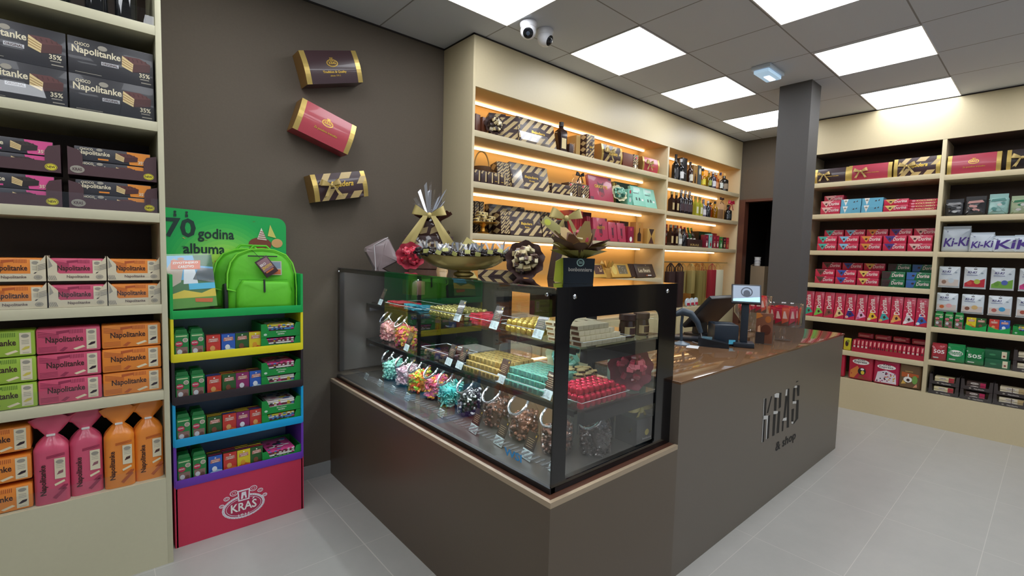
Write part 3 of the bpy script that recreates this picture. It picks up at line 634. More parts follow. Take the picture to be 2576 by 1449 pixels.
for i in range(44):
    a = i*2*math.pi/44; F.disc(.295+.094*math.cos(a), .115+.058*math.sin(a), .0013, .0017, INK, 8, 5)
part('emblem', gs, m, 'white oval emblem')
part('back_panel', gs, MB().box(x0+.012, x1-.012, D-.008, D-.004, .33, 1.10, C('#a9bdd6', .5)))
m = MB(); GB = C('#10a850', 0.35, coat=.2); w0, h0, h1 = x1-x0, 1.12, 1.655; rr = .05
pts = [(x0, h0), (x1, h0)] + [(x1-rr+rr*math.cos(R(a)), h1-.02-rr+rr*math.sin(R(a))) for a in range(0, 91, 15)] + [(x0, h1)]
m.prism(pts, D, D+.006, GB)
F = Face(m, (x0, D, h0), (1, 0, 0), (0, 0, 1), w0, .52); 
# soft lighter middle of the board, as printed
for k in range(10):
    q = k/9; F.disc(w0*.46, .20, .275-.17*q, .31-.20*q, C('#%02x%02x%02x' % (int(0x16+q*(0xb0-0x16)), int(0xac+q*(0xe0-0xac)), int(0x50+q*6)), .35, coat=.2), -.9+k*.3, 40)
rnd = random.Random(4)
for i in range(26):
    x, y = rnd.uniform(.05, .56), rnd.uniform(.2, .5); a = rnd.random()*3; F.poly([(x+.008*math.cos(a+q), y+.005*math.sin(a+q)) for q in (0, .8, 3.14, 3.94)], C(rnd.choice(['#7d9a3a', '#b7a94a', '#4d8a3c', '#2f8f4a']), .4), 4)
DT = C('#14352c', .4)
F.text('70', .012, .385, .135, .10, DT, 5); F.rect(.052, .49, .064, .505, DT, 5); F.disc(.058, .515, .006, .009, DT, 5, 8); F.rect(.102, .49, .114, .505, DT, 5); F.disc(.108, .515, .006, .009, DT, 5, 8)
F.text('godina', .155, .365, .17, .072, DT, 5); F.text('albuma', .09, .30, .19, .055, DT, 5)
F.poly([(.235, .17), (.305, .165), (.315, .26), (.23, .265)], C('#c9622c', .4), 5); F.text('SKO', .24, .225, .06, .024, WHT, 6); F.text('O', .25, .18, .02, .024, WHT, 6)
F.disc(.455, .36, .06, .04, C('#7a3a2a', .5), 5)     # brown mound and striped party hats
F.poly([(.44, .39), (.49, .385), (.462, .455)], C('#e3d8d0', .4), 6); [F.poly([(.444+.004*i, .395+.012*i), (.488-.004*i, .392+.012*i), (.486-.004*i, .397+.012*i), (.446+.004*i, .40+.012*i)], C('#a0554a', .4), 7) for i in range(4)]
F.poly([(.495, .41), (.54, .40), (.508, .475)], C('#cfc96a', .4), 6); F.disc(.545, .37, .03, .026, C('#d2a06a', .5), 5)
part('header_board', gs, m, 'green header board with dark lettering')
# products of the stand --------------------------------------------------------
def puff(mb, pts, d, mat, e=.22, n=7, cy=0.0, wr=0.0, seed=1, sq=1.0):
    """soft body: outline pts (x,z), thickness d centred on y=cy"""
    rnd = random.Random(seed); cx = sum(p[0] for p in pts)/len(pts); cz = sum(p[1] for p in pts)/len(pts); L = len(pts)
    vs = []; off = [rnd.uniform(-wr, wr) for _ in range(L)]
    ts = [R(-78+156*i/n) for i in range(n+1)]
    for i, t in enumerate(ts):
        s = max(math.cos(t), .01)**e
        for j, p in enumerate(pts):
            q = off[(j*3+i) % L]; vs.append((cx+(p[0]-cx)*s+q, cy+d/2*math.sin(t)/math.sin(R(78))+q, cz+(p[1]-cz)*s+q*.5))
    fs = [(i*L+j, i*L+(j+1) % L, (i+1)*L+(j+1) % L, (i+1)*L+j) for i in range(n) for j in range(L)]
    b = len(vs); vs += [(cx, cy-d/2*1.0, cz), (cx, cy+d/2*1.0, cz)]
    for j in range(L): fs.append((j, b, (j+1) % L)); fs.append((n*L+j, n*L+(j+1) % L, b+1))
    mb.add(vs, fs, mat)
def rrect(x0, x1, z0, z1, r, n=4, rt=None):
    rt = r if rt is None else rt; out = []
    for cx, cz, a, q in ((x1-rt, z1-rt, 0, rt), (x0+rt, z1-rt, 90, rt), (x0+r, z0+r, 180, r), (x1-r, z0+r, 270, r)):
        out += [(cx+q*math.cos(R(a+90*k/n)), cz+q*math.sin(R(a+90*k/n))) for k in range(n+1)]
    return out
# backpacks
def backpack(full=True):
    t = thing('backpack', 'x', 'backpack'); G = C('#5cbf22', .6, noise=.05, bump=.3, scale=40); G2 = C('#4aa81c', .6); BKM = C('#17201a', .5)
    arch = [(-.165, .02), (-.15, .0), (.15, .0), (.165, .02), (.168, .12), (.165, .2), (.150, .26), (.118, .305), (.06, .33), (0, .335), (-.06, .33), (-.118, .305), (-.150, .26), (-.165, .2), (-.168, .12)]
    def dens(p, k=3): return [(p[i][0]+(p[(i+1) % len(p)][0]-p[i][0])*j/k, p[i][1]+(p[(i+1) % len(p)][1]-p[i][1])*j/k) for i in range(len(p)) for j in range(k)]
    m = MB(); puff(m, dens(arch), .11, G, .13, 8, wr=.003, seed=3); part('bag_body', t, m, ang=60)
    m = MB(); puff(m, dens([(-.13, .012), (.135, .012), (.14, .10), (.125, .155), (-.10, .165), (-.125, .12)]), .05, G, .2, 6, cy=-.065, wr=.0035, seed=8); part('front_pocket', t, m, ang=60)
    m = MB(); m.tube([(x, -.0705-.012*(1-abs(x)/.16), .168-.10*x*x) for x in [(-.115+.023*i) for i in range(11)]], .0022, G2, 6); m.box(-.004, .004, -.098, -.09, .10, .165, BKM); part('zip', t, m)
    m = MB(); m.tube([(p[0]*.985, -.055, p[1]*.985) for p in dens(arch[3:], 4)], .004, C('#7ad63a', .5), 6); part('piping', t, m)
    part('side_pocket', t, MB().box(-.178, -.16, -.045, .045, .01, .15, BKM, .008), 'dark mesh side pocket')
    part('grab_handle', t, MB().tube([(-.05, 0.0, .33), (-.03, 0.0, .352), (.03, 0.0, .352), (.05, 0.0, .33)], .006, G, 8))
    if full:
        part('top_zip', t, MB().box(-.07, .07, -.072, -.068, .287, .293, BKM), 'black zip')
        m = MB(); M = Matrix.Translation((-.015, -.085, .275)) @ Matrix.Rotation(R(-35), 4, 'Y'); m.box(-.034, .034, -.008, 0, -.10, 0.0, C('#3a2228', .4), .002, M)
        F = Face(m, M @ Vector((-.034, -.008, -.10)), M.to_3x3() @ Vector((1, 0, 0)), M.to_3x3() @ Vector((0, 0, 1)), .068, .10); F.rect(.006, .03, .062, .092, C('#8d6a70', .4)); F.text('EKO', .01, .062, .03, .012, WHT, 2); F.text('ZIVOTO', .008, .042, .052, .014, C('#e2c034', .4), 2); F.rect(.012, .02, .055, .028, C('#b5652e', .4), 1)
        m.tube([(-.015, -.085, .278), (-.04, -.07, .31), (-.06, -.04, .335)], .0012, BKM, 5); part('hang_tag', t, m)
        m = MB(); m.box(.035, .09, -.070, -.0675, .19, .265, C('#b9b3a6', .4)); F = Face(m, (.035, -.070, .19), (1, 0, 0), (0, 0, 1), .055, .075); F.rect(.004, .004, .05, .03, C('#c06a3a', .4)); F.rect(.004, .035, .05, .07, C('#7b8f9e', .4)); part('badge', t, m)
    return t
b2 = backpack(False); b1 = backpack(True)
b1.location = SG.at(.672, .105, 1.121); b1.rotation_euler = (R(-6), 0, R(-4)); b1['label'] = 'bright green backpack with dark hang tag, in front on the display stand'
b2.location = SG.at(.632, .235, 1.121); b2.rotation_euler = (R(-3), 0, R(-6)); b2['label'] = 'second green backpack behind and left of the tagged one'
# albums
def album(front):
    m = MB(); m.box(0, .19, 0, .006, 0, .262, C('#4a7a4a', .3, coat=.4)); F = m.front(0, .19, 0, .262, 0)
    F.rect(0, .14, .19, .262, C('#62b4e4', .3)); F.poly([(0, .1), (.05, .13), (.07, .22), (.03, .25), (0, .2)], C('#c8b8a8', .4), 1); F.poly([(.06, .12), (.12, .12), (.11, .22), (.07, .22)], C('#e6eef4', .3), 2); F.poly([(.10, .14), (.19, .12), (.19, .19), (.13, .20)], C('#8f9aa0', .4), 3)
    F.poly([(.12, .21), (.19, .2), (.19, .262), (.11, .262)], C('#3f7a4e', .4), 3); F.rect(0, 0, .19, .07, C('#5c9a3a', .4), 1); F.poly([(0, .07), (.06, .09), (.13, .07), (.19, .095), (.19, .05), (0, .05)], C('#e0c848', .4), 2); F.rect(.08, .09, .19, .12, C('#52bbe0', .3), 4)
    F.poly([(.015, .195), (.135, .19), (.14, .235), (.02, .24)], C('#d8632f', .4), 5); F.text('ZIVOTINJSKO', .024, .217, .105, .014, WHT, 6); F.text('CARSTVO', .045, .199, .065, .013, WHT, 6); F.disc(.06, .245, .014, .007, C('#b08a7a', .4), 6); F.poly([(.10, .028), (.17, .02), (.175, .04), (.10, .046)], C('#c9622c', .4), 5)
    return m
t = thing('album', 'sticker album in a clear bag leaning on the display stand header', 'album', SG.at(.268, .06, 1.155), 0); t.rotation_euler = (R(-14), R(-3), 0)
part('cover', t, album(1)); part('bag', t, MB().box(-.01, .20, -.004, -.002, -.004, .27, glass('thin_film', (.99, .99, .99), .8, 1.45, .05)), 'clear plastic bag')
pa = None
for i in range(3):
    m = MB(); m.box(0, .26, 0, .19, 0, .006, C(('#2c3a44', '#c9b9a0', '#5a4634')[i], .4)); o = m.build('album', None, SG.at(.27, .02+.004*i, 1.121+i*.0065)); tag(o, 'album lying flat under the bagged album, %s of three' % ('bottom', 'middle', 'top')[i], 'album', 'albums lying on the display stand')
# pouches, small chocolate boxes, sachet trays
def pouch():
    m = MB(); G = C('#187a38', .3, coat=.3); m.box(0, .058, 0, .045, 0, .125, G, .006); m.prism([(.002, .12), (.056, .12), (.05, .145), (.008, .145)], .015, .022, G)
    F = m.front(0, .058, 0, .125, 0); F.rect(.006, .112, .05, .118, C('#b8cf9a', .4), 1); F.disc(.043, .095, .011, .011, C('#cfc6b4', .4), 1); F.disc(.043, .095, .008, .008, C('#a49a8c', .4), 2); F.disc(.018, .078, .015, .013, C('#b52a4a', .4), 1); F.text('NOVO', .007, .076, .022, .008, WHT, 2); F.rect(.006, .012, .052, .062, C('#8a6a62', .45), 0); F.disc(.02, .04, .010, .012, C('#c9ccd0', .4), 1); F.disc(.04, .035, .009, .011, C('#6a4a40', .4), 1); F.rect(.03, .006, .055, .014, C('#c45a70', .4), 2)
    return single('chocolate_pouch', m, 'pouch')
def cbox(c, accent, accent2):
    m = MB(); B = C('#4a2420', .45); m.box(0, .060, .001, .014, 0, .108, B); m.box(0, .060, 0, .001, 0, .108, C(c, .35)); F = m.front(0, .06, 0, .108, 0)
    F.poly([(.008, .072), (.052, .074), (.05, .092), (.010, .090)], C('#c07a68', .4), 1); F.text('Zivotinjsko', .012, .083, .036, .006, WHT, 2); F.text('carstvo', .016, .075, .028, .006, WHT, 2); F.disc(.03, .097, .004, .003, WHT, 2, 8)
    F.poly([(.0, .0), (.06, .0), (.06, .03), (.03, .04), (0, .022)], C(accent, .4), 1); F.disc(.026, .042, .011, .013, C(accent2, .4), 2); F.rect(.05, .006, .053, .024, WHT, 3)
    return single('chocolate_box', m, 'chocolate box')
CB = {'red': cbox('#c43a30', '#d06a2a', '#d8a060'), 'blue': cbox('#2f5fb8', '#9fc0d8', '#dfe6ea'), 'green': cbox('#2c5a2c', '#5a3a2c', '#7a4a34'), 'yellow': cbox('#d8c428', '#c8542a', '#d89a2a'), 'purple': cbox('#8a2a62', '#6a4656', '#dcdce2')}
po = pouch()
def stray():
    t = thing('sachet_tray', 'x', 'display tray'); G = C('#128a3a', .45); w, d = .196, .20; m = MB()
    m.box(0, w, .003, d, 0, .003, G); m.box(0, .003, .003, d, .003, .072, G); m.box(w-.003, w, .003, d, .003, .072, G); m.box(.003, w-.003, d-.003, d, .003, .072, G)
    m.prism([(0, 0), (w, 0), (w, .072), (w-.022, .072), (w-.028, .06), (w-.034, .034), (.038, .034), (.03, .06), (.024, .072), (0, .072)], 0, .003, G); part('carton', t, m)
    m = MB(); F = m.front(0, w, 0, .072, 0); F.disc(.02, .016, .008, .006, C('#b9d8c0', .4), 1); F.text('Zivotinjsko', .072, .022, .05, .007, WHT); F.text('carstvo', .08, .012, .034, .007, WHT); part('front_print', t, m)
    return Proto(t)
st = stray()
def sachets(seed):
    rnd = random.Random(seed); m = MB(); cs = ['#e8e4e0', '#d8c83a', '#d84a8a', '#4a86c8', '#e8e4e0', '#7a3040', '#e0dcd6', '#2c3438']
    for k in range(6):
        c = C(rnd.choice(cs), .3, coat=.3); z = .004+k*.0105; dy = rnd.uniform(0, .006); m.box(.03+rnd.uniform(-.004, .004), .166, .004+dy, .19, z, z+.0085, c, .002)
        F = m.front(.03, .166, z, z+.0085, .0035+dy); 
        for q in range(6): F.rect(.01+q*.022, .001, .01+q*.022+rnd.uniform(.006, .016), .0075, C(rnd.choice(cs), .3, coat=.3), 0)
    F = Face(m, (.03, .01, .0665), (1, 0, 0), (0, 1, 0), .136, .17)
    for q in range(26): x, y = rnd.uniform(0, .12), rnd.uniform(0, .16); F.disc(x, y, rnd.uniform(.006, .02), rnd.uniform(.005, .014), C(rnd.choice(cs), .3, coat=.3), q*.2, 7)
    return m
sp_ = [single('chocolate_sachets', sachets(s), 'sachets') for s in (1, 2, 3)]
layout = [('yellow', .914, ['red', 'blue', 'green', 'yellow']), ('black', .708, ['red', 'green', 'purple', 'blue']), ('blue', .502, ['green', 'red', 'purple', 'red']), ('purple', .299, ['blue', 'red', 'yellow', 'green'])]
k = 0
for ti, (tn, z, row) in enumerate(layout):
    dep = (2, 4, 4, 4)[ti]
    for i in range(2):
        for j in range(3): SG.put(po, .272+i*.0625, .012+j*.052+random.uniform(0, .003), z+.0015, 'green chocolate pouch on the %s tier, %s column, %s from front' % (tn, ('left', 'right')[i], ORD[j]), 'green pouches on the %s tier' % tn)
    for i, cn in enumerate(row):
        x = (.402, .466, .532, .594)[i] - (.0 if i < 2 else .004)
        for j in range(dep):
            c2 = cn if j == 0 else random.choice(list(CB)); SG.put(CB[c2], x+random.uniform(-.001, .001), .020+j*.021, z+.0015+(.006 if j else 0)*0, '%s picture chocolate box, %s tier, %s column from left, %s from front' % (c2, tn, ORD[i], ORD[j]), 'small chocolate boxes on the %s tier' % tn)
    for j in range(2 if ti < 3 else 1):
        zz = z+.0015+j*.0735; SG.put(st, .644, .008, zz, 'green sachet tray on the %s tier%s' % (tn, (', lower one', ', upper one')[j] if ti < 3 else ''), 'green sachet trays')
        o = SG.put(sp_[k % 3], .644, .010, zz+.0005, 'stack of printed sachets in the green tray, %s tier%s' % (tn, (', lower one', ', upper one')[j] if ti < 3 else ''), 'sachets in the green trays'); k += 1

# ================================================================ GIFT BOXES ON THE WALL
def giftbox(w, h, d, c, bow=False, stripes=False, end='#9a7440', txt=None, sub=None, emb=True, label=True, endm=None):
    """curved front gift carton, front faces -y, origin lower left back corner at y=d"""
    t = thing('gift_box', 'x', 'gift box'); n = 10; b = d*.13; cm = C(c, .32, coat=.3); m = MB()
    prof = [(d, 0)] + [(b*(1-math.sin(math.pi*i/n)), h*i/n) for i in range(n+1)] + [(d, h)]
    def ex(x0, x1, mat, g=0):
        vs = [(x, y-(g if 0 < i < len(prof)-1 else 0), z) for x in (x0, x1) for i, (y, z) in enumerate(prof)]; L = len(prof)
        m.add(vs, [(i, (i+1) % L, L+(i+1) % L, L+i) for i in range(L)] + [tuple(range(L-1, -1, -1)), tuple(range(L, 2*L))], mat)
    ex(0, w, cm); part('carton', t, m)
    m = MB(); E = C(end, .4, .3) ; G2 = C('#c9ad62', .3, .55)
    def band(m, x0, x1):
        for i in range(n):
            a, bq = prof[1+i], prof[2+i]; m.face([(x0, a[0]-.0008, a[1]), (x1, a[0]-.0008, a[1]), (x1, bq[0]-.0008, bq[1]), (x0, bq[0]-.0008, bq[1])], G2)
    m = MB(); band(m, -.0008, w*.085); m.face([(-.0008, y, z) for y, z in prof][::-1], E); part('gold_end', t, m, 'gold end band')
    m = MB(); band(m, w*.915, w+.0008); m.face([(w+.0008, y, z) for y, z in prof], E); part('gold_end', t, m, 'gold end band')
    # print on the curved front
    m = MB(); cv = lambda x, z: (x, b*(1-math.sin(math.pi*min(max(z/h, 0), 1))), z)
    class CF(Face):
        def P(s, x, y):
            q = cv(x, y); return (q[0], q[1]-.0012-.0006*s.k, q[2])
    F = CF(m, (0, 0, 0), (1, 0, 0), (0, 0, 1), w, h)
    if stripes:
        S = C('#c4ab76', .35)
        for (a, z0, z1, wd) in ((.10, .60, 1, .13), (.12, 0, .42, .12), (.36, .0, .20, .18), (.48, .76, 1, .20), (.64, 0, .26, .17), (.80, .52, .80, .12)):
            N = 6
            for i in range(N):
                za, zb = h*(z0+(z1-z0)*i/N), h*(z0+(z1-z0)*(i+1)/N); F.poly([(w*a+(za-h*z0)*.75, za), (w*(a+wd)+(za-h*z0)*.75, za), (w*(a+wd)+(zb-h*z0)*.75, zb), (w*a+(zb-h*z0)*.75, zb)], S)
    if emb: crest(F, w*.5, h*.60, w*.20, GOLDF, cm, 1)
    if txt: F.text(txt, w*.30, h*.28 if emb else h*.4, w*.42, h*.09 if not stripes else h*.28, GOLDF, 2, 0, .3 if stripes else 0)
    if sub: F.text(sub, w*.42, h*.20, w*.18, h*.05, GOLDF, 2)
    part('front_print', t, m)
    if bow: part('ribbon_bow', t, bow_mb((w*.30, b*.15-.008, h*.55), h*.42, C('#b89f62', .35, .25)), 'gold ribbon bow')
    return t
def bow_mb(c, s, mat, tails=True):
    m = MB(); cx, cy, cz = c; y0 = cy-.012
    for sx in (-1, 1):
        T = Matrix.Translation((cx, y0, cz)) @ Matrix.Rotation(sx*R(-20), 4, 'Y')
        def loop(u, v):
            w = .10+.42*math.sin(math.pi*min(u, 1-u)*1.0)**1.0; x = .92*math.sin(math.pi*u); y = -.30*math.sin(2*math.pi*u)-.08
            return T @ Vector((sx*s*x, s*y*.8, s*(v-.5)*w*1.1+s*.06*x*math.sin(6*v)))
        m.grid(loop, 18, 4, mat)
        if tails:
            def tail(u, v):
                a = sx*(.16+.62*u*(1 if sx > 0 else .8)); wd = .16+.20*u; return (cx+s*(a+(v-.5)*wd), y0-s*(.16-.10*u)-.02*s*math.sin(9*u), cz-s*(.06+1.0*u+(.16 if v == .5 else 0)*-(u == 1)))
            m.grid(tail, 8, 2, mat)
    m.ball((cx, y0-s*.16, cz), s*.15, mat, 10, (1, .7, 1.1)); return m
def on_wall(t, x, z, ang, lab, d):
    t.location = (x, YA-d, z); t.rotation_euler = (0, R(ang), 0); t['label'] = lab; t['group'] = 'gift boxes on the brown wall'
g = giftbox(.348, .185, .122, '#3f2a2e', txt='Tradition & Quality', sub='since 1911'); on_wall(g, .957, 2.416, -16, 'dark brown and gold gift box on the wall, topmost of three', .124)
g = giftbox(.338, .190, .122, '#b5404c', txt='Za posebne trenutke'); on_wall(g, .872, 2.153, 17.5, 'red and gold gift box tilted on the wall, middle of three', .124)
g = giftbox(.338, .160, .122, '#3b262a', bow=True, stripes=True, emb=False, txt='Bajadera'); on_wall(g, 1.0, 1.742, -11.7, 'striped gift box with a gold bow on the wall, lowest of three', .124)
# ================================================================ LIT WALL UNIT: products
def one(mb, name, cat, side, x, y, z, label, group=None, rx=0, rz=0, ry=0, ang=35):
    if rx or ry:
        e = Matrix.Rotation(ry, 3, 'Y') @ Matrix.Rotation(rx, 3, 'X'); z -= min((e @ Vector(v)).z for v in mb.v) - min(v[2] for v in mb.v)
    o = mb.build(name, ang=ang); o.location = side.at(x, y, z); o.rotation_euler = (rx, ry, side.rz+rz); return tag(o, label, cat, group)
def sbox(w, d, h, base=DKB, txt='Bajadera', stripes=True, seed=0, pitch=.03, edge=True):
    """carton with brown and cream block stripes on front, left side and top"""
    m = MB(); m.box(0, w, 0, d, 0, h, base, .0015); F = m.front(0, w, 0, h, 0)
    if stripes:
        F.stripes(STR, pitch, .75, 1.1, .5, seed)
        G = Face(m, (0, d, 0), (0, -1, 0), (0, 0, 1), d, h)
        n = max(2, int(h/.05))
        for i in range(n): G.poly([(d/2, h*i/n+.005), (d*.95, h*(i+.5)/n), (d/2, h*(i+1)/n-.005), (d*.05, h*(i+.5)/n)], STR)
    if txt:
        F.poly([(w*.30, h*.30), (w*.42, h*.25), (w*.74, h*.36), (w*.76, h*.66), (w*.60, h*.74), (w*.30, h*.62)], base, 1); F.text(txt, w*.34, h*.42, w*.36, h*.14, GOLDF, 3, 0, .25); F.text('Kras', w*.46, h*.32, w*.14, h*.07, GOLDF, 3)
    return m
GB1 = 'striped chocolate boxes on the lit shelves'
def wrapped_cluster(n, r, cs, seed, size=.016, flat=.6):
    """ball of wrapped cube sweets"""
    rnd = random.Random(seed); m = MB()
    for i in range(n):
        th = math.acos(1-rnd.random()*1.0); ph = rnd.random()*6.283; v = Vector((math.sin(th)*math.cos(ph), math.sin(th)*math.sin(ph), math.cos(th)))
        M = Matrix.Translation(v*r) @ Matrix.Rotation(rnd.random()*3, 4, 'X') @ Matrix.Rotation(rnd.random()*3, 4, 'Z'); m.box(-size, size, -size*flat, size*flat, -size*.7, size*.7, C(cs[i % len(cs)], .35, coat=.3), size*.2, M)
    return m
def ruffle(m, r0, r1, z0, z1, mat, n=14, amp=.12, M=None, back=False):
    vs = []; N = n*4
    for k, (r, z) in enumerate(((r0, z0), ((r0+r1)/2, (z0+z1)/2+.003), (r1, z1))):
        for i in range(N): a = 2*math.pi*i/N; q = 1+(amp*k/2)*math.sin(n*a); vs.append((r*q*math.cos(a), r*q*math.sin(a), z+(amp*k*.06)*math.cos(n*a)))
    m.add(vs, [(k*N+i, k*N+(i+1) % N, (k+1)*N+(i+1) % N, (k+1)*N+i) for k in range(2) for i in range(N)], mat, M)
def bouquet(name, lab, loc, r, wrap, sweets, face, n=22, seed=1, size=.015, grp=None):
    """bouquet of sweets: paper ruffle and cluster, axis turned towards 'face' (euler)"""
    t = thing(name, lab, 'bouquet', loc, 0, grp); t.rotation_euler = face
    m = MB(); ruffle(m, r*.45, r, -r*.25, r*.05, C(wrap, .6), 9, .055); m.lathe([(r*.12, -r*.9), (r*.48, -r*.24)], C(wrap, .6), 16); part('paper_wrap', t, m)
    part('wrapped_sweets', t, wrapped_cluster(n, r*.56, sweets, seed, size)); return t
# ---- bay one, top shelf
Z = 2.306
one(sbox(.05, .12, .20, seed=3, pitch=.02, txt=None), 'chocolate_box', 'chocolate box', SU, 1.985, .10, Z, 'dark striped box in the far left corner of the top lit shelf', GB1)
for i in range(2): one(sbox(.05, .05, .145-.01*i, C('#5c3322', .4), None, False), 'chocolate_box', 'chocolate box', SU, 2.055+.062*i, .10, Z, 'plain brown upright box on top lit shelf, %s of two' % ('left', 'right')[i], GB1, rz=R(12))
bouquet('sweets_cone', 'cone of gold and cream wrapped pralines on the top lit shelf', SU.at(2.20, .07, Z+.085), .075, '#3a2622', ['#d8c89a', '#3a2a22', '#e9e0c8'], (R(70), 0, R(-20)), 26, 5)
for i in range(2): one(sbox(.13, .09, .185, seed=5+i, pitch=.048, txt=None), 'chocolate_box', 'chocolate box', SU, 2.20+.125*i, .13-.02*i, Z, 'striped box standing behind the praline cone, %s of two' % ('left', 'right')[i], GB1, rz=R(-24), rx=R(-6))
one(sbox(.40, .035, .205, seed=1, pitch=.062), 'chocolate_box', 'chocolate box', SU, 2.43, .045, Z, 'largest striped chocolate box on the top lit shelf, leaning back', GB1, rx=R(-14))
one(MB().box(0, .30, 0, .002, 0, .07, FILM).box(0, .30, 0, .06, 0, .001, FILM), 'price_sleeve', 'price sleeve', SU, 2.42, .018, Z, 'clear plastic sleeve before the largest striped box', None, rx=R(-20))
p = bottle('liqueur_bottle', .245, .052, C('#2a1a18', .12, coat=.4), C('#1a1414', .3), C('#cdbb8c', .4), cat='bottle', sq=True, neck=.2)
SU.put(p, 2.905, .075, Z, 'square dark liqueur bottle on the top lit shelf', None)
t = thing('gift_set', 'clear gift box with small bottles and glasses on the top lit shelf', 'gift set', SU.at(2.985, .05, Z))
part('carton', t, MB().box(0, .13, 0, .09, 0, .012, DKB).box(0, .05, .0, .09, .012, .085, DKB, .002)); part('window', t, MB().box(0, .13, .001, .003, .012, .16, ACRY).box(.127, .13, .003, .09, .012, .16, ACRY))
for x in (.065, .10): part('shot_glass', t, MB().lathe([(.009, .012), (.012, .014), (.014, .11), (.013, .11), (.010, .02)], JARG, 12, Matrix.Translation((x, .045, 0))))
one(MB().box(0, .05, 0, .13, 0, .19, C('#c09a58', .45)), 'carton', 'box', SU, 3.125, .10, Z, 'plain tan carton standing left of the tall striped box', None)
one(sbox(.105, .075, .205, seed=9, pitch=.03), 'chocolate_box', 'chocolate box', SU, 3.20, .05, Z, 'tall narrow striped box on the top lit shelf', GB1)
g = giftbox(.30, .16, .10, '#3b262a', bow=True, stripes=True, emb=False, txt='Bajadera'); g.location = SU.at(3.40, .04, Z); g['label'] = 'striped gift box with gold bow on the top lit shelf'; g['group'] = 'ribboned gift boxes'
m = MB(); m.box(0, .16, 0, .14, 0, .135, C('#6a3524', .4), .002); m.box(.16, .24, -.002, .14, 0, .14, DKB, .002); F = m.front(.16, .24, 0, .14, -.002); F.stripes(STR, .02, .7, 1.1, .5, 4); F.disc(.045, .11, .014, .012, C('#c4485c', .4), 3); F.disc(.035, .03, .014, .018, WHT, 3)
one(m, 'chocolate_box', 'chocolate box', SU, 3.725, .05, Z, 'brown cube box with striped front and pink flower, top lit shelf', None)
g = giftbox(.29, .145, .10, '#b5404c', bow=True, emb=False, txt='Za tebe'); g.location = SU.at(4.035, .04, Z); g['label'] = 'red gift box with gold bow at right end of the top lit shelf'; g['group'] = 'ribboned gift boxes'
# ---- bay one, second shelf
Z = 1.959
for i in range(5):
    m = MB(); m.box(0, .052, 0, .07, 0, .084, DKB, .001); F = m.front(0, .052, 0, .084, 0); F.rect(.038, .01, .05, .08, STR); F.poly([(.0, .07), (.014, .084), (.026, .084), (.008, .06)], STR)
    if i > 2: F.rect(.01, .02, .03, .024, GOLDF, 1); F.rect(.008, .06, .028, .075, STR, 1)
    one(m, 'praline_box', 'chocolate box', SU, 1.99+.058*i, .015, Z, 'small brown praline box on second lit shelf, %s of five' % nth(i, 5), 'small praline boxes')
t = thing('gift_basket', 'round basket with hoop handle and chocolates on the second lit shelf', 'basket', SU.at(2.155, .15, Z))
part('basket', t, MB().lathe([(.04, 0), (.06, .02), (.072, .075), (.068, .075), (.055, .02)], C('#6a4a30', .5, bump=.5, scale=60), 20)); part('handle', t, MB().tube([(.068*math.cos(R(a)), 0, .07+.12*math.sin(R(a))) for a in range(0, 181, 12)], .005, C('#c7a05c', .4), 8)); part('wrapped_sweets', t, wrapped_cluster(14, .035, ['#3a2420', '#5a3a2a', '#c9b078'], 3, .013)); t.children[-1].location = (0, 0, .06)
for o in t.children:
    if o.name.startswith('basket') or o.name.startswith('handle'): o.location = (0, 0, .06)
part('pedestal', t, MB().box(-.045, .045, -.04, .04, 0, .06, DKB))
for i in range(3): one(sbox(.05, .10, .175, seed=i, pitch=.02, txt=None), 'chocolate_box', 'chocolate box', SU, 2.245+.040*i, .07, Z, 'box seen edge-on with cream diamonds, second lit shelf, %s of three' % nth(i, 3), GB1, rz=R(-10), rx=R(-8))
one(sbox(.40, .03, .20, seed=1, pitch=.062), 'chocolate_box', 'chocolate box', SU, 2.365, .04, Z, 'largest striped chocolate box on the second lit shelf, leaning back', GB1, rx=R(-14))
one(MB().box(0, .11, 0, .002, 0, .16, FILM), 'price_sleeve', 'price sleeve', SU, 2.37, .022, Z, 'clear sleeve at left corner of the second shelf striped box', None, rx=R(-14), rz=R(6))
one(sbox(.21, .12, .085, seed=7, pitch=.048, txt=None), 'chocolate_box', 'chocolate box', SU, 2.775, .03, Z, 'low striped box right of the largest one, second lit shelf', GB1)
for i in range(2):
    m = MB(); m.box(0, .10, 0, .09, 0, .12, DKB, .002); F = m.front(0, .10, 0, .12, 0); F.stripes(STR, .022, .6, 1.1, .5, 2+i); F.disc(.02, .10, .012, .010, C('#d04a62', .4), 3, 7); F.disc(.035, .108, .009, .006, C('#e8c9b0', .4), 3, 7); F.disc(.03, .02, .014, .016, WHT, 3)
    one(m, 'praline_box', 'chocolate box', SU, 2.995+.16*i, .05, Z, 'dark striped box with pink flower and white seal, %s of the bow bag' % ('left', 'right')[i], 'boxes with pink flowers')
t = thing('gift_bag', 'dark praline bag tied with a black bow on the second lit shelf', 'gift bag', SU.at(3.125, .05, Z))
m = MB(); m.box(-.04, .04, 0, .07, 0, .12, DKB, .003); F = m.front(-.04, .04, 0, .12, 0); F.rect(.03, .02, .055, .10, GOLD, 0); F.rect(.033, .023, .052, .097, C('#4a3626', .4), 1); part('bag_body', t, m)
part('bag_top', t, MB().lathe([(.055, .12), (.045, .15), (.02, .175), (.04, .20)], FILM, 12, Matrix.Translation((0, .035, 0)))); part('ribbon_bow', t, bow_mb((0, .01, .185), .055, C('#17110f', .35)), 'black bow')
m = MB(); m.box(0, .33, 0, .03, 0, .225, C('#a83450', .35, coat=.3), .002); F = m.front(0, .33, 0, .225, 0)
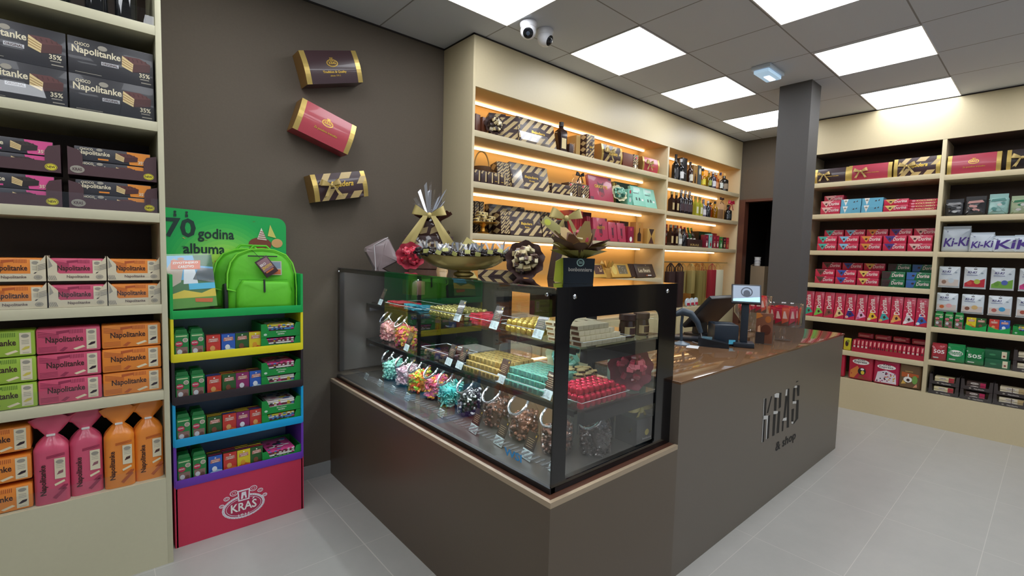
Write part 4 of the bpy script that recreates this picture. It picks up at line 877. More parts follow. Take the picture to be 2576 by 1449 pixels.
def griotte(F, txt=True):
    w, h = F.w, F.h; D = C('#5a2636', .4); F.poly([(w*.36, h*.78), (w*.44, h*.70), (w*.56, h*.70), (w*.64, h*.80), (w*.60, h*.55), (w*.62, h*.25), (w*.5, h*.15), (w*.38, h*.25), (w*.40, h*.55)], D)
    F.disc(w*.44, h*.28, w*.06, w*.06, C('#a02438', .3), 1); F.disc(w*.54, h*.26, w*.06, w*.06, C('#8a1c30', .3), 2); F.rect(0, 0, w*.14, h*.12, D); F.rect(w*.86, h*.88, w, h, D)
    if txt: F.text('GRIOTTE', w*.22, h*.50, w*.56, h*.13, GOLDF, 3)
griotte(F); one(m, 'chocolate_box', 'chocolate box', SU, 3.27, .04, Z, 'large crimson cherry chocolate box leaning on the second lit shelf', 'crimson cherry boxes', rx=R(-12))
for i in range(4): one(MB().box(0, .018, 0, .12, 0, .20, C(('#c8b04a', '#7a5a2a')[i % 2], .4)), 'chocolate_bar_box', 'box', SU, 3.61+.027*i, .10, Z, 'thin gold box edge right of the crimson box, %s of four' % nth(i, 4), 'thin gold boxes')
bouquet('sweets_bouquet', 'ball of mint green wrapped sweets on the second lit shelf', SU.at(3.70, .06, Z+.10), .085, '#e0d8b0', ['#7fc4ac', '#a8dcc8', '#2c6a5a'], (R(65), 0, R(-15)), 30, 6)
one(MB().box(0, .38, 0, .05, 0, .235, C('#1c4a44', .4)), 'chocolate_box', 'chocolate box', SU, 3.80, .19, Z, 'dark green box behind the mint boxes', None)
m = MB(); m.box(0, .075, 0, .09, 0, .15, C('#78c0ac', .4), .002); F = m.front(0, .075, 0, .15, 0); F.rect(.02, .11, .045, .14, C('#b03040', .4)); F.disc(.035, .05, .016, .022, C('#cfd8d4', .4)); F.rect(.01, .08, .06, .083, DKB)
one(m, 'chocolate_box', 'chocolate box', SU, 3.80, .03, Z, 'narrow mint box with a red square, second lit shelf', None)
for i in range(2):
    m = MB(); m.box(0, .21, 0, .03, 0, .20, C('#8fd0bc', .38, coat=.2), .002); F = m.front(0, .21, 0, .2, 0); F.text('nocc1', .03, .12, .09, .022, C('#24403c', .4)); F.rect(.045, .155, .15, .185, C('#c9e6dc', .4))
    for q in range(2): F.poly([(.05+.05*q, .055), (.08+.05*q, .055), (.075+.05*q, .085), (.055+.05*q, .085)], C('#33524c', .4))
    F.rect(.15, .055, .18, .075, WHT); one(m, 'chocolate_box', 'chocolate box', SU, 3.90+.215*i, .03+.012*i, Z, '%s mint green box leaning at right end of the second lit shelf' % ('left', 'right')[i], 'mint green boxes', rx=R(-16))
# ---- bay one, third shelf
Z = 1.605
t = thing('praline_stand', 'gold cake stand stacked with cream and brown pralines on the third lit shelf', 'cake stand', SU.at(2.14, .10, Z)); GLD = C('#c8923a', .25, .7)
part('base', t, MB().lathe([(.05, 0), (.052, .006), (.02, .02), (.014, .05), (.03, .072)], GLD, 20)); part('plate', t, MB().lathe([(.03, .07), (.105, .078), (.108, .084), (.02, .084)], GLD, 28))
for i in range(13):
    a, b = i % 5, i // 5
    tg = single('praline', MB().box(-.016, .016, -.014, .014, 0, .024, C('#dcc88a', .4), .003).box(-.017, -.002, -.015, .015, .008, .016, DKB), 'praline') if i == 0 else tg
    SU.put(tg, 2.14-.072+.036*a+(.018 if b else 0), .10+random.uniform(-.02, .02)-.01*b, Z+.085+.0245*b, 'cream and brown wrapped praline on the gold stand, %s layer' % ('lower', 'middle', 'top')[b], 'pralines on the gold stand', rz=random.uniform(-.3, .3))
for i in range(3): one(sbox(.038, .14, .245, seed=i, pitch=.02, txt=None), 'chocolate_box', 'chocolate box', SU, 2.075+.047*i, .18, Z, 'tall box edge behind the gold stand, %s of three' % nth(i, 3), GB1)
one(sbox(.36, .06, .235, seed=12, pitch=.065, txt=None), 'chocolate_box', 'chocolate box', SU, 2.25, .17, Z, 'large dark striped box at the back of the third lit shelf', GB1)
for i in range(2): one(sbox(.045, .10, .165, seed=i, pitch=.02, txt=None), 'chocolate_box', 'chocolate box', SU, 2.265+.042*i, .04, Z, 'diamond-edged box beside the third shelf front striped box, %s of two' % ('left', 'right')[i], GB1, rx=R(-6))
one(sbox(.33, .03, .185, seed=1, pitch=.062), 'chocolate_box', 'chocolate box', SU, 2.352, .03, Z, 'striped box with silver reflection at front of the third lit shelf', GB1, rx=R(-12))
one(sbox(.25, .04, .15, seed=15, pitch=.04, txt=None), 'chocolate_box', 'chocolate box', SU, 2.70, .04, Z, 'striped box right of the third shelf front box, partly hidden', GB1, rx=R(-8))
for i in range(4): one(sbox(.10, .08, .225, seed=20+i, pitch=.03, txt=None), 'chocolate_box', 'chocolate box', SU, 2.62+.105*i, .22, Z, 'striped box in the back row of the third lit shelf, %s of four' % nth(i, 4), GB1)
RC = [C('#b83a3e', .4), C('#a02c34', .4)]
for i in range(5): one(MB().box(0, .033, 0, .16, 0, .255, RC[i % 2], .003), 'chocolate_book_box', 'chocolate box', SU, 3.09+.036*i, .12, Z, 'red book-like box standing on the third lit shelf, %s of five' % nth(i, 5), 'red upright boxes', rx=0)
one(MB().box(0, .20, 0, .08, 0, .262, C('#5a1626', .4)), 'chocolate_box', 'chocolate box', SU, 3.28, .20, Z, 'deep red box behind the cherry boxes, third lit shelf', None)
for i in range(2): one(MB().box(0, .02, 0, .10, 0, .20, C('#9a3040', .4)), 'chocolate_box', 'chocolate box', SU, 3.27+.026*i, .05, Z, 'thin red box left of the third shelf cherry box, %s of two' % ('left', 'right')[i], 'thin red boxes', rx=R(-8))
for i, (x, w, h) in enumerate(((3.33, .20, .205), (3.54, .125, .178), (3.675, .125, .178))):
    m = MB(); m.box(0, w, 0, .03, 0, h, C('#b03a54', .36, coat=.3), .002); griotte(m.front(0, w, 0, h, 0), i == 0); one(m, 'chocolate_box', 'chocolate box', SU, x, .03, Z, '%s crimson cherry box on the third lit shelf' % ('largest', 'middle small', 'rightmost small')[i], 'crimson cherry boxes', rx=R(-8))
for i in range(3): one(MB().box(0, .035, 0, .06, 0, .215, C('#c05a2a', .4)), 'bar_box', 'box', SU, 3.79+.042*i, .19, Z, 'orange-red bar box at back of third lit shelf, %s of three' % nth(i, 3), 'orange red bar boxes')
one(MB().box(0, .13, 0, .08, 0, .215, C('#3a1e1a', .4)), 'chocolate_box', 'chocolate box', SU, 3.92, .19, Z, 'dark brown box behind the bottle picture box', None)
m = MB(); m.box(0, .09, 0, .06, 0, .155, C('#8a1c3a', .35, coat=.2), .002); F = m.front(0, .09, 0, .155, 0); F.disc(.045, .035, .02, .024, WHT); F.rect(.03, .115, .06, .14, C('#c9405a', .4)); one(m, 'bottle_box', 'chocolate box', SU, 3.835, .035, Z, 'magenta box with white oval, third lit shelf', None)
m = MB(); m.box(0, .12, 0, .07, 0, .205, C('#b07a3a', .45), .001); F = m.front(0, .12, 0, .205, 0); F.poly([(.03, .02), (.09, .02), (.09, .09), (.068, .11), (.066, .15), (.054, .15), (.052, .11), (.03, .09)], C('#33201c', .3)); F.disc(.06, .185, .01, .01, GOLDF); one(m, 'bottle_box', 'bottle box', SU, 3.965, .04, Z, 'tan wooden-look box with a dark bottle picture, third lit shelf', None)
m = MB(); m.box(0, .135, 0, .07, 0, .155, C('#c29a54', .4, .2), .001); F = m.front(0, .135, 0, .155, 0); F.poly([(.02, .15), (.115, .15), (.0675, .078)], C('#3a2622', .4)); F.poly([(.02, .004), (.115, .004), (.0675, .078)], C('#4a2c26', .4)); one(m, 'chocolate_box', 'chocolate box', SU, 4.16, .035, Z, 'gold box with hourglass pattern at right end of the third lit shelf', None)
# ---- bay one, fourth shelf
Z = 1.263
for i, (x, w) in enumerate(((3.34, .20), (3.62, .30))):
    m = MB(); m.box(0, w, 0, .04, 0, .135, C('#cda24a', .4, .2), .003); F = m.front(0, w, 0, .135, 0); F.rect(w*.22 if not i else w*.40, .03, w*.86, .12, C('#4a261c' if not i else '#6a6048', .35))
    rnd = random.Random(i)
    for q in range(9): F.disc(rnd.uniform(w*.45, w*.8), rnd.uniform(.04, .11), .008, .006, C('#c9a878' if not i else '#9a9484', .4), 2, 7)
    if i: F.disc(w*.2, .07, .035, .045, C('#d9bd62', .4), 1)
    one(m, 'chocolate_box', 'chocolate box', SU, x, .035, Z, ('smaller gold chocolate box showing nut chocolate, fourth lit shelf', 'wider gold chocolate box with grey window, fourth lit shelf')[i], 'gold chocolate boxes', rx=R(-24))
t = thing('praline_bag', 'small gold cellophane bag between the gold chocolate boxes', 'bag', SU.at(3.575, .07, Z)); m = MB(); puff(m, rrect(-.045, .045, 0, .10, .01), .05, C('#c79a4e', .3, .2), .3, 5); part('bag_body', t, m); m = MB(); ruffle(m, .012, .05, .10, .14, C('#d8b05c', .3, .2), 6, .25); part('bag_top', t, m)
for i in range(3): one(MB().box(0, .03, 0, .05, 0, .13, C('#3a2620', .4)), 'chocolate_box', 'chocolate box', SU, 3.94+.033*i, .06, Z, 'dark box edge left of the lettered dark box, %s of three' % nth(i, 3), 'dark box edges', rx=R(-18))
m = MB(); m.box(0, .33, 0, .03, 0, .14, C('#3c2a24', .4), .002); F = m.front(0, .33, 0, .14, 0); F.rect(.04, .04, .26, .11, C('#5a4a36', .4)); F.text('Les fleurs', .05, .05, .2, .04, C('#cfc2a4', .4), 1); F.rect(.16, .012, .18, .02, C('#c4682c', .4)); F.rect(.185, .012, .25, .02, WHT); F.disc(.2, .125, .006, .006, GREYP); one(m, 'chocolate_box', 'chocolate box', SU, 4.03, .04, Z, 'dark brown lettered chocolate box at right end of the fourth lit shelf', None, rx=R(-24))
# ---- bay two: bottles
BG = 'bottles on the lit shelves behind the counter'
def bt(x, y, z, h, r, body, cap, lab, label, sq=False):
    p = bottle('liqueur_bottle', h, r, body if not isinstance(body, str) else C(body, .08, coat=.4), C(cap, .35), C(lab, .45) if lab else None, 'bottle', sq); return SU.put(p, x, y, z, label, BG)
Z = 2.294
bt(4.66, .06, Z, .27, .036, '#141417', '#101012', '#3a3a3e', 'black bottle nearest the left end of the top bottle shelf')
bt(4.64, .16, Z, .28, .036, '#121214', '#c9c9cc', None, 'black bottle behind, left end of the top bottle shelf')
bt(4.75, .05, Z, .235, .035, '#16161a', '#d8d8dc', '#e6e6e8', 'short black bottle with white label, top bottle shelf')
m = MB(); m.box(0, .10, 0, .10, 0, .262, C('#222228', .3, coat=.2), .001); F = m.front(0, .1, 0, .26, 0); F.text('Reserve', .02, .10, .06, .018, SILV, 1, R(-12)); one(m, 'bottle_carton', 'bottle box', SU, 4.80, .06, Z, 'tall black bottle carton on the top bottle shelf', None)
bt(4.965, .06, Z, .235, .034, '#3a241c', '#2a1a16', '#e0dccb', 'brown bottle with white and red label, top bottle shelf')
m = MB(); m.box(0, .095, 0, .08, 0, .215, C('#9a7440', .45), .001); F = m.front(0, .095, 0, .215, 0); F.poly([(.03, .02), (.065, .02), (.065, .085), (.053, .10), (.053, .12), (.042, .12), (.042, .10), (.03, .085)], C('#3a2a1e', .3)); F.disc(.048, .15, .014, .016, GOLDF); one(m, 'bottle_carton', 'bottle box', SU, 5.02, .05, Z, 'tan bottle carton with bottle picture, top bottle shelf', None)
m = MB(); m.box(0, .075, 0, .08, 0, .225, C('#4a5458', .45), .001); F = m.front(0, .075, 0, .225, 0); F.disc(.038, .16, .022, .036, CRM); one(m, 'bottle_carton', 'bottle box', SU, 5.13, .05, Z, 'grey bottle carton with cream oval, top bottle shelf', None)
AMB = glass('amber_liquor', (.75, .45, .12), 1.2); YEL = glass('yellow_liquor', (.85, .78, .15), 1.2); CLR = JARG; GRNL = glass('green_liquor', (.55, .6, .2), 1.2)
for x, y, h, r, b, cp, lb, nm in ((5.27, .07, .21, .036, YEL, '#2a1c16', '#d8c83a', 'yellow bottle'), (5.35, .15, .23, .033, AMB, '#c9c2b0', '#d9d4c6', 'amber bottle at the back'), (5.38, .05, .20, .034, GRNL, '#d5d1c6', '#9aa04a', 'olive bottle'), (5.47, .05, .20, .040, '#3c3444', '#d0cdd0', '#c9c6cc', 'violet-black bottle'), (5.57, .06, .20, .034, AMB, '#c8c0ac', '#c88a5a', 'amber bottle at the front'), (5.66, .05, .21, .034, CLR, '#2e2a50', '#c8cfc8', 'clear bottle with blue cap'), (5.77, .06, .215, .055, '#17130f', '#d8a860', '#8a7a66', 'wide black bottle')):
    bt(x, y, Z, h, r, b, cp, lb, nm+' on the top bottle shelf')
Z = 1.954
p = bottle('miniature_bottle', .215, .036, C('#2c1a18', .2, coat=.2), C('#b9a66a', .3, .4), C('#c9b684', .4), 'bottle', True)
for i, x in enumerate((4.60, 4.69)): SU.put(p, x, .05, Z, 'square brown bottle at left end of the middle bottle shelf, %s one' % ('left', 'right')[i], BG)
p = bottle('liqueur_bottle', .255, .042, C('#1a1218', .08, coat=.5), C('#c4c1c4', .2, .5), C('#4a3a40', .3))
for i in range(3): SU.put(p, 4.80+.088*i, .06, Z, 'dark round-shouldered bottle with silver top, middle shelf, %s of three' % nth(i, 3), BG)
p = bottle('liqueur_bottle', .215, .042, C('#a8a83a', .15, coat=.4), C('#9a8a5a', .3, .3), C('#d8d6b8', .4), 'bottle', True)
for i in range(2): SU.put(p, 5.10+.092*i, .05, Z, 'yellow-green bottle with wavy cream label, middle shelf, %s one' % ('left', 'right')[i], BG)
for i in range(4): bt(5.06+.085*i, .17, Z, .24, .026, CLR, '#b8b4ac', None, 'clear bottle in back row of the middle bottle shelf, %s of four' % nth(i, 4))
for x, y, h, r, b, cp, lb, nm in ((5.30, .06, .20, .036, '#6a6270', '#8a8690', '#cfcdd2', 'grey bottle with pale label'), (5.39, .05, .19, .034, '#16161c', '#d8d8dc', None, 'small black bottle with white cap'), (5.47, .06, .18, .028, AMB, '#2e1c16', None, 'small amber bottle'), (5.56, .05, .20, .034, YEL, '#22201c', None, 'rounded yellow bottle'), (5.905, .05, .19, .046, '#14171a', '#1a1a1c', '#2a3236', 'black bottle under a red bow')):
    bt(x, y, Z, h, r, b, cp, lb, nm+', middle bottle shelf')
t = thing('gift_package', 'cellophane wrapped gift standing on the middle bottle shelf', 'gift package', SU.at(5.72, .09, Z)); m = MB(); puff(m, rrect(-.09, .09, 0, .13, .01), .08, C('#8a6848', .4), .2, 5); part('package_body', t, m); part('cellophane', t, MB().lathe([(.09, .11), (.085, .18), (.03, .225), (.07, .26)], FILM, 10))
part('ribbon_bow', t, bow_mb((0, -.03, .235), .05, C('#3a1a1a', .4)))
one(bow_mb((0, 0, 0), .075, C('#b01c3c', .35)), 'ribbon_bow', 'ribbon', SU, 5.905, .03, Z+.20, 'bright red ribbon bow on the black bottle, middle bottle shelf', None)
Z = 1.603
for i, x in enumerate((4.61, 4.70)): bt(x, .05, Z, .22, .036, '#2c1a18', '#8a8270', '#c9b684', 'square brown bottle at left end of the lowest bottle shelf, %s one' % ('left', 'right')[i], True)
bt(4.79, .05, Z, .19, .032, '#8a8578', '#c8c4ba', '#dfe0da', 'grey bottle with white label, lowest bottle shelf')
bt(4.88, .05, Z, .19, .036, '#15151a', '#15151a', None, 'black bottle in front, lowest bottle shelf')
for i in range(5): bt(4.74+.075*i, .18, Z, .235, .03, ('#5a2018', '#3a1a16')[i % 2], '#a83426', '#b0563a', 'red capped bottle in back row, lowest bottle shelf, %s of five' % nth(i, 5))
t = thing('bottle_crate', 'dark crate for leaning wine bottles on the lowest bottle shelf', 'crate', SU.at(4.94, .03, Z)); CR = C('#35201e', .45)
part('crate_body', t, MB().box(0, .33, 0, .012, 0, .085, CR, .003).box(0, .33, .14, .15, 0, .10, CR, .003).box(0, .012, .012, .14, 0, .09, CR).box(.318, .33, .012, .14, 0, .09, CR).box(.012, .318, .012, .14, 0, .008, CR)); m = MB(); F = m.front(0, .33, 0, .085, 0); F.text('KRAS', .06, .012, .19, .022, GOLD); part('lettering', t, m)
for i in range(4):
    o = bt(4.985+.075*i, .10, Z+.014, .21, .027, ('#3a1a18', '#6a2018', '#2c5a2c', '#3a2a1a')[i], ('#b0302a', '#b0302a', '#5a9a3a', '#8a9a3a')[i], '#e4e2d8', 'white labelled wine bottle leaning in the dark crate, %s of four' % nth(i, 4)); o.rotation_euler = (R(-6), R(-12), 0)
for i, (x, c, h, lb) in enumerate(((5.34, '#7a1c34', .15, '#e0dcd6'), (5.43, '#84c4bc', .165, '#a03040'), (5.53, '#8a2036', .15, '#d0b8a0'), (5.61, '#8a1c30', .15, '#e0dcd6'), (5.70, '#2c7a34', .14, '#cfe0c8'), (5.79, '#3a2420', .14, '#c9a878'), (5.87, '#b02434', .14, '#c88a5a'))):
    m = MB(); m.box(0, .07, 0, .06, 0, h, C(c, .38, coat=.2), .002); F = m.front(0, .07, 0, h, 0); F.disc(.035, .04, .018, .026, C(lb, .4)); F.rect(.02, h-.04, .045, h-.02, C('#c84a58', .4)); F.rect(.012, .075, .055, .079, C(lb, .4)); one(m, 'praline_box', 'chocolate box', SU, x, .03, Z, ('dark crimson', 'mint', 'wine red', 'deep red', 'green', 'brown', 'bright red')[i]+' small box at front of the lowest bottle shelf', 'small boxes on the lowest bottle shelf')
one(MB().box(0, .30, 0, .09, 0, .19, C('#2a1c18', .4)).box(.01, .29, -.001, 0, .14, .185, C('#24421f', .4)), 'carton', 'box', SU, 5.33, .11, Z, 'dark carton behind the small boxes, lowest bottle shelf', None)
for i in range(5): one(MB().box(0, .07, 0, .05, 0, .20, C('#b82c40', .4)).box(.012, .058, -.001, 0, .12, .17, C('#d88a7a', .4)), 'chocolate_box', 'chocolate box', SU, 5.66+.078*i, .24, Z, 'red box at the back right of the lowest bottle shelf, %s of five' % nth(i, 5), 'red boxes at the back')
# ---- gift bags hanging from a rail
part('rail', unitU, MB().tube([(4.44, .10, 1.43), (6.07, .10, 1.43)], .008, C('#c9b98a', .3, .6), 10), 'metal rail')
def gbag(w, d, h, c, hl, hc):
    t = thing('paper_bag', 'x', 'paper bag'); B = C(c, .55); m = MB(); m.box(0, w, 0, d, -hl-h, -hl, B, .001); part('bag_body', t, m); HC = C(hc, .5)
    for y in (0.002, d-.002): part('handle', t, MB().tube([(w*.25, y, -hl-.005), (w*.27, y, -hl*.55), (w*.42, d/2, -.008), (w*.58, d/2, -.008), (w*.73, y, -hl*.55), (w*.75, y, -hl-.005)], .0035, HC, 6))
    return t
specs = [(.11, .06, .42, '#33201f', .10, '#2a1a1a')]*4 + [(.075, .06, .26, '#9a8a52', .09, '#c9b070')]*4 + [(.075, .06, .40, '#85763f', .09, '#b98a4a')]*4 + [(.13, .05, .34, '#96202e', .08, '#96202e')]*2 + [(.20, .07, .38, '#e3dfc0', .08, '#c9b070')]
xs = [4.60, 4.70, 4.79, 4.88, 5.00, 5.07, 5.14, 5.20, 5.25, 5.31, 5.37, 5.43, 5.46, 5.50, 5.68]
ys = [.03, .08, .03, .09, .10, .03, .09, .12, .03, .09, .13, .08, .12, .02, .05]
for i, (s, x, y) in enumerate(zip(specs, xs, ys)):
    t = gbag(*s); t.location = SU.at(x, y, 1.425); t.rotation_euler.z = 0
    nm = 'dark brown' if i < 4 else 'narrow light olive' if i < 8 else 'long olive' if i < 12 else 'red' if i < 14 else 'cream white'; k = i if i < 4 else i-4 if i < 8 else i-8 if i < 12 else i-12; n = 4 if i < 12 else 2
    t['label'] = '%s paper bag hanging from the rail%s' % (nm, ', %s of its colour' % nth(k, n) if i < 14 else ' at the right end'); t['group'] = 'paper bags on the rail'
p = single('sweet_tin', MB().lathe([(.045, 0), (.048, .004), (.048, .016), (.045, .02)], C('#c8dce6', .3), 24, Matrix.Rotation(R(90), 4, 'X')).lathe([(.036, .0205), (.036, .021)], C('#e9ecee', .3), 20, Matrix.Rotation(R(90), 4, 'X')).box(-.03, .03, -.024, -.022, -.035, -.005, C('#b8324a', .4)), 'tin')
for i in range(3): SU.put(p, 5.02+.10*i, .05+.004*i, .930+.048, 'round pale blue tin standing under the bags, %s of three' % nth(i, 3), 'round tins')
# ================================================================ DISPLAY CASE CONTENTS
def fc(x, y): return -math.atan2(x, y)
DZ = .6455
# candy jars: tilted glass jars with chrome rims and loose sweets inside
def jar_proto():
    t = thing('candy_jar', 'x', 'candy jar'); RG = [(0, .0, .050, 0), (0, .004, .062, 0), (0, .02, .069, 0), (0, .085, .071, 0), (-.003, .118, .070, 12), (-.016, .145, .064, 32), (-.030, .160, .055, 48)]
    N = 28; vs = []
    for cy, cz, r, th in RG: vs += [(r*math.cos(2*math.pi*i/N), cy+r*math.sin(2*math.pi*i/N)*math.cos(R(th)), cz+r*math.sin(2*math.pi*i/N)*math.sin(R(th))) for i in range(N)]
    m = MB(); m.add(vs, [(k*N+i, k*N+(i+1) % N, (k+1)*N+(i+1) % N, (k+1)*N+i) for k in range(len(RG)-1) for i in range(N)] + [tuple(range(N-1, -1, -1))], JARG); part('glass_body', t, m)
    cy, cz, r, th = RG[-1]; RIM = C('#d4d8dc', .12, .9)
    part('rim', t, MB().tube([(r*math.cos(2*math.pi*i/N), cy+r*math.sin(2*math.pi*i/N)*math.cos(R(th)), cz+r*math.sin(2*math.pi*i/N)*math.sin(R(th))) for i in range(N)], .006, RIM, 8, True)); return Proto(t)
jp = jar_proto()
def jar_fill(kind, cols, seed, dens=230, size=.0085):
    rnd = random.Random(seed); m = MB(); mats = [C(c, .35, coat=.25) for c in cols]; k = 0
    while k < dens:
        x, y, z = rnd.uniform(-.062, .062), rnd.uniform(-.062, .062), rnd.uniform(.010, .125); rr = math.hypot(x, y)
        if rr > .061 or (rr < .050 and z < .095) or z > .118-.25*abs(x)+.2*y: continue
        k += 1; s = size*rnd.uniform(.85, 1.15); M = Matrix.Translation((x, y, z)) @ Matrix.Rotation(rnd.random()*3, 4, 'X') @ Matrix.Rotation(rnd.random()*3, 4, 'Z'); mt = rnd.choice(mats)
        if kind == 'ball': m.ball((0, 0, 0), s, mt, 7, (1, 1, .9), M)
        elif kind == 'bean': m.ball((0, 0, 0), s, mt, 6, (.75, 1.25, .7), M)
        elif kind == 'stick': m.box(-s*.35, s*.35, -s*1.8, s*1.8, -s*.3, s*.3, mt, 0, M)
        else: m.box(-s, s, -s*.8, s*.8, -s*.5, s*.5, mt, 0, M)
    m.lathe([(.04, .008), (.052, .02), (.052, .09), (.03, .105), (1e-5, .105)], mats[0], 16); return m
jars = [(2.76, 1.42, 'ball', ['#7fc9b4', '#a5dccb'], 'mint green balls'), (2.58, 1.42, 'cube', ['#d8b4bc', '#e6d6d8', '#c79aa8'], 'pale pink sweets'), (2.42, 1.42, 'cube', ['#e0862a', '#8ac43a', '#d84a3a', '#e6c83a'], 'multicoloured jelly sweets'),
    (2.26, 1.43, 'cube', ['#d84a78', '#e6a83a', '#e07a9a'], 'pink and yellow sweets'), (2.10, 1.42, 'stick', ['#4fbcb4', '#8adad0', '#2f948c'], 'turquoise wrapped sticks'), (1.92, 1.42, 'bean', ['#1a181c', '#2a262c', '#dcdcde'], 'black and white beans'),
    (1.72, 1.43, 'ball', ['#5a3a2c', '#7a4e38', '#3a241c'], 'brown chocolate balls'), (1.52, 1.42, 'ball', ['#6a4432', '#4a2e24', '#8a5c44'], 'glossy brown chocolate balls'), (1.325, 1.43, 'ball', ['#5f3c2e', '#8a6450', '#3e2820'], 'mixed brown chocolate balls'), (1.215, 1.545, 'bean', ['#2e221e', '#40302a', '#1c1614'], 'dark coffee beans')]
for i, (y, x, kd, cs, nm) in enumerate(jars):
    SC.put(jp, -y, x-1.174, DZ, 'tilted glass jar of %s on the floor of the display case' % nm, 'tilted candy jars', rz=R(-8))
    o = jar_fill(kd, cs, i).build('sweets'); o.location = SC.at(-y, x-1.174, DZ+.001); o.rotation_euler.z = SC.rz; tag(o, '%s filling a tilted jar on the case floor' % nm, 'sweets', None, 'stuff')
for i, (y, cs, nm) in enumerate(((2.80, ['#d99a98', '#c77f84', '#e2b6ae'], 'salmon pink'), (2.60, ['#d0567a', '#e2a03a', '#b6c24a', '#d86a5a'], 'fruit coloured'))):
    SC.put(jp, -y, .25, .8855, 'upper tilted jar of %s sweets, on the middle glass shelf' % nm, 'tilted candy jars', rz=R(-12)); o = jar_fill('cube', cs, 30+i).build('sweets'); o.location = SC.at(-y, .25, .8855); tag(o, '%s sweets filling a jar on the middle glass shelf' % nm, 'sweets', None, 'stuff')
# price tags
def ptag(cw=.058, top=True, txt=None):
    t = thing('price_tag', 'x', 'price tag'); CD = C('#2e211d', .4, coat=.2); M = Matrix.Rotation(R(-22), 4, 'X'); m = MB()
    m.box(-cw/2-.003, cw/2+.003, .001, .0022, 0, .050 if not top else .118, ACRY, 0, M); m.tube([(cw*.42, .01, .03), (cw*.5, .045, .0)], .0012, ACRY, 5); m.tube([(-cw*.42, .01, .03), (-cw*.5, .045, .0)], .0012, ACRY, 5); part('holder', t, m)
    m = MB(); m.box(-cw/2, cw/2, -.0008, .0008, .003, .040, C('#cfdfe0', .4), 0, M); F = Face(m, M @ Vector((-cw/2, -.0008, .003)), (1, 0, 0), M.to_3x3() @ Vector((0, 0, 1)), cw, .037)
    for k in range(5): F.rect(.004, .030-.005*k, .024-.003*(k % 2), .0315-.005*k, C('#8a9a9e', .5)); F.rect(.031, .030-.005*k, .048+.002*(k % 3), .0315-.005*k, C('#8a9a9e', .5))
    F.text('2,50', cw*.66, .004, .014, .006, C('#3a444a', .5)); part('price_label', t, m)
    if top:
        m = MB(); m.box(-cw/2, cw/2, -.0004, .0008, .042, .112, CD, 0, M); F = Face(m, M @ Vector((-cw/2, -.0004, .042)), (1, 0, 0), M.to_3x3() @ Vector((0, 0, 1)), cw, .07); F.disc(cw-.010, .060, .004, .005, GOLDF, 1, 8)
        if txt: F.text(txt, .006, .052, .032, .010, CRM)
        for k in range(5): F.rect(.010+.002*(k % 2), .042-.008*k, cw-.012-.003*(k % 3), .044-.008*k, C('#b09a78', .5))
        part('info_card', t, m)
    return Proto(t)
ts, tl, tl2 = ptag(.060, False), ptag(.066, True), ptag(.066, True, 'Griotte')
for i, y in enumerate((2.84, 2.65, 2.48, 2.31, 1.97)): SC.put(ts, -y, .095, DZ, 'small pale price label before the jars on the case floor, %s' % nth(i, 5), 'small price labels', rz=R(-8))
for i, y in enumerate((1.70, 1.52, 1.345, 1.19)): SC.put(tl, -y, .095, DZ, 'price tag with dark info card before the jars on the case floor, %s' % nth(i, 4), 'price tags on the case floor', rz=R(-8))
for i, y in enumerate((2.46, 2.02, 1.925, 1.605, 1.315)): SC.put(tl if i < 4 else tl2, -y, .168, .8855, 'price tag with dark info card on the middle glass shelf, %s' % nth(i, 5), 'price tags on the middle glass shelf', rz=R(-8))
for i, y in enumerate((2.80, 1.95, 1.66, 1.375)): SC.put(tl, -y, .168, 1.1205, 'price tag with dark info card on the top glass shelf, %s' % nth(i, 4), 'price tags on the top glass shelf', rz=R(-8))
# trays and pralines
def atray(w, d, h, side, x, y, z, lab):
    m = MB(); T = .002; A = ACRY
    m.box(0, w, 0, d, 0, T, A); m.box(0, w, 0, T, T, h, A); m.box(0, w, d-T, d, T, h, A); m.box(0, T, T, d-T, T, h, A); m.box(w-T, w, T, d-T, T, h, A)
    m.tube([(0, 0, h), (w, 0, h), (w, d, h), (0, d, h)], .0014, C('#dfe6e8', .15), 5, True); one(m, 'acrylic_tray', 'tray', side, x, y, z, lab, 'clear acrylic trays')
def pile(p, side, x, y, z, nx, ny, nz, sx, sy, sz, lab, grp, step=0.0, jit=.002, rot=.12):
    n = 0
    for k in range(nz):
        for j in range(ny):
            for i in range(nx):
                if not (j == 0 or k == nz-1 or i in (0, nx-1) or (step and (j <= 1))): continue
                xx = x+(i+.5)*sx+(nx*sx*step*k*.5 if 0 else 0); yy = y+(j+.5)*sy+k*step
                side.put(p, xx+random.uniform(-jit, jit), yy+random.uniform(-jit, jit), z+k*sz, lab, grp, rz=random.uniform(-rot, rot)); n += 1
    return n
def cube_praline(c, c2, s=.026):
    m = MB(); m.box(-s/2, s/2, -s/2, s/2, 0, s*.92, C(c, .28, .35), .003); F = m.front(-s*.38, s*.38, s*.10, s*.84, -s/2); F.rect(0, 0, F.w, F.h, C(c2, .35, .2)); G = Face(m, (-s*.38, -s*.38, s*.92), (1, 0, 0), (0, 1, 0), s*.76, s*.76); G.rect(s*.1, s*.1, s*.6, s*.6, C(c2, .35, .2)); return single('cube_praline', m, 'cube praline')
def foil(c, c2, r=.016, h=.026):
    m = MB(); m.lathe([(r*.8, 0), (r, h*.25), (r*.98, h*.7), (r*.7, h*.97), (1e-5, h)], C(c, .22, .55, bump=.4, scale=300), 10); m.lathe([(r*.45, h*.985), (1e-5, h*1.01)], C(c2, .3, .4), 8); return single('foil_praline', m, 'foil praline')
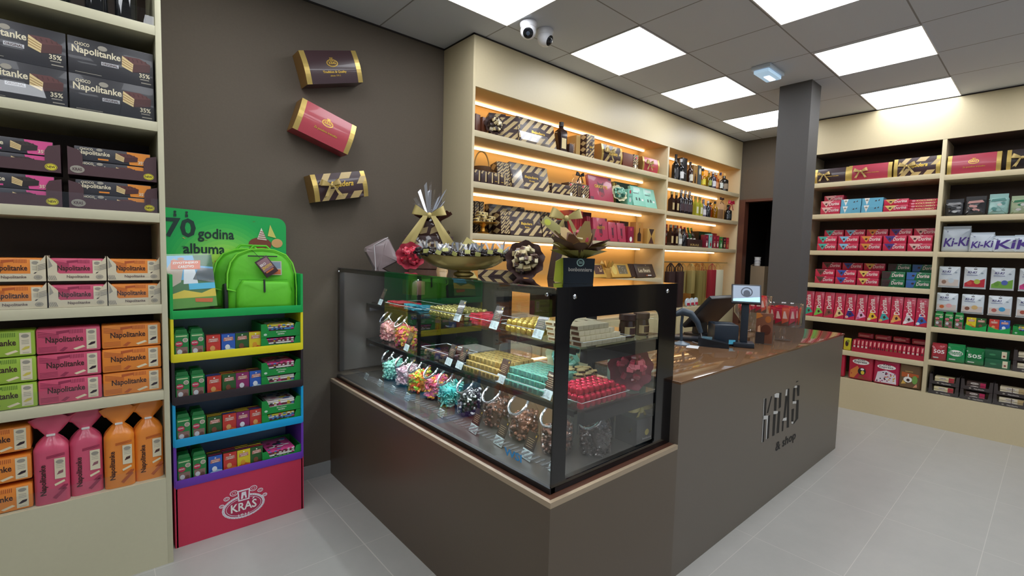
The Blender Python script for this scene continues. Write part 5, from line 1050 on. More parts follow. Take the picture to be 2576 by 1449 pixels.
gc = cube_praline('#cfb674', '#8f7a44'); mc = cube_praline('#7fc8b4', '#4f8f84'); yf = foil('#d8bc58', '#e2cf80'); gf = foil('#b8ac62', '#d8d090', .015, .024); rf = foil('#c4183c', '#d83a58', .016, .024)
def bar(c, w=.02, l=.05, h=.010): return single('wrapped_bar', MB().box(-w/2, w/2, -l/2, l/2, 0, h, C(c, .3, coat=.4), h*.35), 'wrapped bar')
rb, cb = bar('#c8324a'), bar('#4aa4b8')
one(MB().box(0, .48, 0, .42, 0, .002, C('#2a2420', .4)), 'shelf_liner', 'mat', SC, -2.98, .20, 1.1205, 'dark mat under the red bars on the top glass shelf', None)
atray(.44, .24, .022, SC, -2.80+.07, .175, 1.1235, 'clear tray of red and blue bars on the top glass shelf')
for q, (p, xa, n, nm) in enumerate(((rb, -2.72, 30, 'red'), (cb, -2.52, 24, 'blue'))):
    for i in range(n):
        k, r_ = divmod(i, 10); SC.put(p, xa+.028*(r_ % 5)+.03*(r_//5)+random.uniform(-.004, .004)+.02, .205+.05*(r_//5)+random.uniform(-.005, .005)+.05*(k % 2), 1.127+k*.0105, '%s wrapped chocolate bar heaped at left of the top glass shelf' % nm, '%s wrapped bars' % nm, rz=random.uniform(-.5, .5))
atray(.31, .20, .035, SC, -2.245, .175, 1.1205, 'clear tray of pale gold pralines on the top glass shelf')
pile(gf, SC, -2.24, .18, 1.1235, 9, 5, 2, .0335, .036, .025, 'pale gold foil praline in the left tray of the top glass shelf', 'pale gold foil pralines', .006)
atray(.20, .18, .035, SC, -1.885, .175, 1.1205, 'clear tray of crimson wrapped pieces on the top glass shelf')
rc = single('wrapped_piece', MB().box(-.02, .02, -.013, .013, 0, .012, C('#c23048', .3, coat=.3), .003), 'wrapped piece')
for k in range(4):
    for i in range(9): SC.put(rc, -1.875+.022+.042*(i % 4)+random.uniform(-.006, .006), .20+.045*(i//4)+random.uniform(-.006, .006)+k*.004, 1.1235+k*.0125, 'crimson wrapped piece heaped in the top shelf tray', 'crimson wrapped pieces', rz=random.uniform(-.8, .8), rx=random.uniform(-.12, .12))
atray(.215, .20, .035, SC, -1.605, .175, 1.1205, 'clear tray of yellow gold pralines on the top glass shelf')
pile(yf, SC, -1.60, .18, 1.1235, 6, 5, 2, .0345, .037, .0265, 'yellow gold foil praline in the top glass shelf tray', 'yellow gold foil pralines', .008)
# wafers by the side glass (X from 1.33 to 1.63)
wf = single('wafer_praline', MB().box(-.0148, .0148, -.045, .045, 0, .0185, C('#d9cfae', .4), .0015).box(-.0152, -.0148, -.042, -.004, .003, .015, C('#5a3a26', .4)).box(-.0152, -.0148, .006, .040, .005, .013, C('#8a6236', .4)), 'wafer')
SX = Side(0, 1.135, 0)
atray(.30, .12, .022, SX, 1.345, -.003, 1.1205, 'clear tray of layered wafers beside the end glass')
for k in range(4):
    for i in range(9-k): SX.put(wf, 1.362+.0305*i, .05+k*.006, 1.1235+k*.0195, 'cream layered wafer piece stacked by the end glass', 'cream wafer pieces', rz=0)
    for i in range(4):
        SX.put(wf, 1.362+.0305*(i*2), .135+k*.006, 1.1235+k*.0195, 'cream layered wafer piece stacked by the end glass', 'cream wafer pieces')
t = thing('spread_jar', 'x', 'jar'); BRj = C('#3c241c', .15, coat=.3)
part('glass', t, MB().lathe([(.028, 0), (.033, .004), (.034, .05), (.031, .062), (.031, .072)], BRj, 20)); part('lid', t, MB().lathe([(.033, .074), (.035, .076), (.035, .098), (.033, .10)], C('#4a2c26', .4), 20))
part('label', t, MB().grid(lambda u, v: (.0346*math.cos(R(-160+140*u)), .0346*math.sin(R(-160+140*u)), .012+.036*v), 10, 1, C('#cdb884', .4)).grid(lambda u, v: (.0351*math.cos(R(-125+60*u)), .0351*math.sin(R(-125+60*u)), .016+.028*v), 6, 1, C('#4a2c26', .4)))
p = Proto(t)
for i, x in enumerate((1.705, 1.81)): SX.put(p, x, .06, 1.1205, 'brown chocolate spread jar with dark lid beside the end glass, %s one' % ('left', 'right')[i], 'chocolate spread jars')
# middle shelf
atray(.30, .17, .045, SC, -2.33, .20, .8855, 'clear tray of dark nougat pieces on the middle glass shelf')
ng = single('nougat_piece', MB().box(-.018, .018, -.012, .012, 0, .014, C('#4a3238', .45), .003), 'nougat'); ng2 = single('nougat_piece', MB().box(-.016, .016, -.012, .012, 0, .012, C('#8a6a4a', .45), .003), 'nougat')
for i in range(36): SC.put(ng if i % 3 else ng2, -2.31+.031*(i % 9)+random.uniform(-.004, .004), .22+.035*(i//9 % 2)+random.uniform(-.005, .005), .889+.0145*(i//18), 'dark or nutty nougat piece in the middle shelf tray', 'nougat pieces', rz=random.uniform(-.6, .6))
atray(.285, .21, .035, SC, -1.895, .165, .8855, 'clear tray of gold cube pralines on the middle glass shelf')
pile(gc, SC, -1.89, .17, .8885, 9, 6, 3, .0305, .032, .026, 'gold wrapped cube praline piled on the middle glass shelf', 'gold cube pralines', .016, .001, .05)
atray(.255, .21, .035, SC, -1.58, .165, .8855, 'clear tray of mint cube pralines on the middle glass shelf')
pile(mc, SC, -1.575, .17, .8885, 8, 6, 3, .0305, .032, .026, 'mint green cube praline piled on the middle glass shelf', 'mint cube pralines', .012, .001, .05)
bouquet('sweets_bouquet', 'cream paper bouquet of mint sweets behind the mint cubes', (1.63, 1.46, 1.00), .10, '#ddd6b0', ['#7fc4b4', '#a8dccf', '#4f8f84'], (R(78), 0, R(-42)), 22, 8, .017)
t = thing('party_bag', 'clear bulging bag behind the gold cubes in the case', 'bag', (1.70, 1.90, .8855)); m = MB(); puff(m, rrect(-.09, .09, 0, .10, .03), .08, FILM, .5, 6); part('bag_body', t, m); m = MB(); ruffle(m, .012, .05, .10, .135, FILM, 8, .3); part('bag_top', t, m); t.rotation_euler.z = R(-45)
atray(.30, .15, .030, SX, 1.345, -.008, .8855, 'clear tray of red foil pralines beside the end glass')
for k in range(2):
    for j in range(5):
        for i in range(9): 
            if k == 0 and j > 0 and i < 8: continue
            SX.put(rf, 1.364+.0325*i+random.uniform(-.001, .001), .012+.030*j, .8885+k*.0245+.0, 'crimson foil praline in the tray beside the end glass', 'crimson foil pralines')
for j in range(4):
    for i in range(7): SX.put(rf, 1.375+.0325*i, .03+.030*j, .8885+.049, 'crimson foil praline in the tray beside the end glass', 'crimson foil pralines')
bouquet('sweets_bouquet', 'crimson paper bouquet of red sweets beside the end glass', (1.735, 1.19, .985), .098, '#7a2238', ['#b8304e', '#d86a78', '#8a1c34'], (R(80), 0, R(-38)), 24, 9, .014)
t = thing('praline_plate', 'plate of brown and cream pralines behind the crimson foil ones', 'plate', (1.60, 1.38, .8855)); part('plate', t, MB().lathe([(.03, 0), (.035, .004), (.02, .012), (.02, .035), (.10, .045), (.102, .049), (.02, .045)], ACRY, 24))
for i in range(22):
    if i == 0: bp_ = single('praline', MB().box(-.017, .017, -.014, .014, 0, .024, C('#cdb27a', .4), .003).box(-.0175, -.002, -.0145, .0145, .006, .017, DKB).box(.006, .0175, -.0145, .0145, .012, .02, DKB), 'praline')
    a = i*2.4; r_ = .02+.013*math.sqrt(i); bp_.put((1.60+r_*math.cos(a), 1.38+r_*math.sin(a), .935+(.012 if i < 8 else 0)), a, 'brown and cream praline on the clear plate in the case', 'pralines on the clear plate')
m = MB(); m.box(0, .16, 0, .05, 0, .14, C('#b9d6c4', .4, coat=.3), .002); m.box(.16, .20, 0, .05, 0, .12, C('#4c7a66', .4)); one(m, 'green_box', 'box', SX, 1.80-.02, .17, .8855, 'pale green box behind the crimson bouquet', None, rz=R(-12))
for i, (x, y) in enumerate(((1.70, 1.34), (1.80, 1.20))):
    t = thing('gift_box', 'black cube gift box with a gold bow in the lower case, %s one' % ('left', 'right')[i], 'gift box', (x, y, DZ), R(-4), 'black cube gift boxes'); s = .118
    part('carton', t, MB().box(-s/2, s/2, -s/2, s/2, 0, s, C('#1a2428', .3, coat=.3), .002)); m = MB(); F = m.front(-s/2, s/2, 0, s, -s/2); F.disc(s*.6, s*.45, .014, .014, C('#b8a94a', .4)); F.text('bonbonni', s*.35, s*.2, s*.5, .010, SILV); part('front_print', t, m); part('ribbon_bow', t, bow_mb((0, -.01, s+.028), .085, C('#d6cb84', .4)), 'gold ribbon bow')
# rubber floor items: magazines seen at the rear left
for i in range(3): one(MB().box(0, .20, 0, .14, 0, .006, C(('#d8d4cc', '#7a6a5a', '#b8b0a4')[i], .4)), 'leaflet', 'leaflet', SC, -2.36+.01*i, .45, .8855+.0065*i, 'leaflet in a low stack on the middle glass shelf, %s of three' % ('bottom', 'middle', 'top')[i], 'leaflets')

# ================================================================ ON TOP OF THE CASE
TZ = 1.3525
t = thing('gift_hamper', 'large cellophane wrapped chocolate hamper with a gold bow, at the back of the case top', 'gift hamper', (1.66, 2.74, TZ), fc(1.66, 2.74)-R(0))
part('lower_box', t, MB().box(-.155, .155, -.07, .07, .13, .215, C('#3c231f', .4), .004).box(-.13, .13, -.065, .065, 0, .13, C('#5a3a2c', .5), .01))
part('upper_box', t, MB().box(-.065, .065, -.05, .05, .215, .31, C('#44261f', .4), .004))
m = MB(); F = m.front(-.155, .155, .13, .215, -.07)
for i in range(5): F.poly([(.01+.06*i, .01), (.045+.06*i, .02), (.05+.06*i, .05), (.03+.06*i, .035), (.008+.06*i, .055)], STR)
F = m.front(-.065, .065, .215, .31, -.05); F.poly([(.01, .01), (.05, .02), (.06, .06), (.03, .05), (.01, .06)], STR); F.poly([(.07, .01), (.12, .03), (.11, .07), (.08, .05)], STR); part('box_print', t, m)
m = MB(); rnd = random.Random(2)
for i in range(26):
    a = rnd.uniform(-1.2, 1.2); h = rnd.uniform(.10, .20)*(1.25 if abs(a) < .3 else 1); w = .012
    m.face([(-.03*0+.01*math.sin(a)-w/2, rnd.uniform(-.03, .03), .33), (.01*math.sin(a)+w/2, 0, .33), (.11*math.sin(a)+w, rnd.uniform(-.03, .02), .33+h), (.11*math.sin(a)-w*.4, 0, .33+h*.9)], FILM if i % 3 else C('#c9ccd2', .15, .6))
part('cellophane_top', t, m); part('ribbon_bow', t, bow_mb((0, -.06, .345), .115, C('#c2b070', .35, .25)), 'gold ribbon bow')
m = MB()
for sx in (-1, 1): m.grid(lambda u, v: (sx*(.03+.12*u+.02*(v-.5)*2), -.078-.02*math.sin(2*u), .33-.17*u), 8, 2, C('#c2b070', .35, .25)); m.grid(lambda u, v: (sx*(.025+.115*u)+(v-.5)*.032, -.112-.01*math.sin(2*u), .34-.25*u), 8, 2, C('#c2b070', .35, .25))
part('ribbon_tails', t, m, 'gold ribbon tails')
m = MB(); ruffle(m, .03, .12, .30, .37, C('#5a2e22', .5), 9, .14, Matrix.Translation((.02, .06, 0))); part('paper_wrap', t, m); 
m = MB(); m.lathe([(.17, .0), (.18, .14), (.12, .26), (.03, .345)], glass('thin_film', (.99, .99, .99), .8, 1.45, .05), 14, None, 1, .62); part('cellophane', t, m)
t = thing('gift_bag', 'greyish clear pouch gift tilted at left of the hamper', 'gift bag', (1.40, 2.80, TZ+.012), fc(1.4, 2.8)+R(10)); t.rotation_euler.y = R(-28)
m = MB(); puff(m, rrect(-.085, .085, 0, .17, .02), .07, C('#8f7f80', .3, coat=.3), .3, 5, cy=0, wr=.003); part('bag_body', t, m); part('fold', t, MB().tube([(-.08, -.03, .02), (-.02, -.038, .16), (.08, -.03, .165)], .003, C('#c9c4c6', .3), 6))
t = thing('gift_box', 'cream square framed box with window, tilted beside the hamper', 'gift box', (1.86, 2.62, TZ+.05), fc(1.86, 2.62)); t.rotation_euler.y = R(32); CF_ = C('#d8cb84', .4)
m = MB(); w = .15; m.box(-w/2, w/2, -.015, .015, 0, .03, CF_); m.box(-w/2, w/2, -.015, .015, w-.03, w, CF_); m.box(-w/2, -w/2+.03, -.015, .015, .03, w-.03, CF_); m.box(w/2-.03, w/2, -.015, .015, .03, w-.03, CF_); part('frame', t, m); m = MB().box(-.045, .045, -.008, .010, .03, w-.03, C('#3a2c28', .2, coat=.4)); F = m.front(-.045, .045, .03, .12, -.008); F.poly([(.015, .01), (.045, .07), (.055, .06), (.035, .01)], SILV); F.poly([(.03, .05), (.07, .03), (.075, .04), (.04, .06)], WHT); part('window', t, m)
t = thing('gift_package', 'silvery cellophane gift with brown ruffle right of the hamper', 'gift package', (1.81, 2.94, TZ), fc(1.81, 2.94)); m = MB(); puff(m, rrect(-.09, .09, 0, .19, .02), .10, C('#b5aeb4', .3, coat=.3), .3, 6, wr=.003); part('package_body', t, m); m = MB(); ruffle(m, .04, .11, .19, .25, C('#5a3020', .5), 8, .16); part('paper_wrap', t, m)
bouquet('sweets_bouquet', 'red paper bouquet of shiny red sweets at the left of the bowl', (1.375, 2.47, TZ+.085), .082, '#a3283c', ['#c4203c', '#d8405a', '#b01830'], (R(72), 0, fc(1.375, 2.47)), 30, 4, .014)
t = thing('gift_bow_cone', 'small clear cone with red and cream ribbons beside the red bouquet', 'gift cone', (1.52, 2.36, TZ), fc(1.5, 2.3)); part('cone', t, MB().lathe([(.035, 0), (.03, .02), (.012, .09), (.03, .12)], C('#c9a878', .3, coat=.3), 10)); part('ribbon_bow', t, bow_mb((0, -.02, .085), .05, C('#b83a34', .4)))
# long golden bowl
gx, gy = 1.44, 2.03; ga = fc(gx, gy)+R(4); GOLDB = C('#9c8a52', .36, .7, bump=.3, scale=45)
t = thing('serving_bowl', 'long golden boat-shaped bowl full of bagged beans on the case top', 'bowl', (gx, gy, TZ), ga)
def boat(u, v):
    a = 2*math.pi*u; s = v**.50; L = .248*s; Wd = .095*s; lift = .026*abs(math.cos(a))**3*v
    return (L*math.cos(a), Wd*math.sin(a), .018+.072*v**1.9+lift)
m = MB(); m.grid(boat, 48, 8, GOLDB); m.grid(lambda u, v: (lambda p: (p[0]*.985, p[1]*.97, p[2]+.003))(boat(u, v)), 48, 8, GOLDB); part('bowl_body', t, m); part('foot', t, MB().lathe([(.045, 0), (.042, .006), (.028, .014), (.034, .030)], GOLDB, 24, None, 1.2, .8))
sb = thing('bean_sachet', 'x', 'sachet'); m = MB(); rnd = random.Random(5)
for i in range(26): a, b, c2 = rnd.uniform(-.026, .026), rnd.uniform(-.02, .02), rnd.uniform(0, .022); m.ball((a*1.15, b*1.15, c2+.010), .0085, C('#241a18', .25, coat=.4), 6, (1.2, .8, .8))
part('beans', sb, m); m = MB(); puff(m, rrect(-.036, .036, 0, .040, .014), .052, glass('thin_film', (.99, .99, .99), .8, 1.45, .05), .4, 5); part('film', sb, m); m = MB(); rnd = random.Random(9)
for i in range(7): a = -1+2*i/6; m.face([(a*.008, 0, .034), (a*.008+.005, .002, .034), (a*.034+.007, rnd.uniform(-.012, .012), .066+rnd.uniform(0, .01)), (a*.034-.003, rnd.uniform(-.012, .012), .064)], C('#b9bcc2', .2, .5) if i % 3 == 1 else FILM)
m.box(-.012, .010, -.024, -.0225, .020, .036, C('#c8c878', .4)); part('bag_top', sb, m); sb.scale = (1.28, 1.28, 1.28); sp = Proto(sb)
for i in range(16):
    k = i/15; ly = (-.034, .032)[i % 2]; lx = -.205+.41*k; q = (gx+lx*math.cos(ga)-ly*math.sin(ga), gy+lx*math.sin(ga)+ly*math.cos(ga)); sp.put((q[0], q[1], TZ+.066+.022*abs(2*k-1)**2+(.008 if 3 < i < 13 else 0)), ga+random.uniform(-.6, .6), 'clear sachet of dark beans heaped in the golden bowl', 'bean sachets', random.uniform(-.5, .5), random.uniform(-.4, .4))
one(sbox(.20, .10, .03, seed=3, pitch=.04, txt=None), 'chocolate_box', 'chocolate box', Side(1.50, 1.80, fc(1.5, 1.8)), -.11, -.05, TZ, 'flat striped chocolate box lying between bowl and praline bouquet', None)
bouquet('sweets_bouquet', 'dark brown paper bouquet of cream and brown wafers on the case top', (1.53, 1.66, TZ+.085), .092, '#3e2420', ['#d9cba0', '#3a241e', '#cdb98a', '#5a3c2a'], (R(75), 0, fc(1.53, 1.66)), 40, 12, .017)
# tall striped pyramid box with bow
t = thing('gift_box', 'tall narrow striped gift box with gold bow on the case top', 'gift box', (1.66, 1.55, TZ), fc(1.66, 1.55)+R(20)); m = MB(); h = .27
m.add([(-.05, -.05, 0), (.05, -.05, 0), (.05, .05, 0), (-.05, .05, 0), (-.018, -.018, h), (.018, -.018, h), (.018, .018, h), (-.018, .018, h)], [(0, 3, 2, 1), (4, 5, 6, 7), (0, 1, 5, 4), (1, 2, 6, 5), (2, 3, 7, 6), (3, 0, 4, 7)], DKB)
F = Face(m, (-.05, -.0505, 0), (1, 0, 0), (0, .032, h), .1, .275); F.poly([(.0, .0), (.03, .0), (.075, .12), (.06, .16)], STR); F.poly([(.04, .26), (.05, .275), (.07, .18), (.06, .15)], STR); part('carton', t, m); part('ribbon_bow', t, bow_mb((.0, -.03, h+.01), .085, C('#c2b070', .35, .25)), 'gold ribbon bow')
t = thing('gift_tag', 'cream gift tag ribbon with yellow seal on the tall striped box', 'gift tag', (1.60, 1.50, TZ+.215), fc(1.6, 1.5)); t.rotation_euler.y = R(35); m = MB(); m.box(-.10, .0, -.012, -.0105, -.02, .02, C('#b5ad6e', .5), .0005); F = m.front(-.1, 0, -.02, .02, -.012); F.disc(.025, .02, .016, .013, C('#d8dc5a', .4)); part('tag', t, m)
# bonbonniere pot with paper flower wrap
t = thing('flower_pot_box', 'black lettered praline pot with brown paper and olive gauze on the case top', 'praline pot', (1.46, 1.27, TZ), fc(1.46, 1.27)+R(5)); m = MB()
m.prism([(-.058, 0), (.058, 0), (.062, .10), (-.062, .10)], -.045, .045, C('#0f1a24', .3, coat=.2)); m.box(-.0625, -.0595, -.04, .04, .012, .092, C('#a9b42a', .4)); m.prism([(-.094, .005), (-.058, 0), (-.062, .10), (-.088, .085)], -.02, .045, C('#a6b030', .45)); part('pot', t, m)
m = MB(); F = m.front(-.058, .06, 0, .10, -.045); F.ring(.064, .083, .015, .015, .004, C('#8fb0a8', .4)); [F.rect(.058+.004*i, .078, .060+.004*i, .09-.001*i, C('#8fb0a8', .4)) for i in range(4)]; F.text('bonbonniere', .018, .048, .092, .016, C('#a8a49c', .4)); part('lettering', t, m)
m = MB(); rnd = random.Random(11); PB = C('#755642', .6); PB2 = C('#a88c54', .55)
for i in range(22):
    a = i*2*math.pi/15+rnd.uniform(-.15, .15); L = rnd.uniform(.08, .15); tilt = rnd.uniform(.25, 1.25); wd = rnd.uniform(.03, .048); ca, sa = math.cos(a), math.sin(a)
    base = Vector((ca*.02, sa*.02, .11)); tip = base+Vector((ca*L*math.sin(tilt), sa*L*math.sin(tilt), L*math.cos(tilt))); sd = Vector((-sa, ca, 0))*wd; mid = (base+tip)/2+Vector((0, 0, .012))
    m.face([base-sd*.3, mid-sd, tip-sd*.25, tip+sd*.45, mid+sd, base+sd*.3], PB2 if i % 4 == 0 else PB)
part('brown_paper', t, m); m = MB(); GZ = C('#b8ac5c', .5)
for i in range(12):
    a = i*2*math.pi/12; ca, sa = math.cos(a), math.sin(a); base = Vector((ca*.03, sa*.02, .10)); tip = base+Vector((ca*.085, sa*.07, .03+.03*(i % 2))); sd = Vector((-sa, ca, 0))*.035; m.face([base-sd*.4, (base+tip)/2-sd+Vector((0, 0, .02)), tip-sd*.4, tip+sd*.6, (base+tip)/2+sd+Vector((0, 0, .016)), base+sd*.4], GZ)
part('gauze', t, m, 'olive gauze'); part('wrapped_sweets', t, wrapped_cluster(12, .035, ['#d8cba0', '#b84a5a', '#3a241e'], 5, .013)); list(t.children)[-1].location = (0, 0, .165)

# ================================================================ ON THE COUNTER
KZ = .9155; BKP = C('#14181e', .35); DGY = C('#2c3a46', .35)
t = thing('barcode_scanner', 'dark blue-grey barcode scanner on a stand beside the display case', 'barcode scanner', (2.82, 1.56, KZ), fc(2.8, 1.56)+R(-10))
part('base', t, MB().lathe([(.055, 0), (.055, .006), (.03, .014), (.012, .022)], C('#6a7884', .3), 24)); part('stem', t, MB().tube([(0, 0, .02), (-.004, 0, .12), (0, 0, .185)], .009, DGY, 10))
part('scanner_head', t, MB().tube([(-.045, -.01, .19), (0, 0, .212), (.05, .0, .20), (.09, .01, .15), (.115, .01, .085)], [.016, .026, .024, .018, .014], DGY, 12)); part('cable', t, MB().tube([(.115, .01, .085), (.125, .02, .03), (.10, .06, .004), (.05, .12, .004)], .003, C('#8a8f96', .4), 6))
t = thing('cash_tray', 'black keyboard tray lying behind the scanner', 'keyboard', (2.98, 1.68, KZ), fc(2.98, 1.68)); part('tray_body', t, MB().box(-.20, .20, -.06, .06, 0, .02, BKP, .004)); part('keys', t, MB().box(-.19, .19, -.05, .05, .0205, .024, C('#3a3c42', .4), .001))
one(MB().box(-.05, .05, -.035, .035, 0, .001, C('#dcdfe2', .5)), 'receipt', 'paper', Side(2.80, 1.47, .4), 0, 0, KZ, 'white slip of paper beside the payment terminal', None)
t = thing('payment_terminal', 'black card payment terminal lying in front of the receipt printer', 'payment terminal', (2.93, 1.40, KZ), R(25)); m = MB(); m.add([(-.04, -.09, 0), (.04, -.09, 0), (.04, .09, 0), (-.04, .09, 0), (-.038, -.085, .028), (.038, -.085, .028), (.04, .09, .055), (-.04, .09, .055)], [(0, 3, 2, 1), (4, 5, 6, 7), (0, 1, 5, 4), (1, 2, 6, 5), (2, 3, 7, 6), (3, 0, 4, 7)], BKP); part('terminal_body', t, m)
part('screen', t, MB().box(-.03, .03, .01, .075, .044, .056, C('#5a7886', .2), .002))
t = thing('receipt_printer', 'dark navy receipt printer on the counter', 'printer', (3.09, 1.42, KZ), R(-50)); part('printer_body', t, MB().box(-.075, .075, -.09, .09, 0, .135, C('#1c2733', .4), .014)); part('paper_slot', t, MB().box(-.06, .06, -.04, .02, .1352, .139, C('#39434f', .3), .002)); part('sticker', t, MB().box(.015, .055, -.0908, -.0902, .012, .040, C('#58b8d8', .4)), 'light blue sticker')
t = thing('pos_monitor', 'black touch monitor seen from behind, tilted over the counter', 'monitor', (3.27, 1.66, KZ), R(-6)); M = Matrix.Translation((0, -.02, .12)) @ Matrix.Rotation(R(42), 4, 'X'); part('screen_housing', t, MB().box(-.19, .19, -.015, .015, -.06, .24, BKP, .008, M)); part('stand', t, MB().box(-.08, .08, -.09, .09, 0, .02, BKP, .008).prism([(-.05, .02), (.05, .02), (.035, .14), (-.035, .14)], -.02, .04, BKP)); part('maker_mark', t, MB().box(.10, .125, -.0165, -.0155, .19, .215, C('#8a9096', .3), 0, M))
t = thing('customer_display', 'small lit customer display on a dark pole at the counter', 'customer display', (3.10, 1.29, KZ), R(-62)); part('base', t, MB().box(-.06, .06, -.055, .055, 0, .030, C('#1b222b', .4), .006)); part('pole', t, MB().box(-.021, .021, -.02, .02, .03, .30, C('#1e2731', .4), .004)); M = Matrix.Translation((0, -.01, .335)) @ Matrix.Rotation(R(-28), 4, 'X')
part('screen_housing', t, MB().box(-.085, .085, -.008, .014, -.065, .065, BKP, .004, M)); m = MB(); m.box(-.076, .076, -.0095, -.0085, -.055, .055, C('#8a97a8', .3, emit=.35), 0, M)
F = Face(m, M @ Vector((-.076, -.0098, -.055)), M.to_3x3() @ Vector((1, 0, 0)), M.to_3x3() @ Vector((0, 0, 1)), .152, .11); F.poly([(0, 0), (.152, 0), (.152, .034), (0, .016)], C('#9fd0f0', .3, emit=.8), 1); F.ring(.078, .065, .034, .034, .007, C('#4a5260', .3), 1); F.disc(.078, .055, .020, .024, C('#4a5260', .3), 2); part('screen', t, m, 'lit screen with round emblem')
t = thing('leaflet_holder', 'clear acrylic holder with dark card and a brown chocolate figure', 'leaflet holder', (3.31, 1.245, KZ), R(-66)); part('holder', t, MB().box(-.06, .06, -.03, -.027, 0, .085, ACRY).box(-.06, .06, .02, .023, 0, .10, ACRY).box(-.06, -.057, -.03, .023, 0, .085, ACRY).box(.057, .06, -.03, .023, 0, .085, ACRY)); part('card', t, MB().box(-.052, .0, -.02, -.016, .003, .08, C('#2f2a2c', .4)), 'dark card')
t = thing('chocolate_figure', 'tall brown figured chocolate pack standing in the clear holder', 'chocolate pack', (3.315, 1.25, KZ+.004), R(-66)); m = MB(); m.box(-.05, .05, .0, .010, 0, .20, C('#7a4a34', .35, coat=.3), .003); F = m.front(-.05, .05, 0, .2, 0); F.disc(.06, .09, .03, .035, C('#5a2e20', .3), 1); F.poly([(.0, .16), (.04, .18), (.02, .2), (0, .2)], C('#c97a34', .4), 1); F.disc(.07, .16, .018, .022, C('#a8602a', .4), 1); F.poly([(.01, .05), (.03, .06), (.025, .12), (.012, .11)], C('#d8a07a', .3), 2); part('wrapper', t, m)
# footed glass bowl with red bars
def barpile(t_loc, n, r, h0, seed, lab, grp, two=False):
    rnd = random.Random(seed)
    def mk(c):
        m = MB(); m.box(-.021, .021, -.006, .006, 0, .115, C(c, .3, coat=.3), .004); F = m.front(-.021, .021, 0, .115, -.006); F.poly([(.006, .05), (.034, .05), (.02, .10), (.01, .10)], C('#d8b0a4', .4)); F.poly([(0, .0), (.042, .0), (.042, .035), (0, .012)], C('#5a3a2c', .4)); m.box(-.021, .021, -.001, .001, .113, .125, C(c, .3, coat=.3)); return single('chocolate_bar', m, 'chocolate bar')
    ps = [mk('#b8243c'), mk('#a61c34'), mk('#c44a2c')]
    for i in range(n):
        a = 2*math.pi*i/n; q = r if i < n else r*.5; p = ps[i % 3]
        p.put((t_loc[0]+q*math.cos(a), t_loc[1]+q*math.sin(a), h0+rnd.uniform(0, .012)), a+math.pi/2+rnd.uniform(-.2, .2), lab, grp, R(rnd.uniform(-6, 6)), 0)
    for i in range(n//2): a = 2*math.pi*i/(n//2); ps[i % 3].put((t_loc[0]+r*.5*math.cos(a), t_loc[1]+r*.5*math.sin(a), h0+.008), a+1.2, lab, grp)
bx, by = 3.60, 1.235
t = thing('footed_bowl', 'clear footed glass bowl of red chocolate bars at the counter end', 'glass bowl', (bx, by, KZ)); part('foot', t, MB().lathe([(.055, 0), (.056, .004), (.02, .012), (.012, .03), (.020, .06), (.012, .085), (.02, .098)], JARG, 24)); part('bowl', t, MB().lathe([(.02, .098), (.095, .102), (.112, .12), (.114, .25), (.117, .258), (.111, .25), (.109, .122), (.02, .106)], JARG, 32))
barpile((bx, by), 14, .088, KZ+.108, 3, 'red chocolate bar standing in the footed glass bowl', 'bars in the footed bowl')
rx_, ry_ = 3.86, 1.55
t = thing('glass_vase', 'tall clear vase of red and orange bars behind the customer display', 'glass vase', (rx_, ry_, KZ)); part('vase_body', t, MB().lathe([(.07, 0), (.072, .005), (.05, .02), (.10, .10), (.13, .14), (.135, .27), (.138, .275), (.13, .27), (.125, .142), (.04, .03)], JARG, 28)); barpile((rx_, ry_), 16, .095, KZ+.145, 7, 'red chocolate bar in the tall clear vase', 'bars in the tall vase')
# storeroom items seen through the doorway
t = thing('carton', 'tall beige carton standing in the dark doorway', 'carton', (6.42, 2.50, 0), 0); part('carton_body', t, MB().box(-.12, .12, -.085, .085, 0, 1.40, C('#8a7860', .6), .002).prism([(-.12, 1.40), (.12, 1.40), (.15, 1.46), (-.12, 1.41)], .075, .085, C('#8a7860', .6)))
for i in range(3): one(MB().lathe([(.028, 0), (.034, .004), (.036, .035), (.04, .038), (.038, .042)], C(('#dcdcdc', '#cfd0d4', '#e6e6e6')[i], .4), 16), 'paper_cup', 'cup', Side(6.36, 2.53, 0), 0, 0, 1.4005+.036*i, 'white cup stacked on the beige carton, %s of three' % ('bottom', 'middle', 'top')[i], 'white cups')
for i in range(3): one(MB().box(0, .05, 0, .2, 0, 1.26-.07*i, C(('#5f6670', '#4a505a', '#6f7580')[i], .5), .004, Matrix.Rotation(R(4*i), 4, 'Y')), 'folder', 'folder', Side(6.5, 2.36, -math.pi/2), .0+.09*i, 0, 0.0, 'grey board leaning in the dark doorway, %s of three' % nth(i, 3), 'grey boards')
# ================================================================ RIGHT SHELVING UNIT: products   (local x runs left to right = -Y)
CR_ = '#c02848'
def R_(p, x, y, z, lab, grp=None, **k): return SR.put(p, x, y, z, lab, grp, **k)
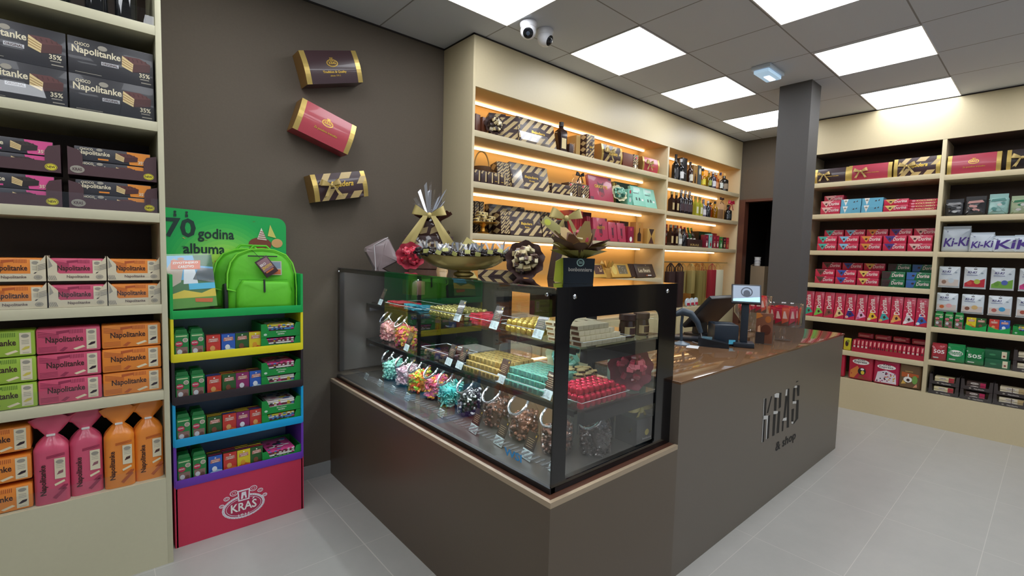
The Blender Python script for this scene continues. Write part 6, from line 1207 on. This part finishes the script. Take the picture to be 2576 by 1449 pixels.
# row 1: gift boxes
Z = 2.286
for (x, w, h, c, bow, st_, lab) in ((-1.80+.05, .30, .145, '#35242a', True, False, 'dark gift box with gold bow at left end of the top right shelf'), (-1.45, .345, .15, '#a83a4c', True, False, 'red gift box with gold bow on the top right shelf'), (-1.09, .33, .165, '#3b262a', True, True, 'striped gift box with gold bow left of the divider, top right shelf')):
    g = giftbox(w, h, .10, c, bow=bow, stripes=st_, emb=False, txt='Bajadera' if st_ else 'Za posebne trenutke'); g.location = SR.at(x, .03, Z); g.rotation_euler.z = SR.rz; g['label'] = lab; g['group'] = 'ribboned gift boxes'
g = giftbox(.335, .165, .10, '#a83a4c', emb=True, txt='Za posebne trenutke'); g.location = SR.at(-.712, .03, 2.267); g.rotation_euler.z = SR.rz; g['label'] = 'plain red gift box with gold crest, right of the divider on the top shelf'; g['group'] = 'gift boxes on the right wall'
g = giftbox(.30, .165, .10, '#241a1c', bow=True, emb=False); g.location = SR.at(-.345, .03, 2.267); g.rotation_euler.z = SR.rz; g['label'] = 'dark brown gift box with a dim bow at the right frame edge, top shelf'; g['group'] = 'gift boxes on the right wall'
# chocolate bar display boxes
def dbox(w, h, tri, base=CR_, d=.13, txt='Dorina', tc='#e8d4d0'):
    m = MB(); m.box(0, w, 0, d, 0, h, C(base, .36, coat=.2), .003); F = m.front(.002, w-.002, .002, h-.002, 0); T = C(tri, .4)
    F.poly([(w*.04, h*.92), (w*.52, h*.92), (w*.28, h*.08)] if base == CR_ else [(0, 0), (w*.30, 0), (w*.42, h), (0, h)], T); F.poly([(w*.20, h*.45), (w*.30, h*.40), (w*.34, h*.62), (w*.24, h*.66)], C('#40201c', .4), 1)
    F.text(txt, w*.42, h*.26, w*.50, h*.46, C(tc, .4), 2, R(3), .2); F.rect(w*.50, h*.86, w*.60, h*.93, C(tc, .4), 2); return single('chocolate_bar_box', m, 'chocolate box')
rowc = [('white', '#d9b8b4'), ('teal', '#3fa99a'), ('light blue', '#7ab4d0'), ('orange', '#d08a3c'), ('violet', '#46347c'), ('cream', '#d9a8a0'), ('brown', '#5a3a32'), ('blue', '#2f4f9c'), ('yellow', '#d9b860')]
D = {n: dbox(.172, .072, c) for n, c in rowc}; DGN = {n: dbox(.175, .072, c, '#1c6a42') for n, c in (('brown', '#3c2a2c'), ('blue', '#3a62a0'))}
def drow(z, items, w=.178, tiers=2, y=.022, back=True, shelf='x'):
    n = len(items)
    for i, (x, nm, gr) in enumerate(items):
        p = (DGN if gr else D)[nm]; cn = 'green' if gr else 'crimson'
        for j in range(tiers): R_(p, x, y+.004*j, z+.0735*j, '%s chocolate bar box with %s corner, %s shelf, column %s from left, %s tier' % (cn, nm, shelf, ORD[i], ('lower', 'upper', 'third')[j]), '%s bar boxes' % cn)
        if back: 
            for j in range(3 if shelf != 'second' else 2): 
                if j == 2: R_(p, x+.012, .19, z+.0735*j, '%s box with %s corner in the back row, %s shelf, column %s from left' % (cn, nm, shelf, ORD[i]), '%s bar boxes' % cn)
# row 2
Z = 1.964
for j in range(3): R_(D['cream'], -1.672, .022+.004*j+(.09 if j == 2 else 0), Z+.0735*j*.86, 'crimson bar box with cream corner at left, second shelf, %s of the stack' % ('bottom', 'middle', 'top')[j], 'crimson bar boxes')
for j in range(3): R_(D['white'], -1.775+.0-.075, .022+.004*j+(.09 if j == 2 else 0), Z+.0735*j*.86, 'crimson bar box behind the column, second shelf, %s of the stack' % ('bottom', 'middle', 'top')[j], 'crimson bar boxes') if 0 else None
m = MB(); B = C('#62a8c4', .45); w, h = .168, .070; m.box(0, w, .002, .14, 0, .003, B); m.box(0, w, 0, .002, 0, h, B); m.box(0, .002, .002, .14, .003, h, B); m.box(w-.002, w, .002, .14, .003, h, B); m.box(.004, w-.004, .01, .13, .003, h*.85, C('#4c94b4', .4)); F = m.front(0, w, 0, h, 0); F.poly([(.018, h), (.062, h), (.04, .004)], WHT, 0); F.disc(.04, .05, .012, .009, GREYP, 1, 9); F.poly([(.10, .035), (.115, .05), (.118, .035)], INK, 1); F.poly([(.125, .04), (.14, .055), (.14, .04)], INK, 1)
bb = single('display_tray', m, 'display tray')
for i in range(2):
    for j in range(2): R_(bb, -1.495+.1755*i, .022+.012*j, Z+.0715*j, 'pale blue display tray with white triangle, second shelf, %s stack, %s' % (('left', 'right')[i], ('lower', 'upper')[j]), 'pale blue trays')
for j in range(2): R_(dbox(.185, .06, '#d8c070') if j == 0 else dbox(.185, .055, '#c8a860'), -1.135-.01, .022+.01*j, Z+.0625*j, 'crimson bar box with yellow triangle right of the blue trays, %s' % ('lower', 'upper')[j], 'crimson bar boxes')
m = MB(); m.box(0, .205, 0, .07, 0, .026, C('#b82040', .35, coat=.2), .005); F = m.front(0, .205, 0, .026, 0); F.text('KOLUMBO', .055, .006, .135, .014, C('#e2c890', .4)); F.disc(.035, .013, .014, .008, C('#d8909a', .4)); kp = single('candy_stick_pack', m, 'candy pack')
for j in range(4): R_(kp, -.965+(.004 if j % 2 else 0), .025+.01*j, Z+.0265*j, 'crimson lettered stick pack beside the divider, second shelf, %s of four' % ('bottom', 'second', 'third', 'top')[j], 'lettered stick packs')
# rows 3 and 4
drow(1.5915, [(-1.85+.0, 'white', 0)][:0] + [(-1.68, 'teal', 0), (-1.495, 'light blue', 0), (-1.31, 'orange', 0), (-1.125, 'violet', 0), (-.94, 'cream', 0)], shelf='third')
R_(D['white'], -1.776+.0-.085+.0, .022, 1.5915, 'crimson bar box partly behind the column, third shelf', 'crimson bar boxes') if 0 else None
drow(1.2515, [(-1.68, 'brown', 0), (-1.495, 'blue', 0), (-1.31, 'yellow', 0), (-1.115, 'brown', 1), (-.93, 'blue', 1)], shelf='fourth')
# row 5 upright bars
def ubar(tri, nm, acc):
    m = MB(); w, h = .088, .262; m.box(0, w, 0, .022, 0, h, C('#bc2648', .34, coat=.3), .004); F = m.front(.002, w-.002, .002, h-.002, 0); F.poly([(w*.05, h*.02), (w*.35, h*.44), (w*.95, h*.16)], C(tri, .4)); F.poly([(w*.38, h*.22), (w*.55, h*.27), (w*.66, h*.19), (w*.48, h*.14)], C('#40201c', .4), 1); F.disc(w*.22, h*.09, w*.16, h*.05, C(acc, .4), 2, 10)
    F.text('Dorina', w*.78, h*.34, h*.52, w*.50, C('#e8d4d0', .4), 3, R(98), .1); F.disc(w*.15, h*.52, w*.08, w*.08, C('#d86a84', .4), 1, 9); F.rect(w*.84, h*.70, w*.87, h*.94, C('#d88a98', .4), 1); return single('chocolate_bar', m, 'chocolate bar')
for i, (nm, tri, acc) in enumerate((('teal', '#2f9a7c', '#2f9a7c'), ('light green', '#6cb84a', '#6cb84a'), ('brown', '#7a4436', '#7a4436'), ('cream', '#d8bc84', '#c8a468'), ('indigo', '#2f2a78', '#c8a898'), ('pink', '#dca4c4', '#b86a94'), ('yellow', '#d8b030', '#d8c8a8'), ('turquoise', '#3a9c9c', '#cfa05a'), ('orange', '#d8954a', '#d8a860'), ('silver', '#c8c0c4', '#dfe0e2'), ('blue', '#2c5cac', '#b8d0d8'))):
    if i == 0: x = -1.768
    else: x = -1.768+.0925*i
    R_(ubar(tri, nm, acc), x, .035, .8985, 'tall crimson chocolate bar with %s corner standing in the fifth shelf row' % nm, 'upright crimson bars', rx=R(-5)) 
for i in range(7): R_(D[['teal', 'brown', 'cream', 'violet', 'orange', 'white', 'blue'][i % 7]], -1.765+.145*i*.98, .20, .8975, 'crimson box lying behind the upright bars, %s' % nth(i, 7), 'crimson bar boxes') if i < 5 else None
# row 6 small bars in a tray
Z = .587
for i in range(4):
    m = MB(); m.box(0, .092, 0, .05, 0, .105, C('#b03a48', .38), .003); F = m.front(0, .092, 0, .105, 0); F.text('Dorina', .03, .04, .05, .022, C('#e0c0a8', .4), 1, R(60)); F.rect(.07, .02, .075, .08, C('#d88a98', .4)); p = single('snack_pack', m, 'snack pack'); R_(p, -1.77+.096*i, .03, Z, 'brick red snack pack seen over the counter end, %s of four' % nth(i, 4), 'brick red snack packs')
m = MB(); puff(m, rrect(0, .065, 0, .125, .008), .03, C('#c2b62c', .4), .2, 5, cy=.015); F = m.front(.01, .056, .01, .11, -.001); F.disc(.02, .06, .014, .03, INK); F.disc(.03, .085, .012, .014, C('#7a8a2a', .4), 1); one(m, 'candy_bag', 'candy bag', SR, -1.385, .03, Z, 'small yellow sweet bag at the left of the little red bars', None)
t = thing('display_tray', 'crimson display tray of small bars on the sixth right shelf', 'display tray', SR.at(-1.31, .02, Z), SR.rz); part('carton', t, MB().box(0, .565, 0, .003, 0, .045, C('#a01c34', .45)).box(0, .565, .003, .12, 0, .003, C('#a01c34', .45)).box(0, .565, .11, .113, .003, .12, C('#a01c34', .45)).box(0, .003, .003, .11, .003, .10, C('#a01c34', .45)).box(.562, .565, .003, .11, .003, .10, C('#a01c34', .45)))
def sbar(c): m = MB(); m.box(0, .026, 0, .012, 0, .118, C('#b4203c', .34, coat=.3), .003); F = m.front(0, .026, 0, .118, 0); F.poly([(.008, .07), (.018, .07), (.021, .112), (.010, .108)], C('#e0a8a0', .4)); F.poly([(.004, .014), (.022, .014), (.02, .06), (.006, .06)], C(c, .4)); return single('chocolate_bar', m, 'chocolate bar')
sb_ = [sbar('#cfc8bc'), sbar('#5a2c30'), sbar('#7a5a3a')]
for i in range(17): R_(sb_[(i//4) % 3], -1.304+.0325*i, .026, Z+.0035, 'small red bar standing in the crimson tray, %s' % nth(i, 17), 'small red bars in the tray', ry=0)
for i in range(4): R_(dbox(.135, .05, '#d89a9a') if i == 0 else D5, -1.30+.14*i, .16, Z+.0+.11, 'x') if 0 else None
for i in range(4):
    m = MB(); puff(m, rrect(0, .135, 0, .055, .01), .06, C('#a8303c', .32, coat=.3), .3, 5, cy=.03, wr=.002, seed=i); m.box(.02, .10, -.002, .0, .02, .035, C('#c87a74', .4)); one(m, 'snack_bag', 'snack bag', SR, -1.30+.142*i, .145, Z+.125, 'red shiny bag lying behind the small bars, %s of four' % nth(i, 4), 'red shiny bags')
one(MB().box(0, .57, 0, .09, 0, .12, C('#7a1c30', .5)), 'carton', 'box', SR, -1.30, .138, Z, 'deep red carton under the shiny red bags', None)
for x, h in ((-.86, .03), (-.80, .03)): pass
# row 7 big snack bags
def sbag(w, h, d, base, art):
    t = thing('snack_bag', 'x', 'snack bag'); m = MB(); puff(m, rrect(0, w, 0, h, .02), d, C(base, .3, coat=.3), .22, 7, cy=d/2, wr=.002, seed=len(art)); m.box(.008, w-.008, d/2-.002, d/2+.002, h-.006, h+.008, C(base, .3, coat=.3)); part('wrapper', t, m); m = MB(); F = m.front(.02, w-.02, .018, h-.03, -.001); fw_, fh = F.w, F.h; art_(F, fw_, fh, art); part('front_print', t, m); return t
def art_(F, w, h, a):
    if a == 'express':
        F.disc(w*.5, h*.80, w*.42, h*.13, WHT); F.text('Kras', w*.35, h*.86, w*.35, h*.09, C('#8a8488', .4), 2); F.text('Express', w*.18, h*.72, w*.62, h*.13, C('#3a3438', .4), 2); F.poly([(0, h*.35), (w*.35, h*.6), (w*.5, h*.4), (w*.2, 0), (0, 0)], C('#c87a3a', .4)); F.disc(w*.58, h*.36, w*.2, h*.18, C('#2a2426', .4), 1); F.disc(w*.62, h*.3, w*.09, h*.09, C('#d8c040', .4), 2); F.disc(w*.6, h*.46, w*.09, h*.05, WHT, 2); F.poly([(w*.4, .0), (w*.75, h*.02), (w*.5, h*.2)], C('#8a4a34', .4), 1)
    elif a == 'express2':
        F.disc(w*.5, h*.78, w*.44, h*.12, WHT); F.text('Kras', w*.35, h*.84, w*.35, h*.09, C('#5a5458', .4), 2); F.text('Express', w*.16, h*.70, w*.66, h*.13, C('#6a646a', .4), 2); F.poly([(0, 0), (w, 0), (w*.95, h*.5), (w*.5, h*.62), (w*.1, h*.5)], C('#d8d0d8', .4)); rnd = random.Random(2)
        for i in range(34): F.disc(rnd.uniform(.05, .95)*w, rnd.uniform(.03, .5)*h, w*.04, h*.03, C(('#8a3a6a', '#2a2426', '#e8e4ea', '#d8a83a', '#c84a6a')[i % 5], .4), 1+i*.1, 7)
    else:
        F.rect(0, 0, w, h, C('#6a5238', .4)); F.poly([(0, h*.45), (w, h*.5), (w, h*.62), (0, h*.68)], C('#b0582c', .4), 1); F.rect(w*.2, h*.70, w*.65, h*.74, C('#a8824a', .4), 1); F.disc(w*.38, h*.34, w*.26, h*.14, WHT, 2, 9); F.disc(w*.40, h*.32, w*.1, h*.07, INK, 3); F.rect(w*.36, h*.45, w*.42, h*.60, WHT, 3); F.disc(w*.78, h*.36, w*.17, h*.20, C('#6c9a4a', .4), 3, 9); F.poly([(w*.7, .0), (w*.95, h*.04), (w*.9, h*.2)], C('#d09070', .4), 3); F.poly([(0, h*.1), (w*.3, h*.15), (w*.1, h*.3)], C('#d0a850', .4), 3)
for x, w, h, base, art, lab in ((-1.44, .11, .27, '#b8203c', 'none', 'edge of a red snack bag beside the counter end, bottom shelf'), (-1.33, .205, .255, '#b0243c', 'express', 'red snack bag with orange corner and white title, bottom right shelf'), (-1.125, .205, .245, '#b02048', 'express2', 'red snack bag with many small pictures, bottom right shelf'), (-.925, .165, .25, '#6a5238', 'cocoa', 'brown snack bag with white splash and green leaf, bottom right shelf')):
    if art == 'none':
        t = thing('snack_bag', lab, 'snack bag'); m = MB(); puff(m, rrect(0, w, 0, h, .02), .07, C(base, .3, coat=.3), .22, 7, cy=.035); part('wrapper', t, m); t.location = SR.at(x-.03, .03, .306); t.rotation_euler.z = SR.rz; t['group'] = 'large snack bags'
    else:
        t = sbag(w, h, .07, base, art); t.location = SR.at(x, .03, .306); t.rotation_euler = (0, 0, SR.rz); t['label'] = lab; t['group'] = 'large snack bags'
# ---- right bay
Z = 1.904
for i, (x, w, h, c, c2, lab) in enumerate(((-.705, .125, .15, '#232326', '#8a8a8c', 'dark grey sweet bag beside the divider, right bay'), (-.575, .135, .165, '#2b2a2b', '#b88a84', 'dark sweet bag with pinkish fold, right bay'), (-.43, .12, .175, '#8fb4ae', '#4f827c', 'pale teal clear sweet bag, right bay'), (-.30, .13, .15, '#9aa88a', '#1f6a44', 'green and clear sweet bag, right bay'), (-.165, .12, .15, '#3a6a44', '#a8b8a0', 'green sweet bag cut by the right frame edge'))):
    m = MB(); puff(m, rrect(0, w, 0, h*.82, .015), .07, C(c, .25, coat=.4), .28, 6, cy=.035, wr=.004, seed=i+3); m.box(.004, w-.004, .028, .034, h*.78, h, C(c, .25, coat=.4)); F = m.front(0, w, 0, h, -.002)
    rnd = random.Random(i)
    for q in range(7): F.disc(w*rnd.uniform(.25, .75), h*rnd.uniform(.15, .55), w*.13, h*.07, C(rnd.choice([c2, c, '#b9b9b6']), .3), q*.2, 7)
    F.poly([(w*.12, h*.62), (w*.9, h*.66), (w*.8, h*.78), (w*.2, h*.74)], C(c2, .35), 2); one(m, 'sweet_bag', 'sweet bag', SR, x, .03, Z, lab, 'sweet bags on the right bay')
Z = 1.589; WB = '#bcc6d0'; PUR = C('#42287c', .4)
for i, (x, w, h, s, yy) in enumerate(((-.712, .19, .225, .8, .075), (-.525, .155, .165, .75, .03), (-.385, .155, .135, 1.0, .028), (-.26, .15, .14, 1.0, .026), (-.115, .15, .14, 1, .026))):
    m = MB(); puff(m, rrect(0, w, 0, h*.94, .012), .06, C(WB, .32, coat=.3), .2, 6, cy=.03, wr=.003, seed=i); m.box(.004, w-.004, .026, .032, h*.92, h+.004, C(WB, .32, coat=.3)); F = m.front(0, w, 0, h, -.0015)
    if s < 1: F.text('Ki-Ki', w*.08, h*.20, w*.84, h*.34, PUR, 1, R(4), .2)
    else: F.text('Ki', w*.12, h*.18, w*.74, h*.55, PUR, 1, R(4), .2)
    F.disc(w*.2, h*.8, .006, .006, C('#8a90a8', .4), 1, 8); one(m, 'candy_bag', 'candy bag', SR, x, yy, Z, 'white candy bag with purple lettering, %s in the right bay row' % nth(i, 5), 'white candy bags')
def hangbag(w, h, a, b, c):
    m = MB(); puff(m, rrect(0, w, 0, h, .006), .035, C('#c9d2d8', .32, coat=.3), .12, 5, cy=.018, wr=.0015, seed=3); m.box(0, w, .012, .02, -.006, .004, C('#e2e4e6', .3)); F = m.front(.008, w-.008, .010, h-.006, -.0008); fw_, fh = F.w, F.h
    F.poly([(0, 0), (fw_, 0), (fw_, fh*.45), (fw_*.6, fh*.30), (fw_*.3, fh*.36), (0, fh*.18)] if a else [(0, 0), (fw_, 0), (fw_, fh*.34), (0, fh*.34)], C(a or '#c4b8b0', .4)); F.disc(fw_*.62, fh*.28, fw_*.16, fh*.13, C(b, .4), 1, 10); F.disc(fw_*.25, fh*.2, fw_*.13, fh*.11, C(c, .4), 1, 9); F.text('KI-KI', fw_*.12, fh*.70, fw_*.42, fh*.12, C('#3a3270', .4), 2, 0, .3); F.rect(fw_*.08, fh*.60, fw_*.62, fh*.63, C('#7a84a8', .4)); F.disc(fw_*.84, fh*.72, fw_*.07, fh*.04, C('#8a98a4', .4), 1, 8); F.rect(fw_*.42, fh*.90, fw_*.58, fh*.95, C('#5a5a5e', .4)); return single('candy_bag', m, 'candy bag')
hb = [(None, '#b8c4cc', '#8a6a5a', 'brown picture'), ('#b02434', '#a8b04a', '#c04a3a', 'red lower half'), ('#6a9a3a', '#4a5ca0', '#5a8a34', 'green lower half'), ('#c03a7c', '#c03a7c', '#a83064', 'magenta lower half')]
hc = [(None, '#d8a0a0', '#c0602c', 'orange and pink picture'), (None, '#c8a870', '#7a4c3a', 'brown and tan picture'), (None, '#3f94c0', '#a85c54', 'blue wave picture'), (None, '#8a3a34', '#9a4a3a', 'rust picture')]
for r_, (row, z, h) in enumerate(((hb, 1.278, .182), (hc, 1.06, .162))):
    for i, (a, b, c, nm) in enumerate(row):
        R_(hangbag(.142, h, a, b, c), -.708+.166*i, .05, z, 'white hanging candy bag with %s, %s hook row of the right bay' % (nm, ('upper', 'lower')[r_]), 'hanging candy bags')
        part('hook', unitR, MB().tube([(-.708+.166*i+.071, .40, z+h-.005), (-.708+.166*i+.071, .045, z+h-.005), (-.708+.166*i+.071, .035, z+h+.004)], .0022, C('#9a9ca0', .3, .8), 6), 'metal hook')
Z = .9125
for i in range(3): SR.put(po, -.705+.066*i, .02, Z, 'green chocolate pouch under the hanging bags, %s of three' % nth(i, 3), 'green pouches in the right bay')
gt = MB(); w = .13; gt.prism([(0, 0), (w, 0), (w, .05), (w*.62, .028), (w*.38, .028), (0, .05)], 0, .003, GCOL); gt.box(0, w, .003, .10, 0, .003, GCOL); gt.box(0, .003, .003, .10, .003, .06, GCOL); gt.box(w-.003, w, .003, .10, .003, .06, GCOL); gt = single('display_tray', gt, 'display tray')
for i, (a, b) in enumerate((('yellow', 'green'), ('red', 'blue'))):
    x = -.50+.14*i; R_(gt, x, .02, Z, 'small green tray of picture boxes in the right bay, %s one' % ('left', 'right')[i], 'small green trays')
    for j, cn in enumerate((a, b)): SR.put(CB[cn], x+.004+.062*j, .026, Z+.0035, '%s picture chocolate box in a small green tray, right bay' % cn, 'picture boxes in the right bay')
R_(st, -.215, .02, Z, 'green sachet tray at the right frame edge, right bay', None); R_(sp_[1], -.215, .022, Z, 'printed sachets in the green tray at the right frame edge', None)
Z = .6115
def bag505(w, h, c, txt, lab, x, y, spl=False):
    m = MB(); puff(m, rrect(0, w, 0, h*.92, .012), .055, C(c, .28, coat=.4), .22, 6, cy=.028, wr=.004, seed=int(w*999)); m.box(.004, w-.004, .022, .028, h*.88, h, C(c, .28, coat=.4)); F = m.front(0, w, 0, h, -.001); F.disc(w*.5, h*.52, w*.40, h*.17, WHT if spl else C(c, .3), 0, 10); F.text(txt, w*.14, h*.42, w*.72, h*.22, C('#3a8a5a', .4) if spl else WHT, 2); F.rect(w*.15, h*.14, w*.5, h*.2, C('#c8d0c4', .4), 1); one(m, 'candy_bag', 'candy bag', SR, x, y, Z, lab, 'candy bags with white numerals')
bag505(.105, .155, '#a82e38', '505', 'red candy bag with white numerals beside the divider', -.71, .025)
bag505(.12, .165, '#168a4a', 'menta', 'bright green candy bag with white splash', -.605, .022, True)
bag505(.12, .15, '#17783f', '505', 'green candy bag with white numerals', -.485, .028)
for j in range(2):
    m = MB(); m.box(0, .15, 0, .11, 0, .075, C('#185c3a', .45), .002); F = m.front(0, .15, 0, .075, 0); F.rect(.105, .01, .135, .068, CRM); F.disc(.12, .03, .008, .008, C('#8a3a34', .4), 1, 8); F.disc(.05, .035, .02, .008, C('#3f8a5c', .4)); one(m, 'carton', 'box', SR, -.36-.01*j, .03+.02*j, Z+.0755*j, 'dark green carton with cream strip, right bay, %s one' % ('lower', 'upper')[j], 'dark green cartons')
def dtray(w, txt):
    t = thing('display_tray', 'x', 'display tray'); G = C('#38302f', .5); h = .088; m = MB(); m.box(0, w, .003, .15, 0, .003, G); m.box(0, .003, .003, .15, .003, h, G); m.box(w-.003, w, .003, .15, .003, h, G); m.prism([(0, 0), (w, 0), (w, h), (w-.02, h), (w-.026, .03), (.026, .03), (.02, h), (0, h)], 0, .003, G); part('carton', t, m); m = MB(); F = m.front(0, w, 0, h, 0); F.text(txt, w*.42, .006, w*.32, .012, C('#c9c4bc', .4)); F.disc(w*.3, .014, .008, .006, GREYP, 1, 8); part('front_print', t, m); return Proto(t)
dt1, dt2 = dtray(.20, 'Napolitanke'), dtray(.19, 'Bananko')
def bpack(c, c2, w=.13, two=False):
    m = MB()
    for k in range(2):
        m.box(0, w, 0, .09, .004+k*.028, .030+k*.028, C(c, .35, coat=.2), .004); F = m.front(0, w, .004+k*.028, .030+k*.028, 0); F.rect(w*.72, 0, w, .026, C(c2, .4)); F.disc(w*.42, .013, w*.22, .009, C('#c8c0b8', .4), 1, 10); F.text('Napolit', w*.28, .008, w*.3, .009, INK, 2)
        if two: F.rect(w*.47, 0, w*.50, .026, C('#5a4630', .4), 3)
    return single('wafer_packs', m, 'wafer packs')
bk = [bpack('#d8cba0', '#a83038'), bpack('#4a3a34', '#a81c4c', .12), bpack('#cfc4a8', '#b0986a', .15, True)]
for i, x in enumerate((-.705, -.495, -.29, -.085)):
    for j in range(2):
        R_(dt1, x, .02+.004*j, .3065+j*.0895, 'dark tray of wafer packs on the bottom right shelf, %s column, %s' % (ORD[i], ('lower', 'upper')[j]), 'dark wafer trays'); R_(bk[min(i, 2)], x+.035, .026+.004*j, .3065+j*.0895+.012, 'wafer packs in the dark tray, bottom right shelf, %s column, %s' % (ORD[i], ('lower', 'upper')[j]), 'packs in dark trays')
for j in range(2): R_(dt1, -.195, .02+.004*j, Z+j*.0895, 'dark tray at the right frame edge above the bottom shelf, %s' % ('lower', 'upper')[j], 'dark wafer trays'); R_(bk[2], -.17, .026+.004*j, Z+.012+j*.0895, 'wafer packs at the right frame edge above the bottom shelf, %s' % ('lower', 'upper')[j], 'packs in dark trays')
# anything whose prototype was never placed is removed
for o in list(COL.objects):
    if o.parent is None and o.get('label') in ('x', None) and o.get('kind') is None and o.type in ('MESH', 'EMPTY') and not o.get('category') == 'chocolate box':
        pass
unused = [o for o in COL.objects if o.parent is None and o.type in ('MESH', 'EMPTY') and o.get('kind') is None and o.get('label') in (None, 'x')]
for o in unused:
    for c_ in list(o.children_recursive): bpy.data.objects.remove(c_)
    bpy.data.objects.remove(o)
